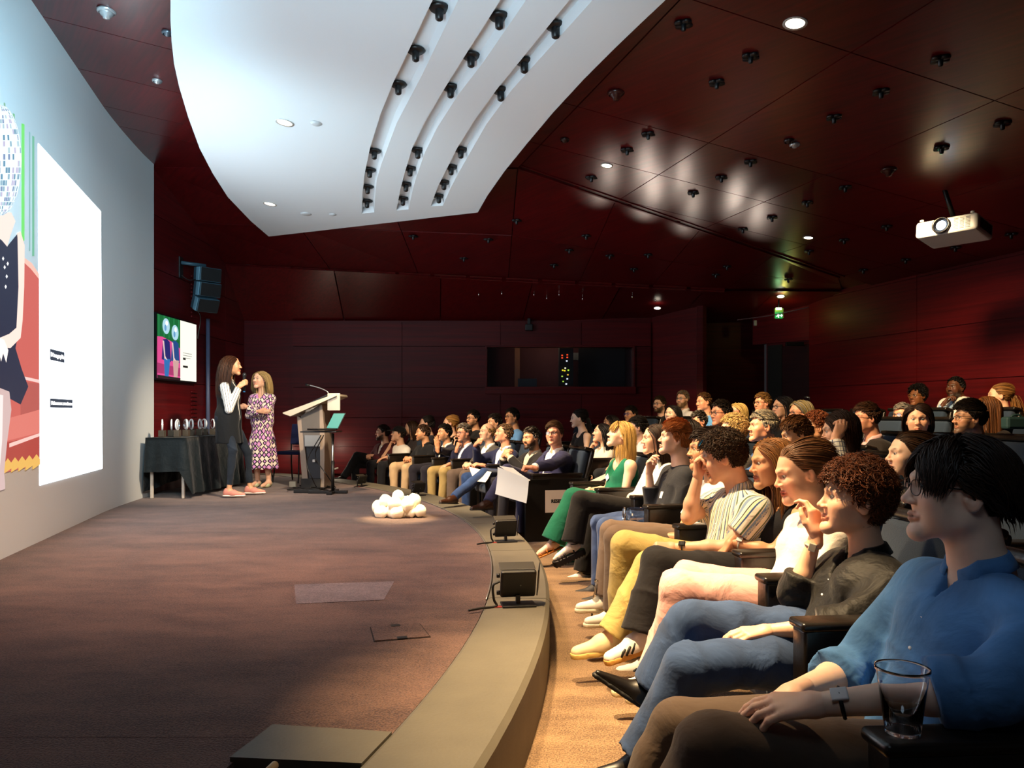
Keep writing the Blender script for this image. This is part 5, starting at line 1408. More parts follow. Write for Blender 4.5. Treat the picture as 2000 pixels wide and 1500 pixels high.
# ------------------------------------------------------------------ hands
def hand_sdf(W, y, z, side, pose, sc=1.0):
    """W wrist, y along fingers, z back of hand; side -1 right, +1 left"""
    y = vn(y); z = vn(z - y * np.dot(z, y)); x = np.cross(y, z); R = np.array([x, y, z]).T * sc
    w = lambda *v: W + R @ np.array(v); s = side; S = SDF()
    curls = {'relax': [(.25, .35, .25), (.30, .4, .3), (.36, .45, .3), (.42, .5, .3)], 'flat': [(.05, .08, .05)] * 4, 'fist': [(1.25, 1.5, .9)] * 4, 'hold': [(.65, .8, .5), (.7, .85, .5), (.75, .9, .5), (.8, .9, .5)],
             'loose': [(.5, .8, .5), (.75, .95, .6), (.9, 1.1, .6), (1.0, 1.1, .6)], 'point': [(.15, .25, .15), (1.0, 1.3, .8), (1.2, 1.4, .8), (1.3, 1.4, .8)]}[pose]
    ks = [(.027, .088, .002, 1.0), (.009, .092, .004, 1.08), (-.010, .087, .002, 1.0), (-.027, .077, -.001, .80)]
    S.add(rc(w(0, -.035, 0), w(0, .012, 0), .024 * sc, .026 * sc), 0)
    for (kx, ky, kz, ln), c in zip(ks, curls):
        K0 = np.array([kx * s, ky, kz]); S.add(rc(w(kx * .55 * s, .012, 0), w(*K0), .0155 * sc, .0112 * sc), .012)
        a = 0; p = K0; fx = kx * .9
        for L, cu, ra, rb in ((.042, c[0], .0098, .0088), (.027, c[1], .0088, .0080), (.022, c[2], .0079, .0068)):
            a += cu; q = p + np.array([fx * s * .18 * math.cos(a) * 1.0, math.cos(a), -math.sin(a)]) * L * ln
            S.add(rc(w(*p), w(*q), ra * sc, rb * sc), .003); p = q
    t0, t1, t2, t3 = {'fist': ((.018, .018, -.006), (.034, .048, -.022), (.026, .075, -.040), (.008, .088, -.044)), 'flat': ((.018, .018, -.004), (.038, .045, -.008), (.048, .075, -.010), (.050, .10, -.010)),
                      'hold': ((.018, .018, -.006), (.038, .042, -.024), (.040, .068, -.044), (.034, .09, -.056))}.get(pose, ((.018, .018, -.005), (.038, .045, -.016), (.045, .075, -.024), (.044, .099, -.030)))
    m = lambda v: w(v[0] * s, v[1], v[2])
    S.add(rc(m(t0), m(t1), .0165 * sc, .0125 * sc), .012); S.add(rc(m(t1), m(t2), .0122 * sc, .0102 * sc), .004); S.add(rc(m(t2), m(t3), .0102 * sc, .0082 * sc), .003)
    return S

# ------------------------------------------------------------------ the person builder
M_SKIN = attr_mat('skin', .48, .45, sss=.12, noise=.06)
M_HAIR = attr_mat('hair', .5, .28, aniso=.3)
SKIN = dict(fair='e6b596', pale='f0c8ae', tan='d59f78', olive='c68f66', brown='8a5836', dark='5a3520', ruddy='e0a080')
HAIRC = dict(black='0f0b0a', dark='23150e', brown='3d2415', chest='4a2a14', auburn='7a3a14', ginger='9a4e1c', dblond='8a6236', blond='c79a55', lblond='e0c083', grey='8d857a', white='d2c6b2', lightbrown='6b4424')
def ik(S, W, l1, l2, pole):
    v = W - S; d = np.linalg.norm(v); d = min(max(d, .05), (l1 + l2) * .999); u = vn(v)
    a = (l1 * l1 - l2 * l2 + d * d) / (2 * d); h = math.sqrt(max(l1 * l1 - a * a, 0)); p = pole - u * np.dot(pole, u)
    return S + u * a + vn(p) * h
def chain_coord(V, segs, rs):
    """per-vertex (angle*r, along) for the nearest bone"""
    D = np.stack([_segd(V, np.asarray(a), np.asarray(b)) - r for (a, b, x), r in zip(segs, rs)], 1); ix = D.argmin(1)
    out = np.zeros((len(V), 3))
    for i, ((a, b, xr), r) in enumerate(zip(segs, rs)):
        m = ix == i
        if not m.any(): continue
        z = vn(np.asarray(b) - np.asarray(a)); x = vn(xr - z * np.dot(xr, z)); y = np.cross(z, x); q = V[m] - np.asarray(a)
        out[m, 0] = np.arctan2(q @ y, q @ x) * r * 1.0; out[m, 1] = q @ z
    return out
STATS = {}
SPOTS = []
def person(name_id, label, head, D, yaw, hyaw=None, pitch=0, roll=0, zf=0.0, sex='m', skin='fair', hair=('short', 'brown', {}), top=('shirt', 'ffffff', {}), legs=('pants', '22252c', {}), shoes=('dress', '140f0c'), arms=None, jnt=None,
           glasses=None, badge=None, beard=0.0, lean=.25, seat=.43, extras=(), wide=1.0, stand=False, res=1.0, scale=1.0, line=0.0, iris='3a2414', knee=(0.0, 0.0), cross=None, build=1.0, watch=None, nolegs=False, shw=None, seed=None, look=(0, 0), feet_z=None, syaw=None, drop=.092):
    rs = seed if seed is not None else (sum(ord(c) * (i + 7) for i, c in enumerate(name_id)) % 9973)
    H = P(head[0], head[1], D) if len(head) == 2 else np.array(head, float)
    if len(head) == 3: D = H[1]
    fem = sex == 'f'
    yr = math.radians(180 - yaw); f = np.array([math.cos(yr), math.sin(yr) * 1.0, 0]); f = np.array([-math.cos(math.radians(yaw)), -math.sin(math.radians(yaw)), 0])
    r = np.array([f[1], -f[0], 0]); u = np.array([0, 0, 1.0])
    hy = yaw if hyaw is None else hyaw
    hf = np.array([-math.cos(math.radians(hy)), -math.sin(math.radians(hy)), 0]); hr = np.array([hf[1], -hf[0], 0])
    pt = math.radians(pitch); hfy = hf * math.cos(pt) + u * math.sin(pt); hu = np.cross(hr, hfy)
    if roll:
        Rr = rot_axis(hfy, math.radians(roll)); hr = Rr @ hr; hu = Rr @ hu
    M = np.array([hr, hfy, hu]).T; T = (M, H)
    s = scale
    # skeleton
    N = H + M @ np.array([0, -.045, -.10]) + np.array([0, 0, -drop * s]) - f * .012
    J = {}
    sh = (shw or (.152 if fem else .172)) * s
    if stand:
        Pv = np.array([N[0], N[1], zf + .93 * s]) + f * .01
    else:
        zp = zf + seat + .09; Pv = np.array([N[0], N[1], zp]) + f * (N[2] - zp) * lean
    C = Pv + (N - Pv) * .66 - f * (.02 if not stand else -.01)
    J.update(SL=N - r * sh - u * .066 + f * .01, SR=N + r * sh - u * .066 + f * .01, HL=Pv - r * .09, HR=Pv + r * .09)
    zk = zf + seat + .075; zfl = feet_z if feet_z is not None else zf
    if stand:
        for k, sg in (('L', -1), ('R', 1)):
            J['K' + k] = J['H' + k] + f * .02 - u * .44 * s; J['A' + k] = np.array([*(J['H' + k] - f * .02)[:2], zfl + .085]); J['F' + k] = f
    else:
        for k, sg, kd in (('L', -1, knee[0]), ('R', 1, knee[1])):
            J['K' + k] = J['H' + k] + f * .43 * s + r * sg * .06; J['K' + k][2] = zk
            J['A' + k] = J['K' + k] + f * (.02 + kd) - r * sg * .02; J['A' + k][2] = zfl + .085; J['F' + k] = f
        if cross:
            o, w_ = ('R', 'L') if cross == 'R' else ('L', 'R'); sg = 1 if cross == 'R' else -1
            J['K' + o] = J['K' + w_] + u * .13 + f * .0 + r * sg * .05; J['A' + o] = J['K' + o] + f * .20 - u * .34 - r * sg * .10
            J['F' + o] = vn(f + u * .25 - r * sg * .1)
    # arms
    ad = dict(L=('lap', {}), R=('lap', {})); ad.update(arms or {})
    for k, sg in (('L', -1), ('R', 1)):
        a, opt = ad[k]; S_ = J['S' + k]
        if a == 'lap': W = Pv + f * .26 + u * .10 + r * sg * .06; pole = -u * .6 + r * sg * .6 - f * .5; hd = (f * .8 - r * sg * .6 - u * .25, u); pose = 'relax'
        elif a == 'thigh': W = Pv + f * .30 + u * .09 + r * sg * .11; pole = -u * .6 + r * sg * .6 - f * .5; hd = (f + u * -.25, u); pose = 'relax'
        elif a == 'clasp': W = Pv + f * .27 + u * .12 + r * sg * .065; pole = -u * .6 + r * sg * .7 - f * .4; hd = (f * .5 - r * sg * .9, u + f * .4); pose = 'hold'
        elif a == 'chin': W = H + M @ np.array([sg * .03, .115, -.235]); pole = -u + r * sg * .35 + f * .3; hd = (u * .9 - f * .35 - r * sg * .1, f * .7 + r * sg * .4); pose = 'loose'
        elif a == 'mouth': W = H + M @ np.array([sg * .04, .14, -.20]); pole = -u + r * sg * .4 + f * .2; hd = (u * .8 - f * .45 - r * sg * .25, f * .6 + r * sg * .6); pose = 'loose'
        elif a == 'rest': W = S_ + f * .30 - u * .30 + r * sg * .07; pole = -u + r * sg * .4 - f * .6; hd = (f - u * .15, u); pose = 'relax'
        elif a == 'pray': W = Pv + f * .30 + u * .30 + r * sg * .045; pole = -u + r * sg * .7; hd = (u + f * .1 - r * sg * .12, r * sg + f * .25); pose = 'flat'
        elif a == 'claspup': W = Pv + f * .32 + u * .30 + r * sg * .06; pole = -u + r * sg * .8; hd = (u * .5 - r * sg * .8 + f * .1, f + u * .5); pose = 'hold'
        elif a == 'cross': W = C + f * .20 - u * .06 - r * sg * .10; pole = -u + r * sg * .9; hd = (-r * sg, f); pose = 'relax'
        elif a == 'side': W = S_ - u * .52 + f * .06 + r * sg * .06; pole = -f; hd = (-u + f * .1, r * sg); pose = 'relax'
        elif a == 'book': W = Pv + f * .34 + u * .15 + r * sg * .12; pole = -u * .6 + r * sg * .7 - f * .3; hd = (f * .8 - r * sg * .4 + u * .2, u + r * sg * .3); pose = 'hold'
        else: W = None
        if 'W' in opt: W = P(*opt['W']) if len(opt['W']) == 3 and not opt.get('world') else np.array(opt['W'])
        if 'dW' in opt: W = W + f * opt['dW'][0] + r * opt['dW'][1] + u * opt['dW'][2]
        if 'pole' in opt: pole = f * opt['pole'][0] + r * opt['pole'][1] + u * opt['pole'][2]
        l1, l2 = (.275 if fem else .30) * s, (.245 if fem else .265) * s
        if 'E' in opt: E = P(*opt['E']); E = S_ + vn(E - S_) * max(.2, min(np.linalg.norm(E - S_), .36)); W = E + vn(W - E) * max(.18, min(np.linalg.norm(W - E), .31))
        else:
            v = W - S_
            if np.linalg.norm(v) > l1 + l2: W = S_ + vn(v) * (l1 + l2) * .995
            E = ik(S_, W, l1, l2, pole)
        if 'hand' in opt: hd = (f * opt['hand'][0] + r * opt['hand'][1] + u * opt['hand'][2], f * opt['back'][0] + r * opt['back'][1] + u * opt['back'][2])
        J['E' + k], J['W' + k] = E, W; J['hd' + k] = (*hd, opt.get('pose', pose))
    for k, v in (jnt or {}).items():
        J[k] = P(*v) if k[0] != 'F' else vn(f * v[0] + r * v[1] + u * v[2])
        if k in ('AL', 'AR') and not v[-1] == 'free': pass
    J.update(N=N, Pv=Pv, C=C)
    root = empty('person', tuple(np.array([Pv[0], Pv[1], zfl])), label, 'person')
    # ---------- skin: head, neck, chest
    sk = np.array(lin(SKIN.get(skin, skin))); hs, hcn, hopt = hair; hc = np.array(lin(HAIRC.get(hcn, hcn)))
    near = res < .75
    hh = (.0034 if near else .0050 if D < 7.5 else .0066)
    hS = head_sdf(rs, wide, T, N, fem)
    neckline = top[2].get('neck', 'crew')
    hS.add(rc(N - f * .010, C + u * .06 - f * .02, .062, .078), .03)
    hS.add(rc(N - u * .008, J['SL'] + r * .05, .045, .035), .03); hS.add(rc(N - u * .008, J['SR'] - r * .05, .045, .035), .03)
    V, Q = surf(hS, hh, .012)
    Cc = paint_head(V, T, sk, hc, hs, fem, beard, True, line, lip=lin(top[2]['lip']) if 'lip' in top[2] else None)
    parts = [(V, Q)]; cols = [Cc]
    Ve, Qe, Ce = eyes_geo(T, lin(iris), look); parts.append((Ve, Qe)); cols.append(Ce)
    # arms
    slv = top[2].get('sleeve', 'long')
    k1 = .86 if fem else 1.0
    bare = top[0] in ('tank',) or slv in ('none', 'short', 'roll', 'cap')
    for k, sg in (('L', -1), ('R', 1)):
        S_, E, W = J['S' + k], J['E' + k], J['W' + k]; fa = vn(W - E)
        aS = SDF()
        if slv in ('none', 'cap'):
            aS.add(el(S_, (.056 * k1, .056 * k1, .056 * k1)), 0); aS.add(rc(S_, E, .050 * k1, .038 * k1), .03); aS.add(rc(N - u * .03, S_, .05, .05 * k1), .04)
            aS.add(rc(C + r * sg * .06 + u * .05, S_ - u * .06 - r * sg * .02, .07, .05), .04)
        else: aS.add(rc(S_ * .6 + E * .4, E, .042 * k1, .037 * k1), 0)
        aS.add(rc(E, E + (W - E) * .35, .037 * k1, .039 * k1), .02); aS.add(rc(E + (W - E) * .35, W, .038 * k1, .0255 * k1), .02)
        if bare or D < 8:
            Va, Qa = surf(aS, .0065 if near else .010, .012); parts.append((Va, Qa)); cols.append(np.tile(sk, (len(Va), 1)))
        hd = J['hd' + k]; hs_ = hand_sdf(W + fa * .012, hd[0], hd[1], -sg, hd[2], (.90 if fem else 1.0) * s)
        Vh, Qh = surf(hs_, .0036 if near else .005 if D < 8 else .0065, .01)
        parts.append((Vh, Qh)); cols.append(np.tile(sk * np.array([1.02, .95, .93]), (len(Vh), 1)))
    if legs[0] in ('skirt', 'dress') or shoes[0] in ('sandal', 'fisher', 'pump', 'espadrille') or legs[2].get('ankle'):
        for k in 'LR':
            K_, A_ = J['K' + k], J['A' + k]; q_ = 1.0 if legs[0] != 'pants' else .56; lS = SDF().add(rc(K_, A_ + (K_ - A_) * .65, .055 * q_, .052 * q_), 0).add(rc(A_ + (K_ - A_) * .65, A_, .05 * q_, .031), .02)
            ft = J['F' + k]; sole = -vn(u - ft * np.dot(u, ft)); lS.add(rc(A_ + sole * .03 - ft * .03, A_ + sole * .03, .03, .036), .03).add(rc(A_ + sole * .02 + ft * .02, A_ + sole * .045 + ft * .14, .034, .024), .03).add(rc(A_ + sole * .05 + ft * .13, A_ + sole * .053 + ft * .175, .022, .016), .02)
            Vl, Ql = surf(lS, .008, .012); parts.append((Vl, Ql)); cc = np.tile(sk * .95, (len(Vl), 1))
            if shoes[0] == 'fisher': cc[(((Vl - A_) @ vn(K_ - A_)) < .10)] = lin('ece4d6')
            cols.append(cc)
    Vb, Qb = cat_geo(parts)
    meshobj('body', Vb, [Qb], M_SKIN, root, True, {'Col': ('FLOAT_COLOR', np.clip(np.concatenate(cols), 0, 1))})
    # ---------- hair
    if hs != 'shaved':
        nn, rad = (3400, .0019) if near else (1150, .0027) if D < 6.8 else (560, .0038)
        if hs == 'curly': nn = int(nn * 1.25); rad *= .85
        kw = dict(hopt); nn = int(nn * kw.pop('dens', 1)); rad *= kw.pop('rad', 1)
        Vh, Qh, Ch = hair_strands(hs, T, hc, nn, rs, rad, line=line, K=11 if hs in ('curly', 'mop') else (10 if hs in ('long', 'bob') else 7) if D < 9 else 7, **kw)
        meshobj('hair', Vh, [Qh], M_HAIR, root, True, {'Col': ('FLOAT_COLOR', np.clip(Ch, 0, 1))})
    if beard > .85:
        rb = np.random.RandomState(rs + 1); nb = 260 if D > 6 else 420
        q = np.stack([rb.uniform(-.062, .062, nb), np.zeros(nb), rb.uniform(-.118, -.035, nb)], 1)
        q[:, 1] = .088 * np.sqrt(np.clip(1 - (q[:, 0] / .075) ** 2, 0, 1)) - np.clip(q[:, 2] + .05, -.08, 0) * -.12
        ok = ~((np.abs(q[:, 0]) < .024) & (np.abs(q[:, 2] + .0625) < .011)) & ((q[:, 2] < -.05 - 0 * q[:, 0]) | (np.abs(q[:, 0]) > .045) | (np.abs(q[:, 2] + .045) < .008)); q = q[ok]
        bs = []
        for p in q:
            o = vn(np.array([p[0], p[1], -.03])); a = H + M @ (p - o * .004); b = H + M @ (p + o * .007 + np.array([0, .0, -.008])); Vt, Qt = tube([a, b], [.0022, .001], 4, caps=False); bs.append((Vt, Qt))
        Vt, Qt = cat_geo(bs); meshobj('beard', Vt, [Qt], M_HAIR, root, True, {'Col': ('FLOAT_COLOR', np.tile(hc, (len(Vt), 1)))})
    # ---------- top garment
    hT = (.0085 if near else .012 if D < 7.5 else .016)
    kind, tcol, to = top
    fold = folds(rs, .0052 if near else .004, 15)
    bw = build * (1.0 if not fem else .90)
    def torso(inf, low=0.0, wz=1.0):
        S = SDF()
        for sg in (-1, 1):
            hp = Pv + r * sg * .075 * wz; ch = C + r * sg * .078 * bw; shp = J['S' + ('L' if sg < 0 else 'R')] - r * sg * .055 - u * .035
            S.add(rc(hp - u * low, ch, .095 * bw + inf, .098 * bw + inf), .06 if sg > 0 else 0)
            S.add(rc(ch, shp, .098 * bw + inf, .070 + inf), .05)
        S.add(rc(Pv + f * .02, C - f * .01, .115 * build + inf, .10 + inf), .06)
        S.add(rc(J['SL'] + r * .03, J['SR'] - r * .03, .052 + inf, .052 + inf), .05)
        S.add(rc(N - u * .02, J['SL'] + r * .04, .050 + inf * .6, .050 + inf), .03); S.add(rc(N - u * .02, J['SR'] - r * .04, .050 + inf * .6, .050 + inf), .03)
        if fem:
            for sg in (-1, 1): S.add(el(C + r * sg * .066 + f * .066 - u * .01, (.056 + inf, .052 + inf, .058 + inf)), .05)
        if build > 1.08: S.add(el(Pv + f * .06 + u * .12, (.15 * build, .13 * build, .13)), .06)
        return S
    def sleeves(S, inf, mode, cuffgap=0.0):
        for k, sg in (('L', -1), ('R', 1)):
            S_, E, W = J['S' + k], J['E' + k], J['W' + k]
            ra = .051 * k1 + inf
            if mode == 'none': continue
            if mode in ('short', 'cap'):
                L = .62 if mode == 'short' else .3; e = S_ + (E - S_) * L; S.add(flat(rc(S_, S_ + (E - S_) * (L + .2), ra, ra + .004), e, E - S_), .03)
            else:
                S.add(rc(S_, E, ra, .045 * k1 + inf), .03)
                L = {'long': .96, 'roll': .30, 'three': .6}[mode] - cuffgap; e = E + (W - E) * L
                S.add(flat(rc(E, E + (W - E) * (L + .15), .048 * k1 + inf, (.036 if mode == 'long' else .047) * k1 + inf), e, W - E), .012)
                if mode == 'roll': S.add(flat(flat(rc(E + (W - E) * .12, E + (W - E) * .5, .055 * k1 + inf, .053 * k1 + inf), e + vn(W - E) * .012, W - E), e - vn(W - E) * .045, E - W), .004)
    def vcut(w0, w1, ztop, zbot):
        """open front: half-width w0 at the bottom, w1 at the neck"""
        zt, zb = N + u * ztop, Pv + u * zbot; ax = vn(zt - zb); Lz = np.linalg.norm(zt - zb)
        def g(p):
            q = p - zb; t = q @ ax; x = np.abs(q @ r); yy = (p - C) @ f
            return np.maximum(np.maximum(x - (w0 + (w1 - w0) * np.clip(t / Lz, -.2, 1.4)), -(yy - .02)), -t).astype(np.float32)
        return g
    seglist = [(Pv, N, f), (J['SL'], J['EL'], r), (J['EL'], J['WL'], r), (J['SR'], J['ER'], r), (J['ER'], J['WR'], r)]; segr = [.13, .05, .04, .05, .04]
    def emit(nm, S, mat, h=None, nz=True, lab=None, cut=True):
        if nz: S.noise = fold
        V, Q = surf(S, h or hT, .025)
        o = meshobj(nm, V, [Q], mat, root, True, {'pc': ('FLOAT_VECTOR', chain_coord(V, seglist, segr))})
        if lab: o['label'] = lab
        return o
    neck_axis = H + M @ np.array([0, -.03, -.07])
    def base_top(nm, mat, inf, mode, neckr=.062, low=.0, deep=0.0, cg=0.0, v=0.0):
        S = torso(inf, low); sleeves(S, inf, mode, cg)
        S.sub(rc(N + u * .030 - f * .004 + f * deep * .5 - u * deep * .6, neck_axis + u * .12, neckr - .003 + inf * .3, neckr + .015), .008)
        if v: S.sub(vcut(-.004, .052, .05, (N - Pv) @ u - v), .006)
        if not stand or kind != 'dress': S.sub(lambda p: (p - (Pv - u * (.05 + low))) @ u * 1.0, .01)
        return S
    def collar(mat, inf=0.0, opn=.30, lab=None):
        ax = vn(neck_axis - N); fx = vn(f - ax * np.dot(f, ax)); rx = np.cross(fx, ax); c0 = N + u * .022 + f * .004
        an = np.linspace(opn, 2 * PI - opn, 33); rows = []
        for a in an:
            d = fx * math.cos(a) + rx * math.sin(a); fr = max(0.0, math.cos(a)); w = max(0, (fr - .55) / .45)
            rr = .058 + inf
            rows.append([c0 + d * rr * 1.02 - ax * .012, c0 + d * (rr + .002) + ax * (.030 - .022 * w), c0 + d * (rr + .010) + ax * (.028 - .024 * w), c0 + d * (rr + .022 + .010 * w) + ax * (-.004 - .055 * w ** 1.5) + rx * math.sin(a) * .05 * w, c0 + d * (rr + .014 + .010 * w) + ax * (-.008 - .055 * w ** 1.5) + rx * math.sin(a) * .05 * w])
        V = np.array(rows).reshape(-1, 3); m = 5
        Q = [[i * m + j, i * m + j + 1, (i + 1) * m + j + 1, (i + 1) * m + j] for i in range(len(an) - 1) for j in range(m - 1)]
        o = meshobj('collar', V, [np.array(Q)], mat, root, True, {'pc': ('FLOAT_VECTOR', chain_coord(V, seglist, segr))})
        md = o.modifiers.new('s', 'SOLIDIFY'); md.thickness = .003; md.offset = 0
    pat = to.get('pattern'); mat = cloth('cl_' + tcol + str(pat)[:40], tcol, to.get('rough', .85), pat, to.get('foldk', .35))
    if kind in ('tee', 'sweater'):
        emit('shirt' if kind == 'tee' else 'sweater', base_top(kind, mat, .006 if kind == 'tee' else .011, slv, to.get('neckr', .062), deep=to.get('deep', 0), v=to.get('v', 0), low=to.get('low', .02)), mat)
    elif kind in ('shirt', 'blouse'):
        emit('shirt', base_top(kind, mat, to.get('inf', .010), slv, .060, v=to.get('v', .075), low=.03), mat); collar(mat)
        if D < 5:
            for i in range(1, 5):
                t = .93 - i * .17; c = Pv + (N - Pv) * t
                # walk out to the cloth along f
                pr = c[None] + f[None] * np.linspace(.02, .24, 90)[:, None]; S = torso(.010); dd = S(pr); hit = pr[np.argmax(dd > 0)]
                latheobj('button', [(0, .003), (.0055, .0025), (.006, 0), (0, -.002)], hit + f * .003, plain('button', 'e8ecf0', .3), root, 10, frame_from((0, 0, 1) if abs(f[2]) < .9 else (0, 1, 0), f))
    elif kind == 'tank':
        S = torso(.005, .02); S.sub(rc(N + u * .06 + f * .02, N - u * to.get('scoop', .10) + f * .11, .085, .075), .01)
        for k, sg in (('L', -1), ('R', 1)): S.sub(rc(J['S' + k] + r * sg * .03 + u * .08, J['S' + k] - u * .11 + r * sg * .03, .060), .01)
        S.sub(rc(N + u * .03 - f * .05, neck_axis, .07, .08), .01); S.sub(lambda p: (p - (Pv - u * .05)) @ u * 1.0, .01)
        emit('top', S, mat, hT * .8, nz=False)
    elif kind == 'jacket':
        ic = to.get('inner', 'f2efe8'); im = cloth('cl_' + ic + str(to.get('ipat'))[:40], ic, .8, to.get('ipat'), .25)
        S = base_top('shirt', im, .006, 'none' if D > 9 else 'long', .060, low=.0, v=.05, cg=-.02); emit('shirt', S, im)
        if to.get('collar', True): collar(im)
        S = torso(.020, .06); sleeves(S, .012, 'long', .06); S.sub(rc(N + u * .025, neck_axis + u * .1, .068, .085), .008)
        S.sub(vcut(.022, to.get('open', .105), .05, to.get('btn', .12)), .006); S.sub(lambda p: (p - (Pv - u * .08)) @ u * 1.0, .01)
        # lapels stand proud along the opening
        L = torso(.027); vi, vo = vcut(.022, to.get('open', .105), .05, to.get('btn', .12)), vcut(.026, to.get('open', .105) + .055, .05, to.get('btn', .12))
        def lap(p): return np.maximum(np.maximum(np.maximum(L(p), vo(p)), -vi(p)), (p - (N - u * .03)) @ u).astype(np.float32)
        S.add(lap, .003); S.sub(rc(N + u * .03, neck_axis + u * .1, .066, .085), .004)
        emit('jacket', S, mat)
    elif kind == 'vest':
        ic = to.get('inner'); im = cloth('cl_' + ic + str(to.get('ipat'))[:40], ic, .8, to.get('ipat'), .25)
        S = base_top('shirt', im, .008, slv, .060, low=.0, v=.07); emit('shirt', S, im); collar(im)
        S = torso(.018, .34); S.add(rc(Pv + u * .02 + r * .075, Pv - u * .34 + r * .07 + f * .03, .132, .142), .05); S.add(rc(Pv + u * .02 - r * .075, Pv - u * .34 - r * .07 + f * .03, .132, .142), .05); S.sub(vcut(.040, .05, .05, -.45), .006); S.sub(rc(N + u * .03, neck_axis + u * .1, .068, .085), .008)
        for k, sg in (('L', -1), ('R', 1)): S.sub(rc(J['S' + k] + r * sg * .07 + u * .05, J['S' + k] - u * .12 + r * sg * .05, .062), .01)
        S.sub(lambda p: (p - (Pv - u * .32)) @ u * 1.0, .01); emit('vest', S, mat)
    elif kind == 'dress':
        S = torso(.008, 0); sleeves(S, .012, slv); S.sub(rc(N + u * .03 + f * .02, N - u * .05 + f * .09, .055, .03), .01)
        hem = zfl + to.get('hem', .27); A0 = Pv + u * .04
        S.add(rc(A0, Pv - u * .35, .115, .17), .05)
        B0 = np.array([Pv[0], Pv[1], hem - .05]); S.add(rc(Pv - u * .3, B0, .165, .22), .06)
        S.sub(lambda p: (p @ u - hem).astype(np.float32), .004)
        an = lambda p: (.012 * np.clip((Pv[2] - p[:, 2]) * 2, 0, 1) * np.sin(np.arctan2((p - Pv) @ f, (p - Pv) @ r) * 11)).astype(np.float32)
        S.noise = an; emit('dress', S, mat, .012, nz=False)
        S2 = SDF().add(rc(Pv + u * .09 - r * .05, Pv + u * .09 + r * .05, .125), 0).sub(lambda p: np.abs((p - Pv) @ u - .09) - .022, 0) if False else None
    # ---------- legs
    lk, lcol, lo_ = legs
    if lk == 'pants' and not nolegs:
        lm = cloth('cl_' + lcol + str(lo_.get('pattern'))[:40], lcol, lo_.get('rough', .85), lo_.get('pattern'), lo_.get('foldk', .3)); S = SDF(); fl = lo_.get('flare', 0.0); sl = lo_.get('slim', 0.0)
        S.add(rc(J['HL'] - f * .03 - u * .01, J['HR'] - f * .03 - u * .01, .105 * build, .105 * build), 0)
        for k in 'LR':
            K_, A_ = J['K' + k], J['A' + k]; q = vn(A_ - K_); hem = A_ - q * lo_.get('hem', .01)
            S.add(rc(J['H' + k] - u * .005, K_, (.098 - sl * .012) * (.5 + .5 * build), .070 - sl * .012 + fl * .1), .04)
            S.add(flat(rc(K_, A_ + q * .05, .069 - sl * .012 + fl * .15, .055 - sl * .014 + fl), hem, q), .02)
        S.noise = folds(rs + 3, .0065 if near else .005, 13)
        segl = [(J['HL'], J['KL'], u), (J['KL'], J['AL'], f), (J['HR'], J['KR'], u), (J['KR'], J['AR'], f)]
        V, Q = surf(S, .009 if near else .013 if D < 7.5 else .018, .025)
        meshobj('trousers', V, [Q], lm, root, True, {'pc': ('FLOAT_VECTOR', chain_coord(V, segl, [.08, .06, .08, .06]))})
    # ---------- shoes
    if shoes and not nolegs:
        st, sc_ = shoes[0], shoes[1]
        for k in 'LR':
            A_, ft = J['A' + k], J['F' + k]; upf = vn(u - ft * np.dot(u, ft)); w = lambda a, b, c: A_ + ft * a + np.cross(ft, upf) * b + upf * c
            sh = empty('shoe', tuple(A_)); sh.parent = root; sh.location = tuple(A_ - origin(root))
            hb = .007 if near else .010
            if st in ('sneaker', 'dress', 'boot', 'loafer', 'espadrille'):
                toe = .17 if st != 'boot' else .21; tw = .030 if st in ('sneaker',) else .024 if st != 'boot' else .012
                S = SDF().add(rc(w(-.035, 0, -.035), w(.05, 0, -.04), .036, .040), 0).add(rc(w(.05, 0, -.04), w(toe, 0, -.052), .040, tw), .03).add(rc(w(-.02, 0, .0), w(.04, 0, -.02), .036, .034), .03)
                if st == 'boot': S.add(rc(w(-.02, 0, -.02), w(-.01, 0, .12), .045, .048), .03)
                if st in ('loafer', 'espadrille'): S.sub(el(w(.01, 0, .01), (.05, .03, .03)), .01)
                cutz = -.062
                S.sub(lambda p: ((p - A_) @ upf - cutz).astype(np.float32), .004); V, Q = surf(S, hb, .012)
                meshobj('upper', V, [Q], plain('shoe_' + sc_ + st, sc_, .35 if st in ('dress', 'boot') else .65), sh)
                th = .028 if st == 'sneaker' else .016
                def sole(p):
                    q = p - A_; x = q @ ft; y = np.abs(q @ np.cross(ft, upf)); z = q @ upf
                    t = np.clip((x + .035) / (toe + .03), 0, 1); cx = np.clip(x, -.035, toe); d2 = np.sqrt((x - cx) ** 2 + y ** 2) - (.041 + (tw + .004 - .041) * np.clip((t - .5) * 2, 0, 1))
                    return np.maximum(d2, np.abs(z + .062 + th / 2 - .008) - th / 2).astype(np.float32)
                sole.bb = (A_ - .26, A_ + .26); V, Q = surf(SDF().add(sole, 0), hb, .01)
                meshobj('sole', V, [Q], plain('sole_' + (shoes[2] if len(shoes) > 2 else '181410'), shoes[2] if len(shoes) > 2 else '181410', .6), sh)
                if st == 'sneaker' and D < 7:
                    for i in range(4):
                        c = w(.045 + i * .022, 0, .004 - i * .011); V, Q = tube([c - np.cross(ft, upf) * .026 - upf * .004, c + upf * .004, c + np.cross(ft, upf) * .026 - upf * .004], .0035, 5); meshobj('lace', V, split_tris(Q), plain('lace', 'e8dfc8', .8), sh)
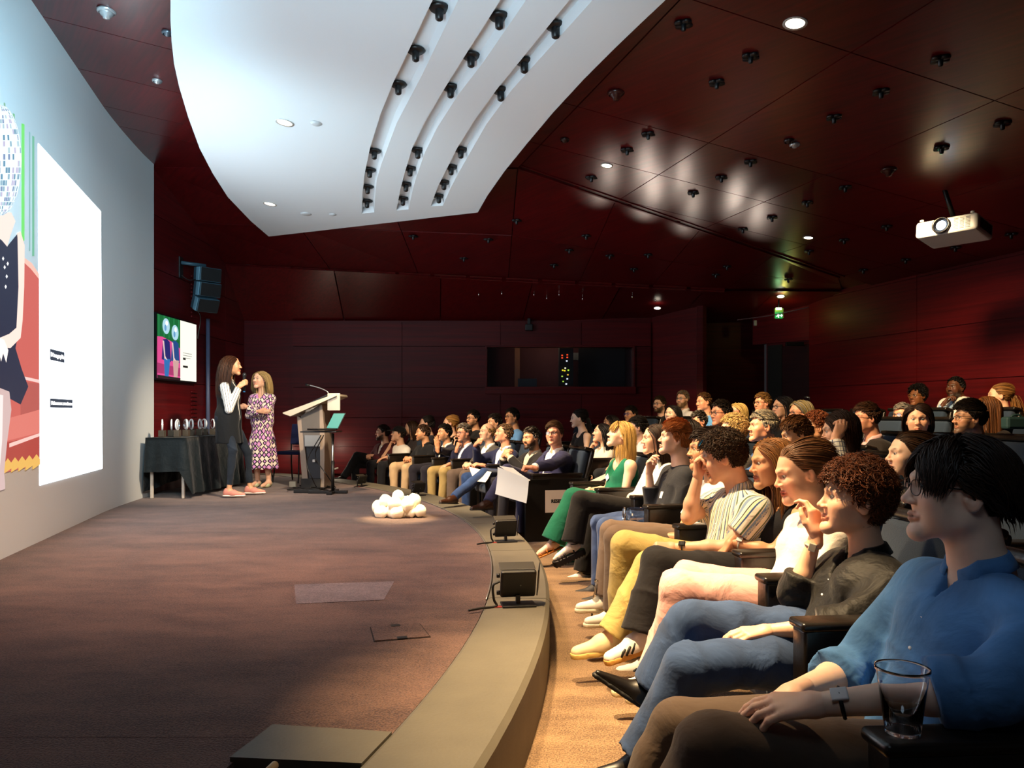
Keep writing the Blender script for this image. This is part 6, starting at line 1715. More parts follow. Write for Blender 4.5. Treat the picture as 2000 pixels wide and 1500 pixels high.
                if len(shoes) > 3:
                    for i in range(3):
                        for sd in (-1, 1):
                            a = w(.045 + i * .026, sd * .0415, -.012 - .006 * i); b = w(.075 + i * .026, sd * .0445, -.054); c2 = w(.06 + i * .026, sd * .0450, -.033)
                            V, Q = tube([a, c2, b], [.005, .0062, .005], 6); meshobj('side_stripe', V, split_tris(Q), plain('stripe_black', '101010', .6), sh)
            elif st in ('sandal', 'fisher'):
                sm = plain('sandal_' + sc_, sc_, .5); th = .014 if st == 'sandal' else .05
                def sole(p):
                    q = p - A_; x = q @ ft; y = np.abs(q @ np.cross(ft, upf)); z = q @ upf; cx = np.clip(x, -.04, .16)
                    return np.maximum(np.sqrt((x - cx) ** 2 + y ** 2) - .036 - .006 * np.clip(x / .1, 0, 1), np.abs(z + .066 + th / 2) - th / 2 + (.006 * np.sin(x * 260) * (z < -.09) if st == 'fisher' else 0)).astype(np.float32)
                sole.bb = (A_ - .22, A_ + .22); V, Q = surf(SDF().add(sole, 0), .006, .01); meshobj('sole', V, [Q], sm, sh)
                y_ = np.cross(ft, upf)
                bands = [(.15, .0), (.11, .02), (.07, -.02), (.03, .0)] if st == 'sandal' else [(.155, 0), (.125, 0), (.095, 0), (.02, 0)]
                for bx, sk_ in bands:
                    hgt = -.015 - bx * .22; arc = [w(bx + sk_ * math.cos(a), .040 * math.cos(a) * (1 - bx * .6), -.066 + (hgt + .072) * math.sin(a)) for a in np.linspace(0, PI, 11)]
                    V, Q = tube(arc, .0045 if st == 'sandal' else .007, 6); meshobj('strap', V, split_tris(Q), sm, sh)
                arc = [w(-.01 + .042 * math.cos(a), .042 * math.sin(a), .0 + .01 * math.cos(a)) for a in np.linspace(0, 2 * PI, 17)[:-1]]
                V, Q = tube(arc, .005, 6, True); meshobj('strap', V, [Q], sm, sh)
                if st == 'sandal':
                    arc = [w(-.01 + .040 * math.cos(a), .040 * math.sin(a), .05 + .015 * math.cos(a)) for a in np.linspace(0, 2 * PI, 17)[:-1]]; V, Q = tube(arc, .005, 6, True); meshobj('strap', V, [Q], sm, sh)
            elif st == 'pump':
                S = SDF().add(rc(w(-.03, 0, -.03), w(.05, 0, -.05), .034, .034), 0).add(rc(w(.05, 0, -.05), w(.175, 0, -.062), .034, .014), .03).sub(el(w(.02, 0, .0), (.07, .03, .035)), .008)
                V, Q = surf(S, hb, .012); meshobj('upper', V, [Q], plain('shoe_' + sc_, sc_, .4), sh)
                V, Q = tube([w(-.05, 0, -.03), w(-.05, 0, -.082)], [.012, .006], 6); meshobj('heel', V, split_tris(Q), plain('shoe_' + sc_, sc_, .4), sh)
    # ---------- accessories
    if glasses:
        gp = []; x0 = .034
        for sg in (-1, 1):
            ring = [H + M @ np.array([sg * x0 + .0245 * math.copysign(abs(math.cos(a)) ** .8, math.cos(a)), .103 - abs(sg * x0 + .0245 * math.cos(a)) * .16, .008 + .0185 * math.copysign(abs(math.sin(a)) ** .8, math.sin(a))]) for a in np.linspace(0, 2 * PI, 21)[:-1]]
            V, Q = tube(ring, .0019 if glasses != 'thin' else .0012, 5, True); gp.append((V, Q))
            V, Q = tube([H + M @ np.array([sg * .058, .094, .014]), H + M @ np.array([sg * .074 * wide, .05, .015]), H + M @ np.array([sg * .079 * wide, -.005, .012]), H + M @ np.array([sg * .079 * wide, -.03, -.008])], .0019, 5, caps=False); gp.append((V, Q))
        V, Q = tube([H + M @ np.array([-.010, .101, .013]), H + M @ np.array([0, .104, .016]), H + M @ np.array([.010, .101, .013])], .0019, 5, caps=False); gp.append((V, Q))
        V, Q = cat_geo(gp); gl_o = meshobj('glasses', V, [Q], plain('frame_' + (glasses if len(glasses) == 6 else '14100e'), glasses if len(glasses) == 6 else '14100e', .3), root)
        for sg in (-1, 1):
            ring = [H + M @ np.array([sg * x0 + .024 * math.cos(a), .1025 - abs(sg * x0 + .024 * math.cos(a)) * .16, .008 + .018 * math.sin(a)]) for a in np.linspace(0, 2 * PI, 15)[:-1]]
            meshobj('lens', np.array(ring), [np.array([list(range(14))])], thin_glass('spectacle', .10), gl_o, False)
    def on_chest(dx, dz, nm, wd, ht, mt, rot=0.0):
        c = N - u * dz + r * dx; pr = c[None] + f[None] * np.linspace(-.02, .26, 160)[:, None]
        S = torso({'jacket': .020, 'vest': .018}.get(kind, .010)); dd = S(pr); ins = np.where(dd < 0)[0]; hit = pr[ins[-1]] if len(ins) else pr[60]
        e = 2e-3; g = np.array([S((hit + np.eye(3)[i] * e)[None])[0] - S((hit - np.eye(3)[i] * e)[None])[0] for i in range(3)]); g = vn(g)
        Rm = frame_from(g, u); Rm = Rm @ rot_axis((0, 1, 0), rot)
        boxobj(nm, hit + g * .006, (wd, .003, ht), mt, root, Rm, .0008, 1)
        return hit, g, Rm
    if badge:
        h_, g_, Rm = on_chest(badge[0], badge[1], 'name_badge', badge[2] if len(badge) > 2 else .062, badge[3] if len(badge) > 3 else .062, plain('badge_white', 'eef0f2', .5), badge[4] if len(badge) > 4 else 0.0)
    if watch:
        for side_, wc, fc in watch:
            W, E = J['W' + side_], J['E' + side_]; ax = vn(W - E); c = W - ax * .03; x = vn(np.cross(ax, u)); y = np.cross(x, ax)
            ring = [c + .0300 * k1 * (x * math.cos(a) + y * math.sin(a)) for a in np.linspace(0, 2 * PI, 21)[:-1]]
            wo = meshobj('watch', *(lambda VQ: (VQ[0], [VQ[1]]))(tube(ring, .0045, 6, True)), plain('strap_' + wc, wc, .4), root)
            dn = vn(np.array([0, -.6, .8]) - ax * np.dot(np.array([0, -.6, .8]), ax))
            boxobj('dial', c + dn * .030, (.030 * k1, .034 * k1, .008), plain('dial_' + fc, fc, .2, metal=.3), wo, frame_from(ax, dn), .003, 2)
    for e in extras: e(dict(J=J, H=H, M=M, f=f, r=r, u=u, root=root, N=N, C=C, Pv=Pv, on_chest=on_chest, near=near))
    sy = math.radians(yaw if syaw is None else syaw)
    SPOTS.append((Pv[0], Pv[1], zf, np.array([-math.cos(sy), -math.sin(sy), 0]), label, stand, name_id))
    return dict(J=J, H=H, M=M, root=root, f=f, r=r)
# ------------------------------------------------------------------ the audience
def arcD(px, rr):
    a = (px - 1000) / F; A = a * a + 1; B = -2 * (a * CEN[0] + CEN[1]); Cq = CEN @ CEN - rr * rr
    return (-B + math.sqrt(B * B - 4 * A * Cq)) / (2 * A)
STR5 = ('stripe', [(.016, 'f0ead8'), (.006, '3c5c8c'), (.010, 'e8e0c0'), (.004, '39413a'), (.012, 'f2ecdc'), (.010, '86a0c0'), (.004, 'e8e0c8'), (.006, '5a6a50')])
DENIM = ('denim',)

# ---- front row, near block (from the camera backwards)
def rolled_cuff_extra(c): pass
person('N1', 'dark mop-haired man in a light blue denim shirt, hands clasped, nearest the camera', (1868, 962), 1.80, 4, hyaw=-12, pitch=3, skin='pale', hair=('mop', '27180f', dict(length=.15, sweep=0, vol=1.2, dens=1.3, colvar=.25)), line=-.008,
       top=('shirt', '4d7cb0', dict(sleeve='roll', pattern=DENIM, foldk=.4, inf=.016, v=.05)), legs=('pants', '5a4a3e', dict(foldk=.3)), shoes=('sneaker', 'e8e0d0', 'd8d0c0'), res=.5, scale=1.0, lean=.30, shw=.20,
       arms=dict(L=('clasp', dict(E=(1940, 1345, 1.50), W=(1560, 1380, 1.62), hand=(.9, .35, -.15), back=(0, -.4, 1), pose='relax')), R=('clasp', dict(W=(1555, 1350, 1.86), hand=(.9, -.35, -.2), back=(0, .3, 1), pose='hold'))),
       jnt=dict(KL=(1395, 1462, 1.66), KR=(1330, 1420, 1.95), AL=(1215, 1735, 1.72), AR=(1215, 1660, 1.95)), glasses='thin', badge=(-.085, .21, .04, .055, .05), watch=[('L', '101014', 'd8dce0')], iris='2a3038')
person('N2', 'woman with short auburn curls and a dangling earring in a black shirt and wide jeans', (1668, 980), 2.62, 5, hyaw=-8, pitch=6, sex='f', skin='fair', hair=('curly', '5a2c10', dict(length=.105, vol=1.3, dens=1.25, colvar=.35)), line=-.012,
       top=('shirt', '0b0907', dict(sleeve='roll', rough=.6, inf=.018, v=.09, foldk=.7)), legs=('pants', '2f4468', dict(flare=.045, foldk=.4, pattern=DENIM)), shoes=('boot', '120d0a', '0c0a08'), res=.5, lean=.32, shw=.185,
       arms=dict(R=('mouth', dict(E=(1560, 1160, 2.74), W=(1592, 1050, 2.70), hand=(.0, .15, 1), back=(-.5, -1, .1), pose='loose')), L=('rest', dict(E=(1650, 1222, 2.40), W=(1510, 1232, 2.47), hand=(1, .1, -.1), back=(0, -.2, 1)))),
       jnt=dict(KR=(1345, 1215, 2.62), AR=(1283, 1352, 2.62), FR=(.85, 0, .55), KL=(1345, 1305, 2.42), AL=(1268, 1478, 2.47)), iris='3a2a18',
       watch=[('R', 'b0a898', 'c8c0b0')])
person('N3', 'young woman with hair tied back in a white T-shirt and pale pink trousers', (1563, 925), 3.25, 6, hyaw=2, pitch=-14, sex='f', skin='fair', hair=('pony', '6a4322', dict(tail=.30, dens=1.4, vol=.6, knot=(0, -.118, .0), colvar=.28)),
       top=('tee', 'f3ece2', dict(sleeve='short', foldk=.4, lip='c06858')), legs=('pants', 'dca8a0', dict(flare=.04, foldk=.5)), shoes=('sneaker', 'ece6da', 'd8c8a0'), res=.6, lean=.25, shw=.18,
       arms=dict(L=('lap', dict(E=(1572, 1172, 3.08), W=(1440, 1160, 3.15))), R=('lap', dict(W=(1450, 1140, 3.4)))),
       jnt=dict(KL=(1325, 1150, 3.15), AL=(1315, 1330, 3.18), KR=(1345, 1130, 3.4), AR=(1285, 1318, 3.3), FR=(1, 0, 0)), iris='4a3a28')
person('N4', 'young woman with long straight brown hair in a sleeveless black top and black trousers', (1508, 905), 3.78, 8, hyaw=6, pitch=-6, sex='f', skin='tan', hair=('long', '7a4f26', dict(length=.42, dens=1.4, part=.0, colvar=.3)), 
       top=('tank', '14151c', dict(sleeve='none', scoop=.06, lip='b86858')), legs=('pants', '17161a', dict(flare=.04)), shoes=('sneaker', 'f2eee4', 'd09a48', 1), res=.6, lean=.24, shw=.18,
       arms=dict(L=('lap', dict(E=(1527, 1062, 3.62), W=(1432, 1060, 3.72), hand=(.7, 0, -.75), back=(.6, 0, .7))), R=('lap', dict(W=(1412, 1068, 3.9)))),
       jnt=dict(KL=(1285, 1098, 3.68), AL=(1250, 1240, 3.62), FL=(.95, -.05, -.28), KR=(1300, 1115, 3.95), AR=(1275, 1290, 3.95)), badge=(-.05, .20, .03, .055, .25), watch=[('L', 'c8c4bc', 'f0eee8')])
def sunglasses_on_head(c):
    M, H = c['M'], c['H']
    for s in (-1, 1):
        R = M @ rot_axis((1, 0, 0), math.radians(50))
        boxobj('sunglasses_lens', H + M @ np.array([.032 * s, .082, .105]), (.05, .006, .036), plain('blue_mirror', '2a7ab8', .08, metal=.8), c['root'], R, .002)
    V, Q = tube([H + M @ np.array([.06, .07, .10]), H + M @ np.array([.085, .02, .05]), H + M @ np.array([.086, -.02, .02])], .003, 5); meshobj('sunglasses_arm', V, split_tris(Q), M_BLACK, c['root'])
    V, Q = tube([H + M @ np.array([-.06, .07, .10]), H + M @ np.array([-.085, .02, .05]), H + M @ np.array([-.086, -.02, .02])], .003, 5); meshobj('sunglasses_arm', V, split_tris(Q), M_BLACK, c['root'])
person('N5', 'man with brown curls and mirrored sunglasses on his head in a striped short-sleeved shirt', (1412, 895), 3.95, 12, hyaw=-18, pitch=-16, skin='fair', hair=('curly', '33200f', dict(length=.085, vol=1.3, dens=1.3, colvar=.3)), line=-.006,
       top=('shirt', 'f0ead8', dict(sleeve='short', pattern=STR5, inf=.016, foldk=.5)), legs=('pants', 'c8b06c', dict(flare=.02, ankle=1, foldk=.5)), shoes=('sneaker', 'dccba0', 'd8b868'), res=.6, lean=.12, shw=.20,
       arms=dict(R=('chin', dict(E=(1345, 1010, 4.02), W=(1362, 935, 4.0), hand=(-.05, 0, 1), back=(.5, .8, 0), pose='loose')), L=('thigh', dict(E=(1420, 1070, 3.75), W=(1322, 1070, 3.85), hand=(1, 0, 0), back=(0, -.7, .7), pose='fist'))),
       jnt=dict(KR=(1220, 1065, 4.1), AR=(1215, 1240, 4.1), KL=(1268, 1105, 3.8), AL=(1190, 1242, 3.75), FL=(1, 0, -.1)), watch=[('L', '2a1c14', '1a1a1a')], extras=(sunglasses_on_head,))
person('N6', 'person in a white T-shirt and grey-brown trousers mostly hidden behind the striped shirt', (1380, 880), 4.62, 10, hyaw=0, skin='tan', hair=('short', 'dark', {}), top=('tee', 'f4f0e8', dict(sleeve='short')), legs=('pants', '6a584a', dict(flare=.025)), shoes=('sneaker', 'efe8da', 'e8dcc0'),
       lean=.2, arms=dict(R=('lap', dict(W=(1285, 1040, 4.65))), L=('lap', dict(W=(1278, 1048, 4.5)))), jnt=dict(KL=(1205, 1050, 4.5), AL=(1205, 1195, 4.5), KR=(1195, 1038, 4.8), AR=(1185, 1168, 4.75)))
def glass_award_in_hand(c): pass
person('N7', 'young ginger-haired man in a dark grey long-sleeved top, hand at his mouth', (1318, 858), 5.55, 12, hyaw=-4, pitch=8, skin='pale', hair=('short', 'a86434', dict(length=.075, sweep=-.5, side_len=.03, dens=1.5, vol=1.1)),
       top=('sweater', '26282e', dict(sleeve='three', neckr=.064)), legs=('pants', '3c5078', dict(pattern=DENIM)), shoes=('sneaker', '202024', '30302c'), res=.74, lean=.22, badge=(-.03, .20, .035, .05, .05),
       arms=dict(R=('mouth', dict(E=(1272, 985, 5.62), W=(1268, 928, 5.6), hand=(0, 0, 1), back=(.6, .7, 0), pose='loose')), L=('lap', dict(W=(1250, 1018, 5.45), hand=(1, .2, 0), back=(0, -.6, .8), pose='hold'))),
       jnt=dict(KL=(1185, 1030, 5.45), AL=(1185, 1160, 5.45), KR=(1172, 1022, 5.75), AR=(1170, 1145, 5.7)), watch=[('L', '101012', '202226')])
person('N8', 'long-haired woman in a white shirt and black trousers, mostly behind the ginger man', (1280, 858), 6.15, 14, hyaw=4, sex='f', skin='fair', hair=('long', '2a1a10', dict(length=.42, dens=1.2)), top=('shirt', 'f4efe6', dict(sleeve='roll', v=.16, inf=.018)), legs=('pants', '100e0e', dict(flare=.035)), shoes=('fisher', '14110e'),
       lean=.22, arms=dict(R=('clasp', dict(W=(1212, 985, 6.2))), L=('clasp', dict(W=(1216, 990, 6.0)))), jnt=dict(KL=(1135, 978, 6.0), AL=(1118, 1062, 5.95), FL=(.9, 0, -.35), KR=(1165, 985, 6.25), AR=(1140, 1120, 6.2)))
person('N9', 'woman with a blond fringe and long blond hair in a sleeveless green jumpsuit', (1212, 850), 6.75, 16, hyaw=2, pitch=14, sex='f', skin='pale', hair=('long', 'b49050', dict(length=.34, dens=1.5, fringe=True, colvar=.3)),
       top=('tank', '0c6a50', dict(sleeve='none', scoop=.09)), legs=('pants', '0a5c44', dict(flare=.055, foldk=.4)), shoes=('sandal', 'b06a1c'), res=.74, lean=.2, badge=(.02, .17, .05, .05, .7),
       arms=dict(L=('lap', dict(W=(1165, 962, 6.65))), R=('lap', dict(W=(1150, 958, 6.85)))), jnt=dict(KL=(1120, 970, 6.65), AL=(1080, 1058, 6.6), FL=(.95, -.1, -.3), KR=(1110, 985, 6.9), AR=(1110, 1105, 6.85)))

# ---- front row, far block (from the aisle outwards)
def sheet(c):
    J = c['J']; f, r, u = c['f'], c['r'], c['u']
def F_(name, label, px, py, rr=11.75, **k):
    D = arcD(px, rr); ang = math.degrees(math.atan2(D - CEN[1], (px - 1000) / F * D - CEN[0]))
    k.setdefault('lean', .22); k.setdefault('syaw', ang * .8)
    return person(name, label, (px, py), D, k.pop('yaw', ang * .8 + 14), **k)
pF1 = F_('F1', 'man in glasses and a navy blazer turning to the camera, papers on his lap', 1083, 848, 11.55, hyaw=62, pitch=2, skin='ruddy', hair=('short', '4a3420', dict(length=.06, sweep=.5, dens=1.2)), glasses='2a2024', top=('jacket', '2a2a4c', dict(inner='f4f0e6', open=.12)), legs=('pants', '2a2a48', dict(slim=.5)), shoes=('dress', '2a160c'),
   res=.74, arms=dict(L=('book', dict(W=(1018, 920, 7.55), hand=(.8, .5, .1), back=(.2, 0, 1), pose='fist')), R=('book', {})), jnt=dict(KR=(990, 918, 7.9), AR=(952, 982, 7.55), FR=(1, -.1, .05)), badge=(-.10, .17, .04, .035, -.3))
F_('F2', 'man with a dark goatee and clasped raised hands in a dark blazer', 1037, 856, 11.55, hyaw=40, pitch=-4, skin='tan', hair=('short', '241a12', dict(length=.04, grey=.2)), beard=.95, glasses=None, top=('jacket', '1c1a1c', dict(inner='c8bfa8', open=.11)), legs=('pants', '1a1a24', {}), arms=dict(L=('claspup', {}), R=('claspup', {})), build=1.08)
F_('F3', 'balding man in a navy suit gazing upward with a fist raised to his chest', 984, 848, 11.6, hyaw=15, pitch=14, skin='ruddy', hair=('short', '6a5038', dict(length=.025, side_len=.018)), line=.012, top=('jacket', '22284a', dict(inner='e8ecf2', open=.10)), legs=('pants', '223a66', dict(slim=.4, pattern=DENIM)), shoes=('dress', '3a2010'), arms=dict(R=('claspup', dict(dW=(.02, .0, .10), pose='fist')), L=('book', {})), jnt=dict(KL=(945, 925, 8.9), AL=(885, 972, 8.4), FL=(1, -.2, .1)))
F_('F4', 'balding man with fair hair in a grey suit holding folded papers', 951, 845, 11.65, hyaw=30, pitch=4, skin='fair', hair=('bald', 'a07a4a', dict(length=.03)), line=.02, top=('jacket', '4c4844', dict(inner='eef0f2', open=.10)), legs=('pants', '5a4c44', dict(flare=.02)), arms=dict(R=('clasp', {}), L=('clasp', {})))
F_('F5', 'man with glasses and grey-brown hair in a navy jacket, fist at his chin', 906, 846, 11.65, hyaw=38, pitch=-2, skin='ruddy', hair=('short', '6a5a48', dict(length=.05, sweep=.3, grey=.3)), glasses='3a3a5a', beard=.4, top=('jacket', '232644', dict(inner='d4e0f0')), legs=('pants', 'a8905c', {}), arms=dict(R=('chin', dict(pose='fist', hand=(-.2, -.2, 1), back=(.9, 0, .2))), L=('thigh', {})))
F_('F6', 'young man with black hair and palms pressed together in a dark navy jacket', 868, 846, 11.6, hyaw=30, pitch=3, skin='tan', hair=('short', '15110e', dict(length=.05)), top=('jacket', '1c2034', dict(inner='f2efe8', open=.075)), legs=('pants', '22202c', {}), arms=dict(R=('pray', dict(W=(851, 874, 10.72))), L=('pray', dict(W=(849, 877, 10.60)))), beard=.35)
F_('F7', 'man with cropped brown hair in a black shirt and beige trousers', 826, 846, 11.6, hyaw=12, skin='tan', hair=('short', '3a2618', dict(length=.025, side_len=.012)), top=('shirt', '14161c', dict(sleeve='roll')), legs=('pants', 'c8ac88', dict(foldk=.3)), arms=dict(R=('clasp', {}), L=('clasp', {})), beard=.5, watch=[('L', '101010', '303030')])
def cap(c):
    M, H = c['M'], c['H']; w = lambda x, y, z: H + M @ np.array([x, y, z])
    S = SDF().add(el(w(0, -.012, .05), (.090, .112, .088), M), 0); S.sub(lambda p: (((p - H) @ M)[:, 2] - .040).astype(np.float32), .003)
    V, Q = surf(S, .008, .02); meshobj('cap', V, [Q], cloth('cap_black', '0d0d10'), c['root'], True)
    S = SDF().add(el(w(0, .11, .048), (.072, .085, .010), M @ rot_axis((1, 0, 0), -.15)), 0); V, Q = surf(S, .007, .02); meshobj('cap_peak', V, [Q], cloth('cap_black', '0d0d10'), c['root'], True)
F_('F8', 'man in a black baseball cap and white T-shirt, hand at his chin', 778, 848, 11.6, hyaw=14, pitch=8, skin='fair', hair=('short', '2a1c12', dict(length=.02, side_len=.015)), top=('tee', 'e8e6e2', dict(sleeve='short')), legs=('pants', '1a1c24', {}), arms=dict(R=('chin', {}), L=('lap', {})), extras=(cap,))
F_('F9', 'curly bearded man in an open maroon shirt, far end of the front row', 747, 846, 11.5, hyaw=16, pitch=2, skin='fair', hair=('curly', '2a1a10', dict(length=.05)), beard=1.0, top=('jacket', '4a1a22', dict(inner='efeae0', open=.05, collar=False)), legs=('pants', '141316', {}), shoes=('dress', '0e0c0c'), arms=dict(R=('clasp', {}), L=('clasp', {})), cross='L')

# ---- second row and behind
def B_(name, label, px, py, row, D=None, **k):
    rr = ROWR[row] + .0
    D = D or arcD(px, rr); ang = math.degrees(math.atan2(D - CEN[1], (px - 1000) / F * D - CEN[0]))
    rad = math.hypot((px - 1000) / F * D - CEN[0], D - CEN[1])
    zf = ROWZ[int(np.clip(np.searchsorted([ROWR[i] - .62 for i in range(1, 5)], rad), 0, 4))]
    k.setdefault('lean', .2)
    k.setdefault('seat', .43)
    return person(name, label, (px, py), D, k.pop('yaw', max(2, ang * .8)), zf=zf, **k)
B_('S1', 'young woman in profile with a pearl earring and tied-back hair, behind the denim shirt', 1772, 890, 1, D=4.25, hyaw=-2, pitch=2, sex='f', skin='pale', hair=('pony', '35200f', dict(tail=.25, knot=(0, -.11, -.02), dens=1.3)), top=('sweater', '2a2622', {}), res=.74,
   extras=(lambda c: latheobj('pearl_earring', [(0, -.006), (.006, 0), (0, .006)], c['H'] + c['M'] @ np.array([-.082, -.004, -.038]), plain('pearl', 'f0ebe0', .2), c['root'], 10),))
B_('S2', 'man with long brown hair in a striped white shirt, hand raised to his hair', 1640, 842, 1, D=5.0, hyaw=-14, pitch=-10, skin='fair', hair=('long', '3a2314', dict(length=.24, dens=1.3, part=.01)), beard=.6, top=('shirt', 'ece8dc', dict(sleeve='long', pattern=('grid', '4a5470', .03), inf=.016)), res=.74,
   arms=dict(L=('chin', dict(E=(1648, 915, 4.75), W=(1634, 872, 4.78), hand=(-.45, 0, .9), back=(0, -1, .1), pose='hold')), R=('lap', {})))
B_('S3', 'young man with swept light-brown hair, face hidden behind the girl with long hair', 1556, 852, 1, D=5.5, hyaw=-4, pitch=-10, skin='tan', hair=('short', '5a3618', dict(length=.075, sweep=-.4, side_len=.014, dens=1.5)), top=('tee', '22242a', {}))
def shades_grey(c):
    M, H = c['M'], c['H']
    for s in (-1, 1):
        V, Q = tube([H + M @ np.array([.05 * s, .075, .115]), H + M @ np.array([.082 * s, .04, .085]), H + M @ np.array([.088 * s, .0, .03])], .003, 5); meshobj('eyeglass_arm', V, split_tris(Q), M_BLACK, c['root'])
    V, Q = tube([H + M @ np.array([-.05, .075, .115]), H + M @ np.array([0, .09, .118]), H + M @ np.array([.05, .075, .115])], .004, 5); meshobj('eyeglass_rim', V, split_tris(Q), M_BLACK, c['root'])
B_('S4', 'stout man with white-grey hair and glasses pushed up on his head in a denim shirt', 1490, 835, 1, D=6.1, hyaw=0, pitch=4, skin='ruddy', hair=('short', 'a89c84', dict(length=.04, dens=1.4, grey=.4)), wide=1.08, top=('shirt', '2c4c80', dict(sleeve='long', pattern=DENIM)), build=1.12, extras=(shades_grey,), badge=(.05, .16, .04, .04), res=.74)
B_('S5', 'person with short curly blond hair half hidden behind the brown curls', 1432, 842, 1, D=6.3, hyaw=-10, sex='f', skin='fair', hair=('curly', 'a88c58', dict(length=.07, dens=1.4)), top=('sweater', '3a342e', {}))
B_('S6', 'woman with dark hair, mostly hidden, raising an arm behind the ginger man', 1345, 845, 1, D=7.3, hyaw=-6, sex='f', skin='tan', hair=('long', '1c120d', dict(length=.3)), top=('sweater', '1a1a20', {}), arms=dict(L=('chin', dict(pose='relax'))))
B_('S7', 'man with black-rimmed glasses and dark hair in a white shirt behind the blond fringe', 1246, 836, 1, D=9.0, hyaw=-12, skin='fair', hair=('short', '1a120d', dict(length=.06, dens=1.3)), glasses='14100e', top=('shirt', 'e8e8ea', dict(sleeve='long')), beard=.5)
B_('S8', 'woman with very long black hair in a white blouse, fingers at her chin', 1176, 846, 1, D=9.4, hyaw=2, pitch=8, sex='f', skin='fair', hair=('long', '120c0b', dict(length=.46, dens=1.3)), top=('shirt', 'efe4d4', dict(sleeve='roll', v=.12, inf=.02)), legs=('pants', '5a4420', {}), arms=dict(R=('chin', {}), L=('rest', dict(dW=(.05, 0, -.08)))))
B_('S9', 'young woman with pulled-back dark hair in a black sleeveless top, alone in the second row', 1129, 818, 1, D=11.0, hyaw=4, pitch=-6, sex='f', skin='pale', hair=('pony', '17100d', dict(tail=.3)), top=('tank', '17161b', dict(sleeve='cap', scoop=.03)), arms=dict(L=('rest', {}), R=('lap', {})))
B_('S10', 'man with black hair and glasses in a light blue shirt, hand over his mouth', 1000, 815, 1, D=11.3, hyaw=30, skin='olive', hair=('short', '120d0b', dict(length=.05)), glasses='101014', top=('tee', '6a9cd0', dict(sleeve='short')), arms=dict(R=('mouth', {}), L=('lap', {})))
B_('S11', 'person with short dark hair partly hidden behind the balding men', 966, 826, 1, D=11.2, hyaw=20, skin='tan', hair=('short', '1e1610', {}), top=('sweater', '22222a', {}))
B_('S12', 'man with glasses and dark hair in black, behind the grey suit', 924, 818, 1, D=12.0, hyaw=35, skin='tan', hair=('short', '1a130e', dict(length=.05)), glasses='101010', top=('sweater', '121216', {}), beard=.6)
B_('S13', 'blonde woman with hair tied back behind the palms-together man', 878, 828, 1, D=12.3, hyaw=8, sex='f', skin='fair', hair=('pony', 'a8793c', dict(tail=.35)), top=('tank', '3a2c28', dict(sleeve='none')))
B_('S14', 'woman with dark tied-up hair behind the man in the black shirt', 832, 828, 1, D=12.5, hyaw=5, sex='f', skin='fair', hair=('pony', '17100d', dict(tail=.15, knot=(0, -.10, .06))), top=('sweater', '20202a', {}))
B_('S15', 'woman with long brown hair behind the black baseball cap', 803, 836, 1, D=12.6, hyaw=0, sex='f', skin='fair', hair=('long', '3a2415', dict(length=.34)), top=('sweater', '282224', {}))
# third row
B_('T1', 'man with dark hair and round glasses in a royal blue blazer', 1893, 818, 2, D=5.65, hyaw=-6, pitch=1, skin='tan', hair=('short', '1c130e', dict(length=.065, side_len=.02, dens=1.5)), glasses='thin', beard=.75, top=('jacket', '2c3a84', dict(inner='c8d4e8', open=.05)), res=.74)
B_('T2', 'dark-haired woman with a bob looking straight at the camera', 1793, 822, 2, D=6.0, yaw=25, hyaw=62, pitch=2, sex='f', skin='fair', hair=('bob', '25150e', dict(length=.21, dens=1.6, part=.02)), top=('sweater', '28201e', {}), iris='5a6a70', res=.74)
B_('T3', 'man with glasses and brown hair in a dark jacket over a pink shirt', 1692, 818, 2, D=6.5, hyaw=2, pitch=-4, skin='ruddy', hair=('short', '3c2415', dict(length=.055, dens=1.4)), glasses='18120e', top=('jacket', '241e1c', dict(inner='e0b8b8', open=.06)), line=.01)
B_('T4', 'person with curly auburn hair and dark glasses, glimpsed behind the swept-hair young man', 1592, 836, 2, D=6.3, hyaw=-4, skin='tan', hair=('curly', '6a3416', dict(length=.06)), glasses='14100e', top=('sweater', '8a6a30', {}))
B_('T5', 'woman with glasses and a grey-blond bob in the third row', 1562, 808, 2, D=7.4, hyaw=10, sex='f', skin='ruddy', hair=('bob', '8a7a52', dict(length=.2, dens=1.4, grey=.25)), glasses='2a2a34', top=('sweater', '4a4238', {}))
B_('T6', 'man with black-framed glasses and short dark hair in a black jacket', 1408, 808, 2, D=7.7, hyaw=18, pitch=-2, skin='ruddy', hair=('short', '1e1610', dict(length=.045)), glasses='101010', top=('jacket', '1a1a1e', dict(inner='2a2a30')))
B_('T7', 'man with dark grey hair looking down beside the light-blue T-shirt', 1365, 824, 2, D=9.6, hyaw=20, pitch=-8, skin='ruddy', hair=('short', '2c2620', dict(length=.05, grey=.25)), top=('sweater', '16161a', {}))
B_('T8', 'pale woman with long black hair resting her cheek on her hand', 1312, 808, 2, D=11.0, hyaw=42, roll=-6, sex='f', skin='pale', hair=('long', '100c0c', dict(length=.3)), top=('sweater', '181a20', {}), arms=dict(R=('chin', dict(pose='fist'))))
B_('T9', 'person with glasses reflecting blue light in the dark third row', 1232, 810, 2, D=12.0, hyaw=30, skin='tan', hair=('short', '1a130e', dict(length=.06)), glasses='2030a0', top=('sweater', '14161c', {}))
B_('T10', 'woman with dark hair parted in the middle, face half hidden by the long black hair', 1192, 826, 2, D=11.6, hyaw=10, sex='f', skin='tan', hair=('long', '1a110d', dict(length=.3)), top=('sweater', '1c1c22', {}))
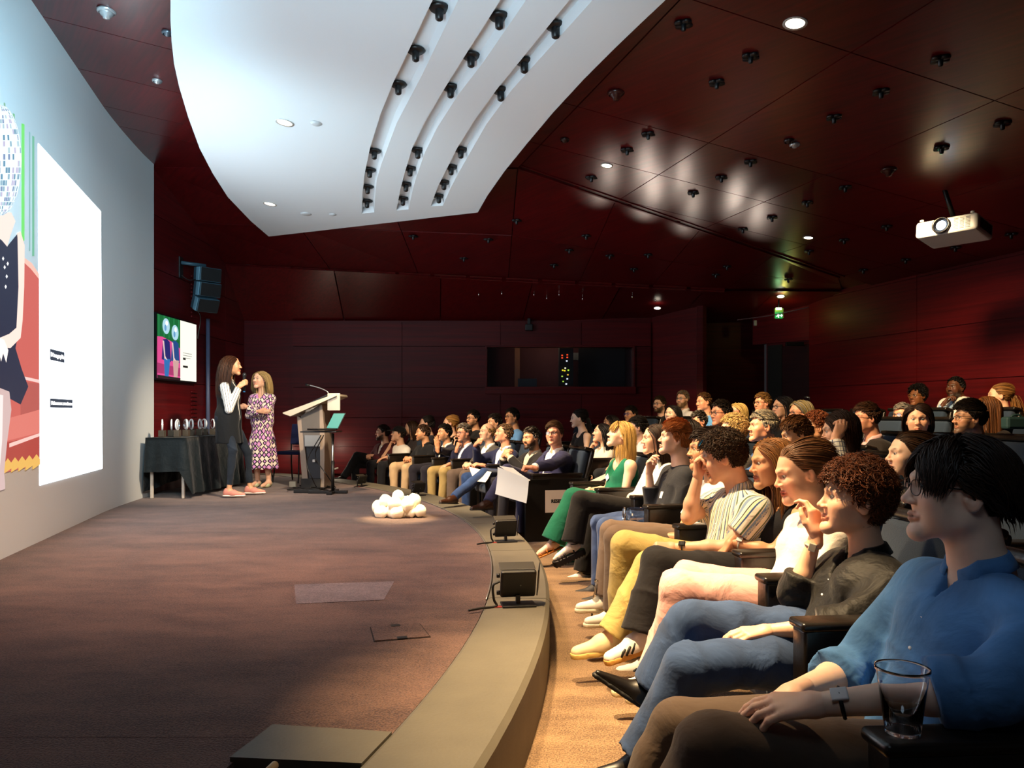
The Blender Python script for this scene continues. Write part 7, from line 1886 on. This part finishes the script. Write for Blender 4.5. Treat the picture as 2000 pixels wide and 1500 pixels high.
# fourth row and back
B_('U1', 'grey-haired man with glasses beside the dark-haired woman with a bob', 1762, 812, 3, D=8.4, hyaw=26, skin='ruddy', hair=('short', '8a8078', dict(length=.05, grey=.5, dens=1.3)), glasses='2a2a2a', top=('shirt', '5a80c0', dict(sleeve='long')))
B_('U2', 'woman with very long light-brown hair turned away at the right edge', 1926, 800, 3, D=7.0, hyaw=-35, sex='f', skin='fair', hair=('long', '6a3f1c', dict(length=.46, dens=1.5)), top=('sweater', '2c2420', {}))
B_('U3', 'woman with a blonde bob and glasses beside the black-framed glasses', 1440, 806, 3, D=10.0, hyaw=24, sex='f', skin='ruddy', hair=('bob', 'b89a5c', dict(length=.21, dens=1.4)), glasses='6a4a30', top=('sweater', 'c8beae', {}))
B_('U4', 'man with short brown hair in a light blue T-shirt', 1374, 786, 3, D=10.6, hyaw=20, pitch=-3, skin='ruddy', hair=('short', '4a3018', dict(length=.03, side_len=.02)), line=.012, top=('tee', '5f9cd8', dict(sleeve='short')))
B_('U5', 'bearded man with wavy greying hair and glasses in a pale shirt', 1333, 780, 3, D=12.0, hyaw=42, skin='fair', hair=('curly', '7a6040', dict(length=.05, grey=.3)), beard=1.0, glasses='2a241e', top=('shirt', 'e4e0dc', dict(sleeve='long')))
B_('U6', 'bearded man with short hair and glasses in a black T-shirt', 1288, 790, 3, D=12.2, hyaw=36, skin='fair', hair=('short', '3a2a18', dict(length=.04)), beard=1.0, glasses='101010', top=('tee', '1a1a1e', dict(sleeve='short')))
B_('U7', 'young woman with long black hair and round glasses touching her nose', 1527, 796, 3, D=8.5, hyaw=16, sex='f', skin='fair', hair=('long', '0f0b0b', dict(length=.34)), glasses='3a2a22', top=('sweater', '141418', {}), arms=dict(R=('mouth', {})))
B_('U8', 'man with swept light-brown hair and glasses behind the white-grey hair', 1489, 788, 3, D=9.8, hyaw=18, skin='ruddy', hair=('short', '7a5830', dict(length=.05, side_len=.025, dens=1.3)), glasses='3a2a20', top=('sweater', '1a1a1e', {}))
B_('V1', 'bearded man in an open white shirt over blue, hand on his mouth, last row', 1866, 758, 4, D=8.9, hyaw=24, pitch=3, skin='dark', hair=('short', '0f0b0a', dict(length=.012, side_len=.008, dens=1.4)), beard=.75, top=('jacket', 'f0eee8', dict(inner='9ab8d8', open=.05, collar=False, rough=.85)), build=1.14, drop=.02, shw=.2, arms=dict(R=('mouth', {}), L=('lap', {})))
B_('V2', 'woman with curly black hair and glasses peeking over the seat backs', 1792, 774, 4, D=9.5, hyaw=22, sex='f', skin='brown', hair=('curly', '0e0a09', dict(length=.12, dens=1.4)), glasses='a07030', top=('sweater', '2a1a18', {}))
B_('V3', 'woman with a long light-brown ponytail turned towards the wall', 1951, 774, 4, D=8.2, hyaw=-25, sex='f', skin='fair', hair=('pony', '7a5226', dict(tail=.45, dens=1.4, knot=(0, -.10, .03))), top=('sweater', 'd8d2ca', {}))

# ---- the two women on the stage
MIC = {}
def hold_mic(c):
    J = c['J']; W = J['WR']; h = J['hdR']; tip = c['H'] + c['M'] @ np.array([.01, .15, -.085])
    MIC['a'] = tip; MIC['h'] = W
person('W1', 'woman with long brown hair in a striped shirt and long black waistcoat holding a microphone', (453, 714), 9.62, -172, hyaw=-168, pitch=0, zf=ZS, sex='f', skin='tan', hair=('long', '3a2113', dict(length=.52, dens=1.5, part=-.01)), stand=True, scale=1.06,
       top=('vest', '0f1216', dict(sleeve='long', inner='f4efe4', ipat=('stripe', [(.022, 'f6f2ea'), (.006, '22242c')]))), legs=('pants', '1b2430', dict(slim=1.6, hem=.07, pattern=DENIM)), shoes=('espadrille', 'd08878', 'efe6da'), res=.74,
       arms=dict(R=('chin', dict(E=(447, 800, 9.42), W=(466, 757, 9.50), hand=(.6, -.1, .5), back=(0, .9, .2), pose='hold')), L=('side', {})),
       jnt=dict(KR=(455, 880, 9.45), AR=(447, 958, 9.42), KL=(484, 885, 9.85), AL=(488, 953, 9.80)), extras=(hold_mic,))
W2 = person('W2', 'blonde woman with crossed arms in a pink, black and white patterned dress', (508, 742), 10.75, 74, hyaw=64, pitch=2, zf=ZS, sex='f', skin='fair', hair=('long', 'a88a58', dict(length=.34, dens=1.4)), stand=True, scale=1.0,
       top=('dress', 'd8a0c0', dict(sleeve='long', pattern=('geo',), hem=.27)), legs=('skirt', 'd8a0c0', {}), shoes=('pump', 'c8c8a0'), arms=dict(L=('cross', {}), R=('cross', dict(dW=(.03, 0, -.06)))), res=.74)
mt = empty('handheld_microphone', tuple(MIC['a']), 'black handheld microphone held up by the woman in the striped shirt', 'microphone')
md = vn(MIC['h'] + np.array([.06, 0, .02]) - MIC['a']); md = vn(np.array([.12, -.05, -1.0]))
V, Q = lathe([(0, .0), (.016, -.006), (.024, -.02), (.026, -.035), (.022, -.05)], 14); Rm = frame_from((1, 0, 0), -md); MT = MIC['a']
meshobj('grille', V @ Rm.T + MT, [Q], plain('mic_mesh', '2a2c30', .35, metal=.5), mt)
V, Q = lathe([(.022, -.05), (.019, -.058), (.016, -.19), (.0155, -.235), (0, -.236)], 14); meshobj('handle', V @ Rm.T + MT, [Q], M_BLACK, mt)
V, Q = lathe([(.0158, -.236), (.015, -.25), (0, -.252)], 14); meshobj('blue_tail', V @ Rm.T + MT, [Q], plain('mic_blue', '2a6aa0', .4), mt)
# ------------------------------------------------------------------ auditorium armchairs
M_SEAT = plain('seat_fabric_blue', '10263c', .85, bump=.2, bscale=220, sheen=.1)
M_LEATH = plain('black_leather', '17120e', .30, bump=.08, bscale=70)
M_WOODB = plain('seat_side_black', '0e0c0b', .45)
def seat_meshes():
    out = {}
    def mk(nm, boxes, mat):
        bm = bmesh.new()
        for c, s, R, b in boxes: add_box(bm, c, s, R, b, 3)
        for v in bm.verts: v.co.z *= .94
        me = bpy.data.meshes.new(nm); me.materials.append(mat); bm.normal_update(); bm.to_mesh(me); bm.free()
        for p in me.polygons: p.use_smooth = True
        try: me.set_sharp_from_angle(angle=math.radians(45))
        except Exception: pass
        out[nm] = me
    # local: +y forward, x right
    Rb = rot_axis((1, 0, 0), math.radians(-13)).T
    Rb = rot_axis((1, 0, 0), math.radians(13))
    mk('seat_cushion', [((0, .05, .395), (.49, .50, .12), None, .035)], M_SEAT)
    mk('backrest', [((0, -.245, .70), (.49, .085, .56), Rb, .03)], M_SEAT)
    mk('back_shell', [((0, -.30, .67), (.54, .045, .66), Rb, .018)], M_LEATH)
    mk('headrail', [((0, -.325, .995), (.55, .105, .04), Rb, .016)], M_LEATH)
    mk('armrest', [((0, .05, .620), (.085, .54, .19), None, .012)], M_LEATH)
    mk('arm_pad', [((0, .05, .722), (.10, .56, .03), None, .012)], M_LEATH)
    mk('side_panel', [((0, -.01, .28), (.05, .40, .53), None, .006)], M_WOODB)
    mk('end_panel', [((0, .02, .32), (.05, .56, .64), None, .008)], M_WOODB)
    mk('pedestal', [((0, -.02, .165), (.10, .30, .33), None, .01)], M_WOODB)
    return out
SM = seat_meshes()
def chair(x, y, z, f, label, group=None, right_arm=False, left_arm=True, end=False):
    c = empty('auditorium_armchair', (x, y, z), label, 'armchair', group)
    c.rotation_euler = (0, 0, math.atan2(f[1], f[0]) - PI / 2)
    for nm in ('seat_cushion', 'backrest', 'back_shell', 'headrail', 'pedestal'): link(nm, SM[nm], c)
    for s, on in ((-1, left_arm), (1, right_arm)):
        if not on: continue
        for nm in ('armrest', 'arm_pad', 'end_panel' if end and s > 0 and False else 'side_panel'):
            o = link(nm, SM[nm], c); o.location = (.305 * s, 0, 0)
    return c
def short(lbl): return lbl.split(',')[0]
placed = []; CH = {}
for (x, y, zf, f, lbl, stand, nid) in SPOTS:
    if stand: continue
    cx, cy = x - f[0] * .02, y - f[1] * .02
    if len(placed) and np.min(np.hypot(*(np.array(placed) - [cx, cy]).T)) < .40: continue
    w = short(lbl).split(); L = 'black leather armchair under the ' + ' '.join(w)
    w = L.split()
    CH[nid] = chair(cx, cy, zf, f, ' '.join(w[:16]), None, right_arm=nid in ('F9', 'N9', 'S9'), left_arm=True)
    placed.append((cx, cy))
# empty seats filling the rows behind
placed = np.array(placed); rownames = ['front', 'second', 'third', 'fourth', 'last']
M_right = lambda x, y: x < WR0[0] + (WR0[1] - y) * (dR[0] / -dR[1]) - .75
for row in range(1, 5):
    r_ = ROWR[row] - .12; n = 0
    for th in np.arange(math.radians(-9), math.radians(52), .625 / r_):
        p = arcpt(r_, th)
        if p[1] > 12.55 or not M_right(*p) or p[1] < 2.9: continue
        if row > 0 and p[0] > .70 * p[1] + .3: continue
        if np.min(np.hypot(*(placed - p).T)) < .52: continue
        d = CEN - p; d /= np.linalg.norm(d); ff = np.array([d[0], d[1], 0]); ang = th * .8; ff = np.array([-math.cos(ang), -math.sin(ang), 0])
        chair(p[0], p[1], ROWZ[row], ff, 'empty dark blue armchair with a black leather headrail in the %s row' % rownames[row], 'empty armchairs in the %s row' % rownames[row], right_arm=False)
        placed = np.vstack([placed, p]); n += 1
# end panel with the paper sign at the aisle end of the far block
f1 = CH['F1']; R1 = rotz(f1.rotation_euler[2]); o1 = np.array(f1.location)
T1 = lambda *v: o1 + R1 @ np.array(v)
boxobj('end_panel', T1(-.33, .05, .33), (.045, .66, .66), M_WOODB, f1, None)
bpy.data.objects.remove([c for c in f1.children if c.name.startswith('end_panel')][0])
def child_box(par, nm, c, size, mat, bev=.006):
    bm = bmesh.new(); add_box(bm, c, size, None, bev); return bm_obj(nm, bm, mat, par)
child_box(f1, 'end_panel', (-.345, .06, .32), (.04, .68, .64), M_WOODB)
sgn = empty('reserved_sign', tuple(T1(-.372, .05, .42)), 'white paper sign taped to the aisle end panel, partly behind the green trousers', 'sign'); 
ax = R1 @ np.array([0, -1.0, 0]); ax = -ax if ax[0] < 0 else ax; nn = R1 @ np.array([-1.0, 0, 0])
c = T1(-.368, .02, .41)
q = [c - ax * .17 - np.array([0, 0, .115]), c + ax * .17 - np.array([0, 0, .115]), c + ax * .17 + np.array([0, 0, .115]), c - ax * .17 + np.array([0, 0, .115])]
prism('sheet', q, nn, .002, plain('sign_paper', 'e6dccb', .7), sgn)
textobj('lettering', 'RESERVED', .047, c + nn * .004, ax, np.array([0, 0, 1.0]), M_BLACK, sgn, .002)

# ------------------------------------------------------------------ loose things among the seats
def cupshape(c, r0, r1, h, mat, name, label):
    o = empty(name, tuple(c), label, 'cup')
    pr = [(0, .004), (r0 - .004, .004), (r0, 0), (r0 + .001, .006), (r1, h - .01), (r1 + .003, h - .006), (r1 + .003, h), (r1, h), (r1 - .0012, h - .006), (r0 - .001, .008), (0, .008)]
    latheobj('cup', pr, c, mat, o, 32); return o
n1 = CH['N1']; Rn = rotz(n1.rotation_euler[2]); on = np.array(n1.location)
cupc = P(1738, 1437, 1.50); cupc = on + Rn @ np.array([-.305, .27, .695])
cupshape(cupc, .031, .046, .125, glass('cup_plastic', (.97, .98, 1), 0, 1.35), 'plastic_cup', 'empty clear plastic cup standing on the nearest leather armrest')
bc = G(1166, 1222, 0.0); bo = empty('glass_bottle', tuple(bc), 'clear glass water bottle standing on the carpet by the white sneakers', 'bottle')
latheobj('bottle', [(0, .006), (.034, .002), (.037, .02), (.037, .13), (.030, .165), (.016, .205), (.013, .235), (.0135, .265), (.0155, .266), (.0155, .285), (.0125, .285), (.0105, .262), (.0105, .235), (.014, .20), (.028, .16), (.034, .13), (.034, .02), (0, .014)], bc, glass('bottle_glass', (.96, .98, .97), 0, 1.45), bo, 24)
# papers on laps
def paper(name, pts, label, col='dfe6e4', th=.0015):
    pts = [np.array(p) for p in pts]; n = vn(np.cross(pts[1] - pts[0], pts[3] - pts[0]))
    V = []; K = 8
    for i in range(K + 1):
        for j in range(K + 1):
            a, b = i / K, j / K; p = (pts[0] * (1 - a) + pts[1] * a) * (1 - b) + (pts[3] * (1 - a) + pts[2] * a) * b
            V.append(p + n * .02 * math.sin(PI * b) * (1 - .4 * a))
    Q = [[i * (K + 1) + j, (i + 1) * (K + 1) + j, (i + 1) * (K + 1) + j + 1, i * (K + 1) + j + 1] for i in range(K) for j in range(K)]
    V = np.array(V); n2 = len(V); V = np.concatenate([V, V - n * th]); Q2 = [[q[3] + n2, q[2] + n2, q[1] + n2, q[0] + n2] for q in Q]
    o = meshobj(name, V, [np.array(Q + Q2)], plain('paper_' + col, col, .6)); return tag(o, label, 'paper')
d1 = 7.5
paper('paper_sheet', [P(972, 912, d1 + .1), P(1033, 936, d1 - .02), P(1028, 983, d1 - .06), P(967, 965, d1 + .05)], 'large pale sheet of paper hanging from the lap of the navy blazer')
paper('paper_sheet', [P(975, 910, d1 + .12), P(1002, 914, d1 + .1), P(1036, 938, d1), P(1028, 942, d1 - .0)], 'folded white sheet under the hand of the navy-blazer man', 'f0ece4')
d4 = 8.9
paper('paper_sheet', [P(916, 912, d4), P(960, 922, d4 - .05), P(948, 942, d4 - .25), P(928, 940, d4 - .2)], 'cream leaflet held open over the knee of the grey-suited man', 'efe4cc')
paper('paper_sheet', [P(1152, 940, 8.0), P(1190, 922, 8.1), P(1195, 928, 8.0), P(1160, 946, 7.85)], 'white booklet on the lap of the woman in the white blouse', 'f0e8d8')
# the glass award in the ginger man's hand
ga = empty('glass_award', tuple(P(1238, 1006, 5.35)), 'round glass award lying in the lap of the ginger-haired man', 'award')
V, Q = lathe([(0, -.06), (.048, -.06), (.052, -.05), (.052, .05), (.048, .06), (0, .06)], 20); Rg = frame_from((0, 0, 1), vn([1, .15, .1]))
meshobj('disc', V @ Rg.T + P(1243, 1005, 5.35), [Q], thin_glass('award_glass', .4), ga, smooth=False)
V, Q = tube([P(1219, 1006, 5.36) + .05 * np.array([0, math.cos(a), math.sin(a)]) for a in np.linspace(0, 2 * PI, 21)[:-1]], .007, 6, True); meshobj('rim', V, [Q], M_CHROME, ga)
V, Q = tube([P(1263, 1003, 5.36) + .05 * np.array([0, math.cos(a), math.sin(a)]) for a in np.linspace(0, 2 * PI, 21)[:-1]], .006, 6, True); meshobj('rim', V, [Q], M_CHROME, ga)
bg = empty('handbag', tuple(P(1985, 822, 6.2)), 'small teal bag with a handle on a seat at the right edge', 'bag')
boxobj('bag_body', P(1987, 826, 6.2), (.22, .10, .10), plain('bag_teal', '2c4a4a', .6), bg, bevel=.02)
tubeobj('bag_handle', bez(P(1972, 822, 6.2), P(1978, 812, 6.2), P(1992, 811, 6.2), P(2000, 822, 6.2)), .009, plain('bag_teal', '2c4a4a', .6), bg)
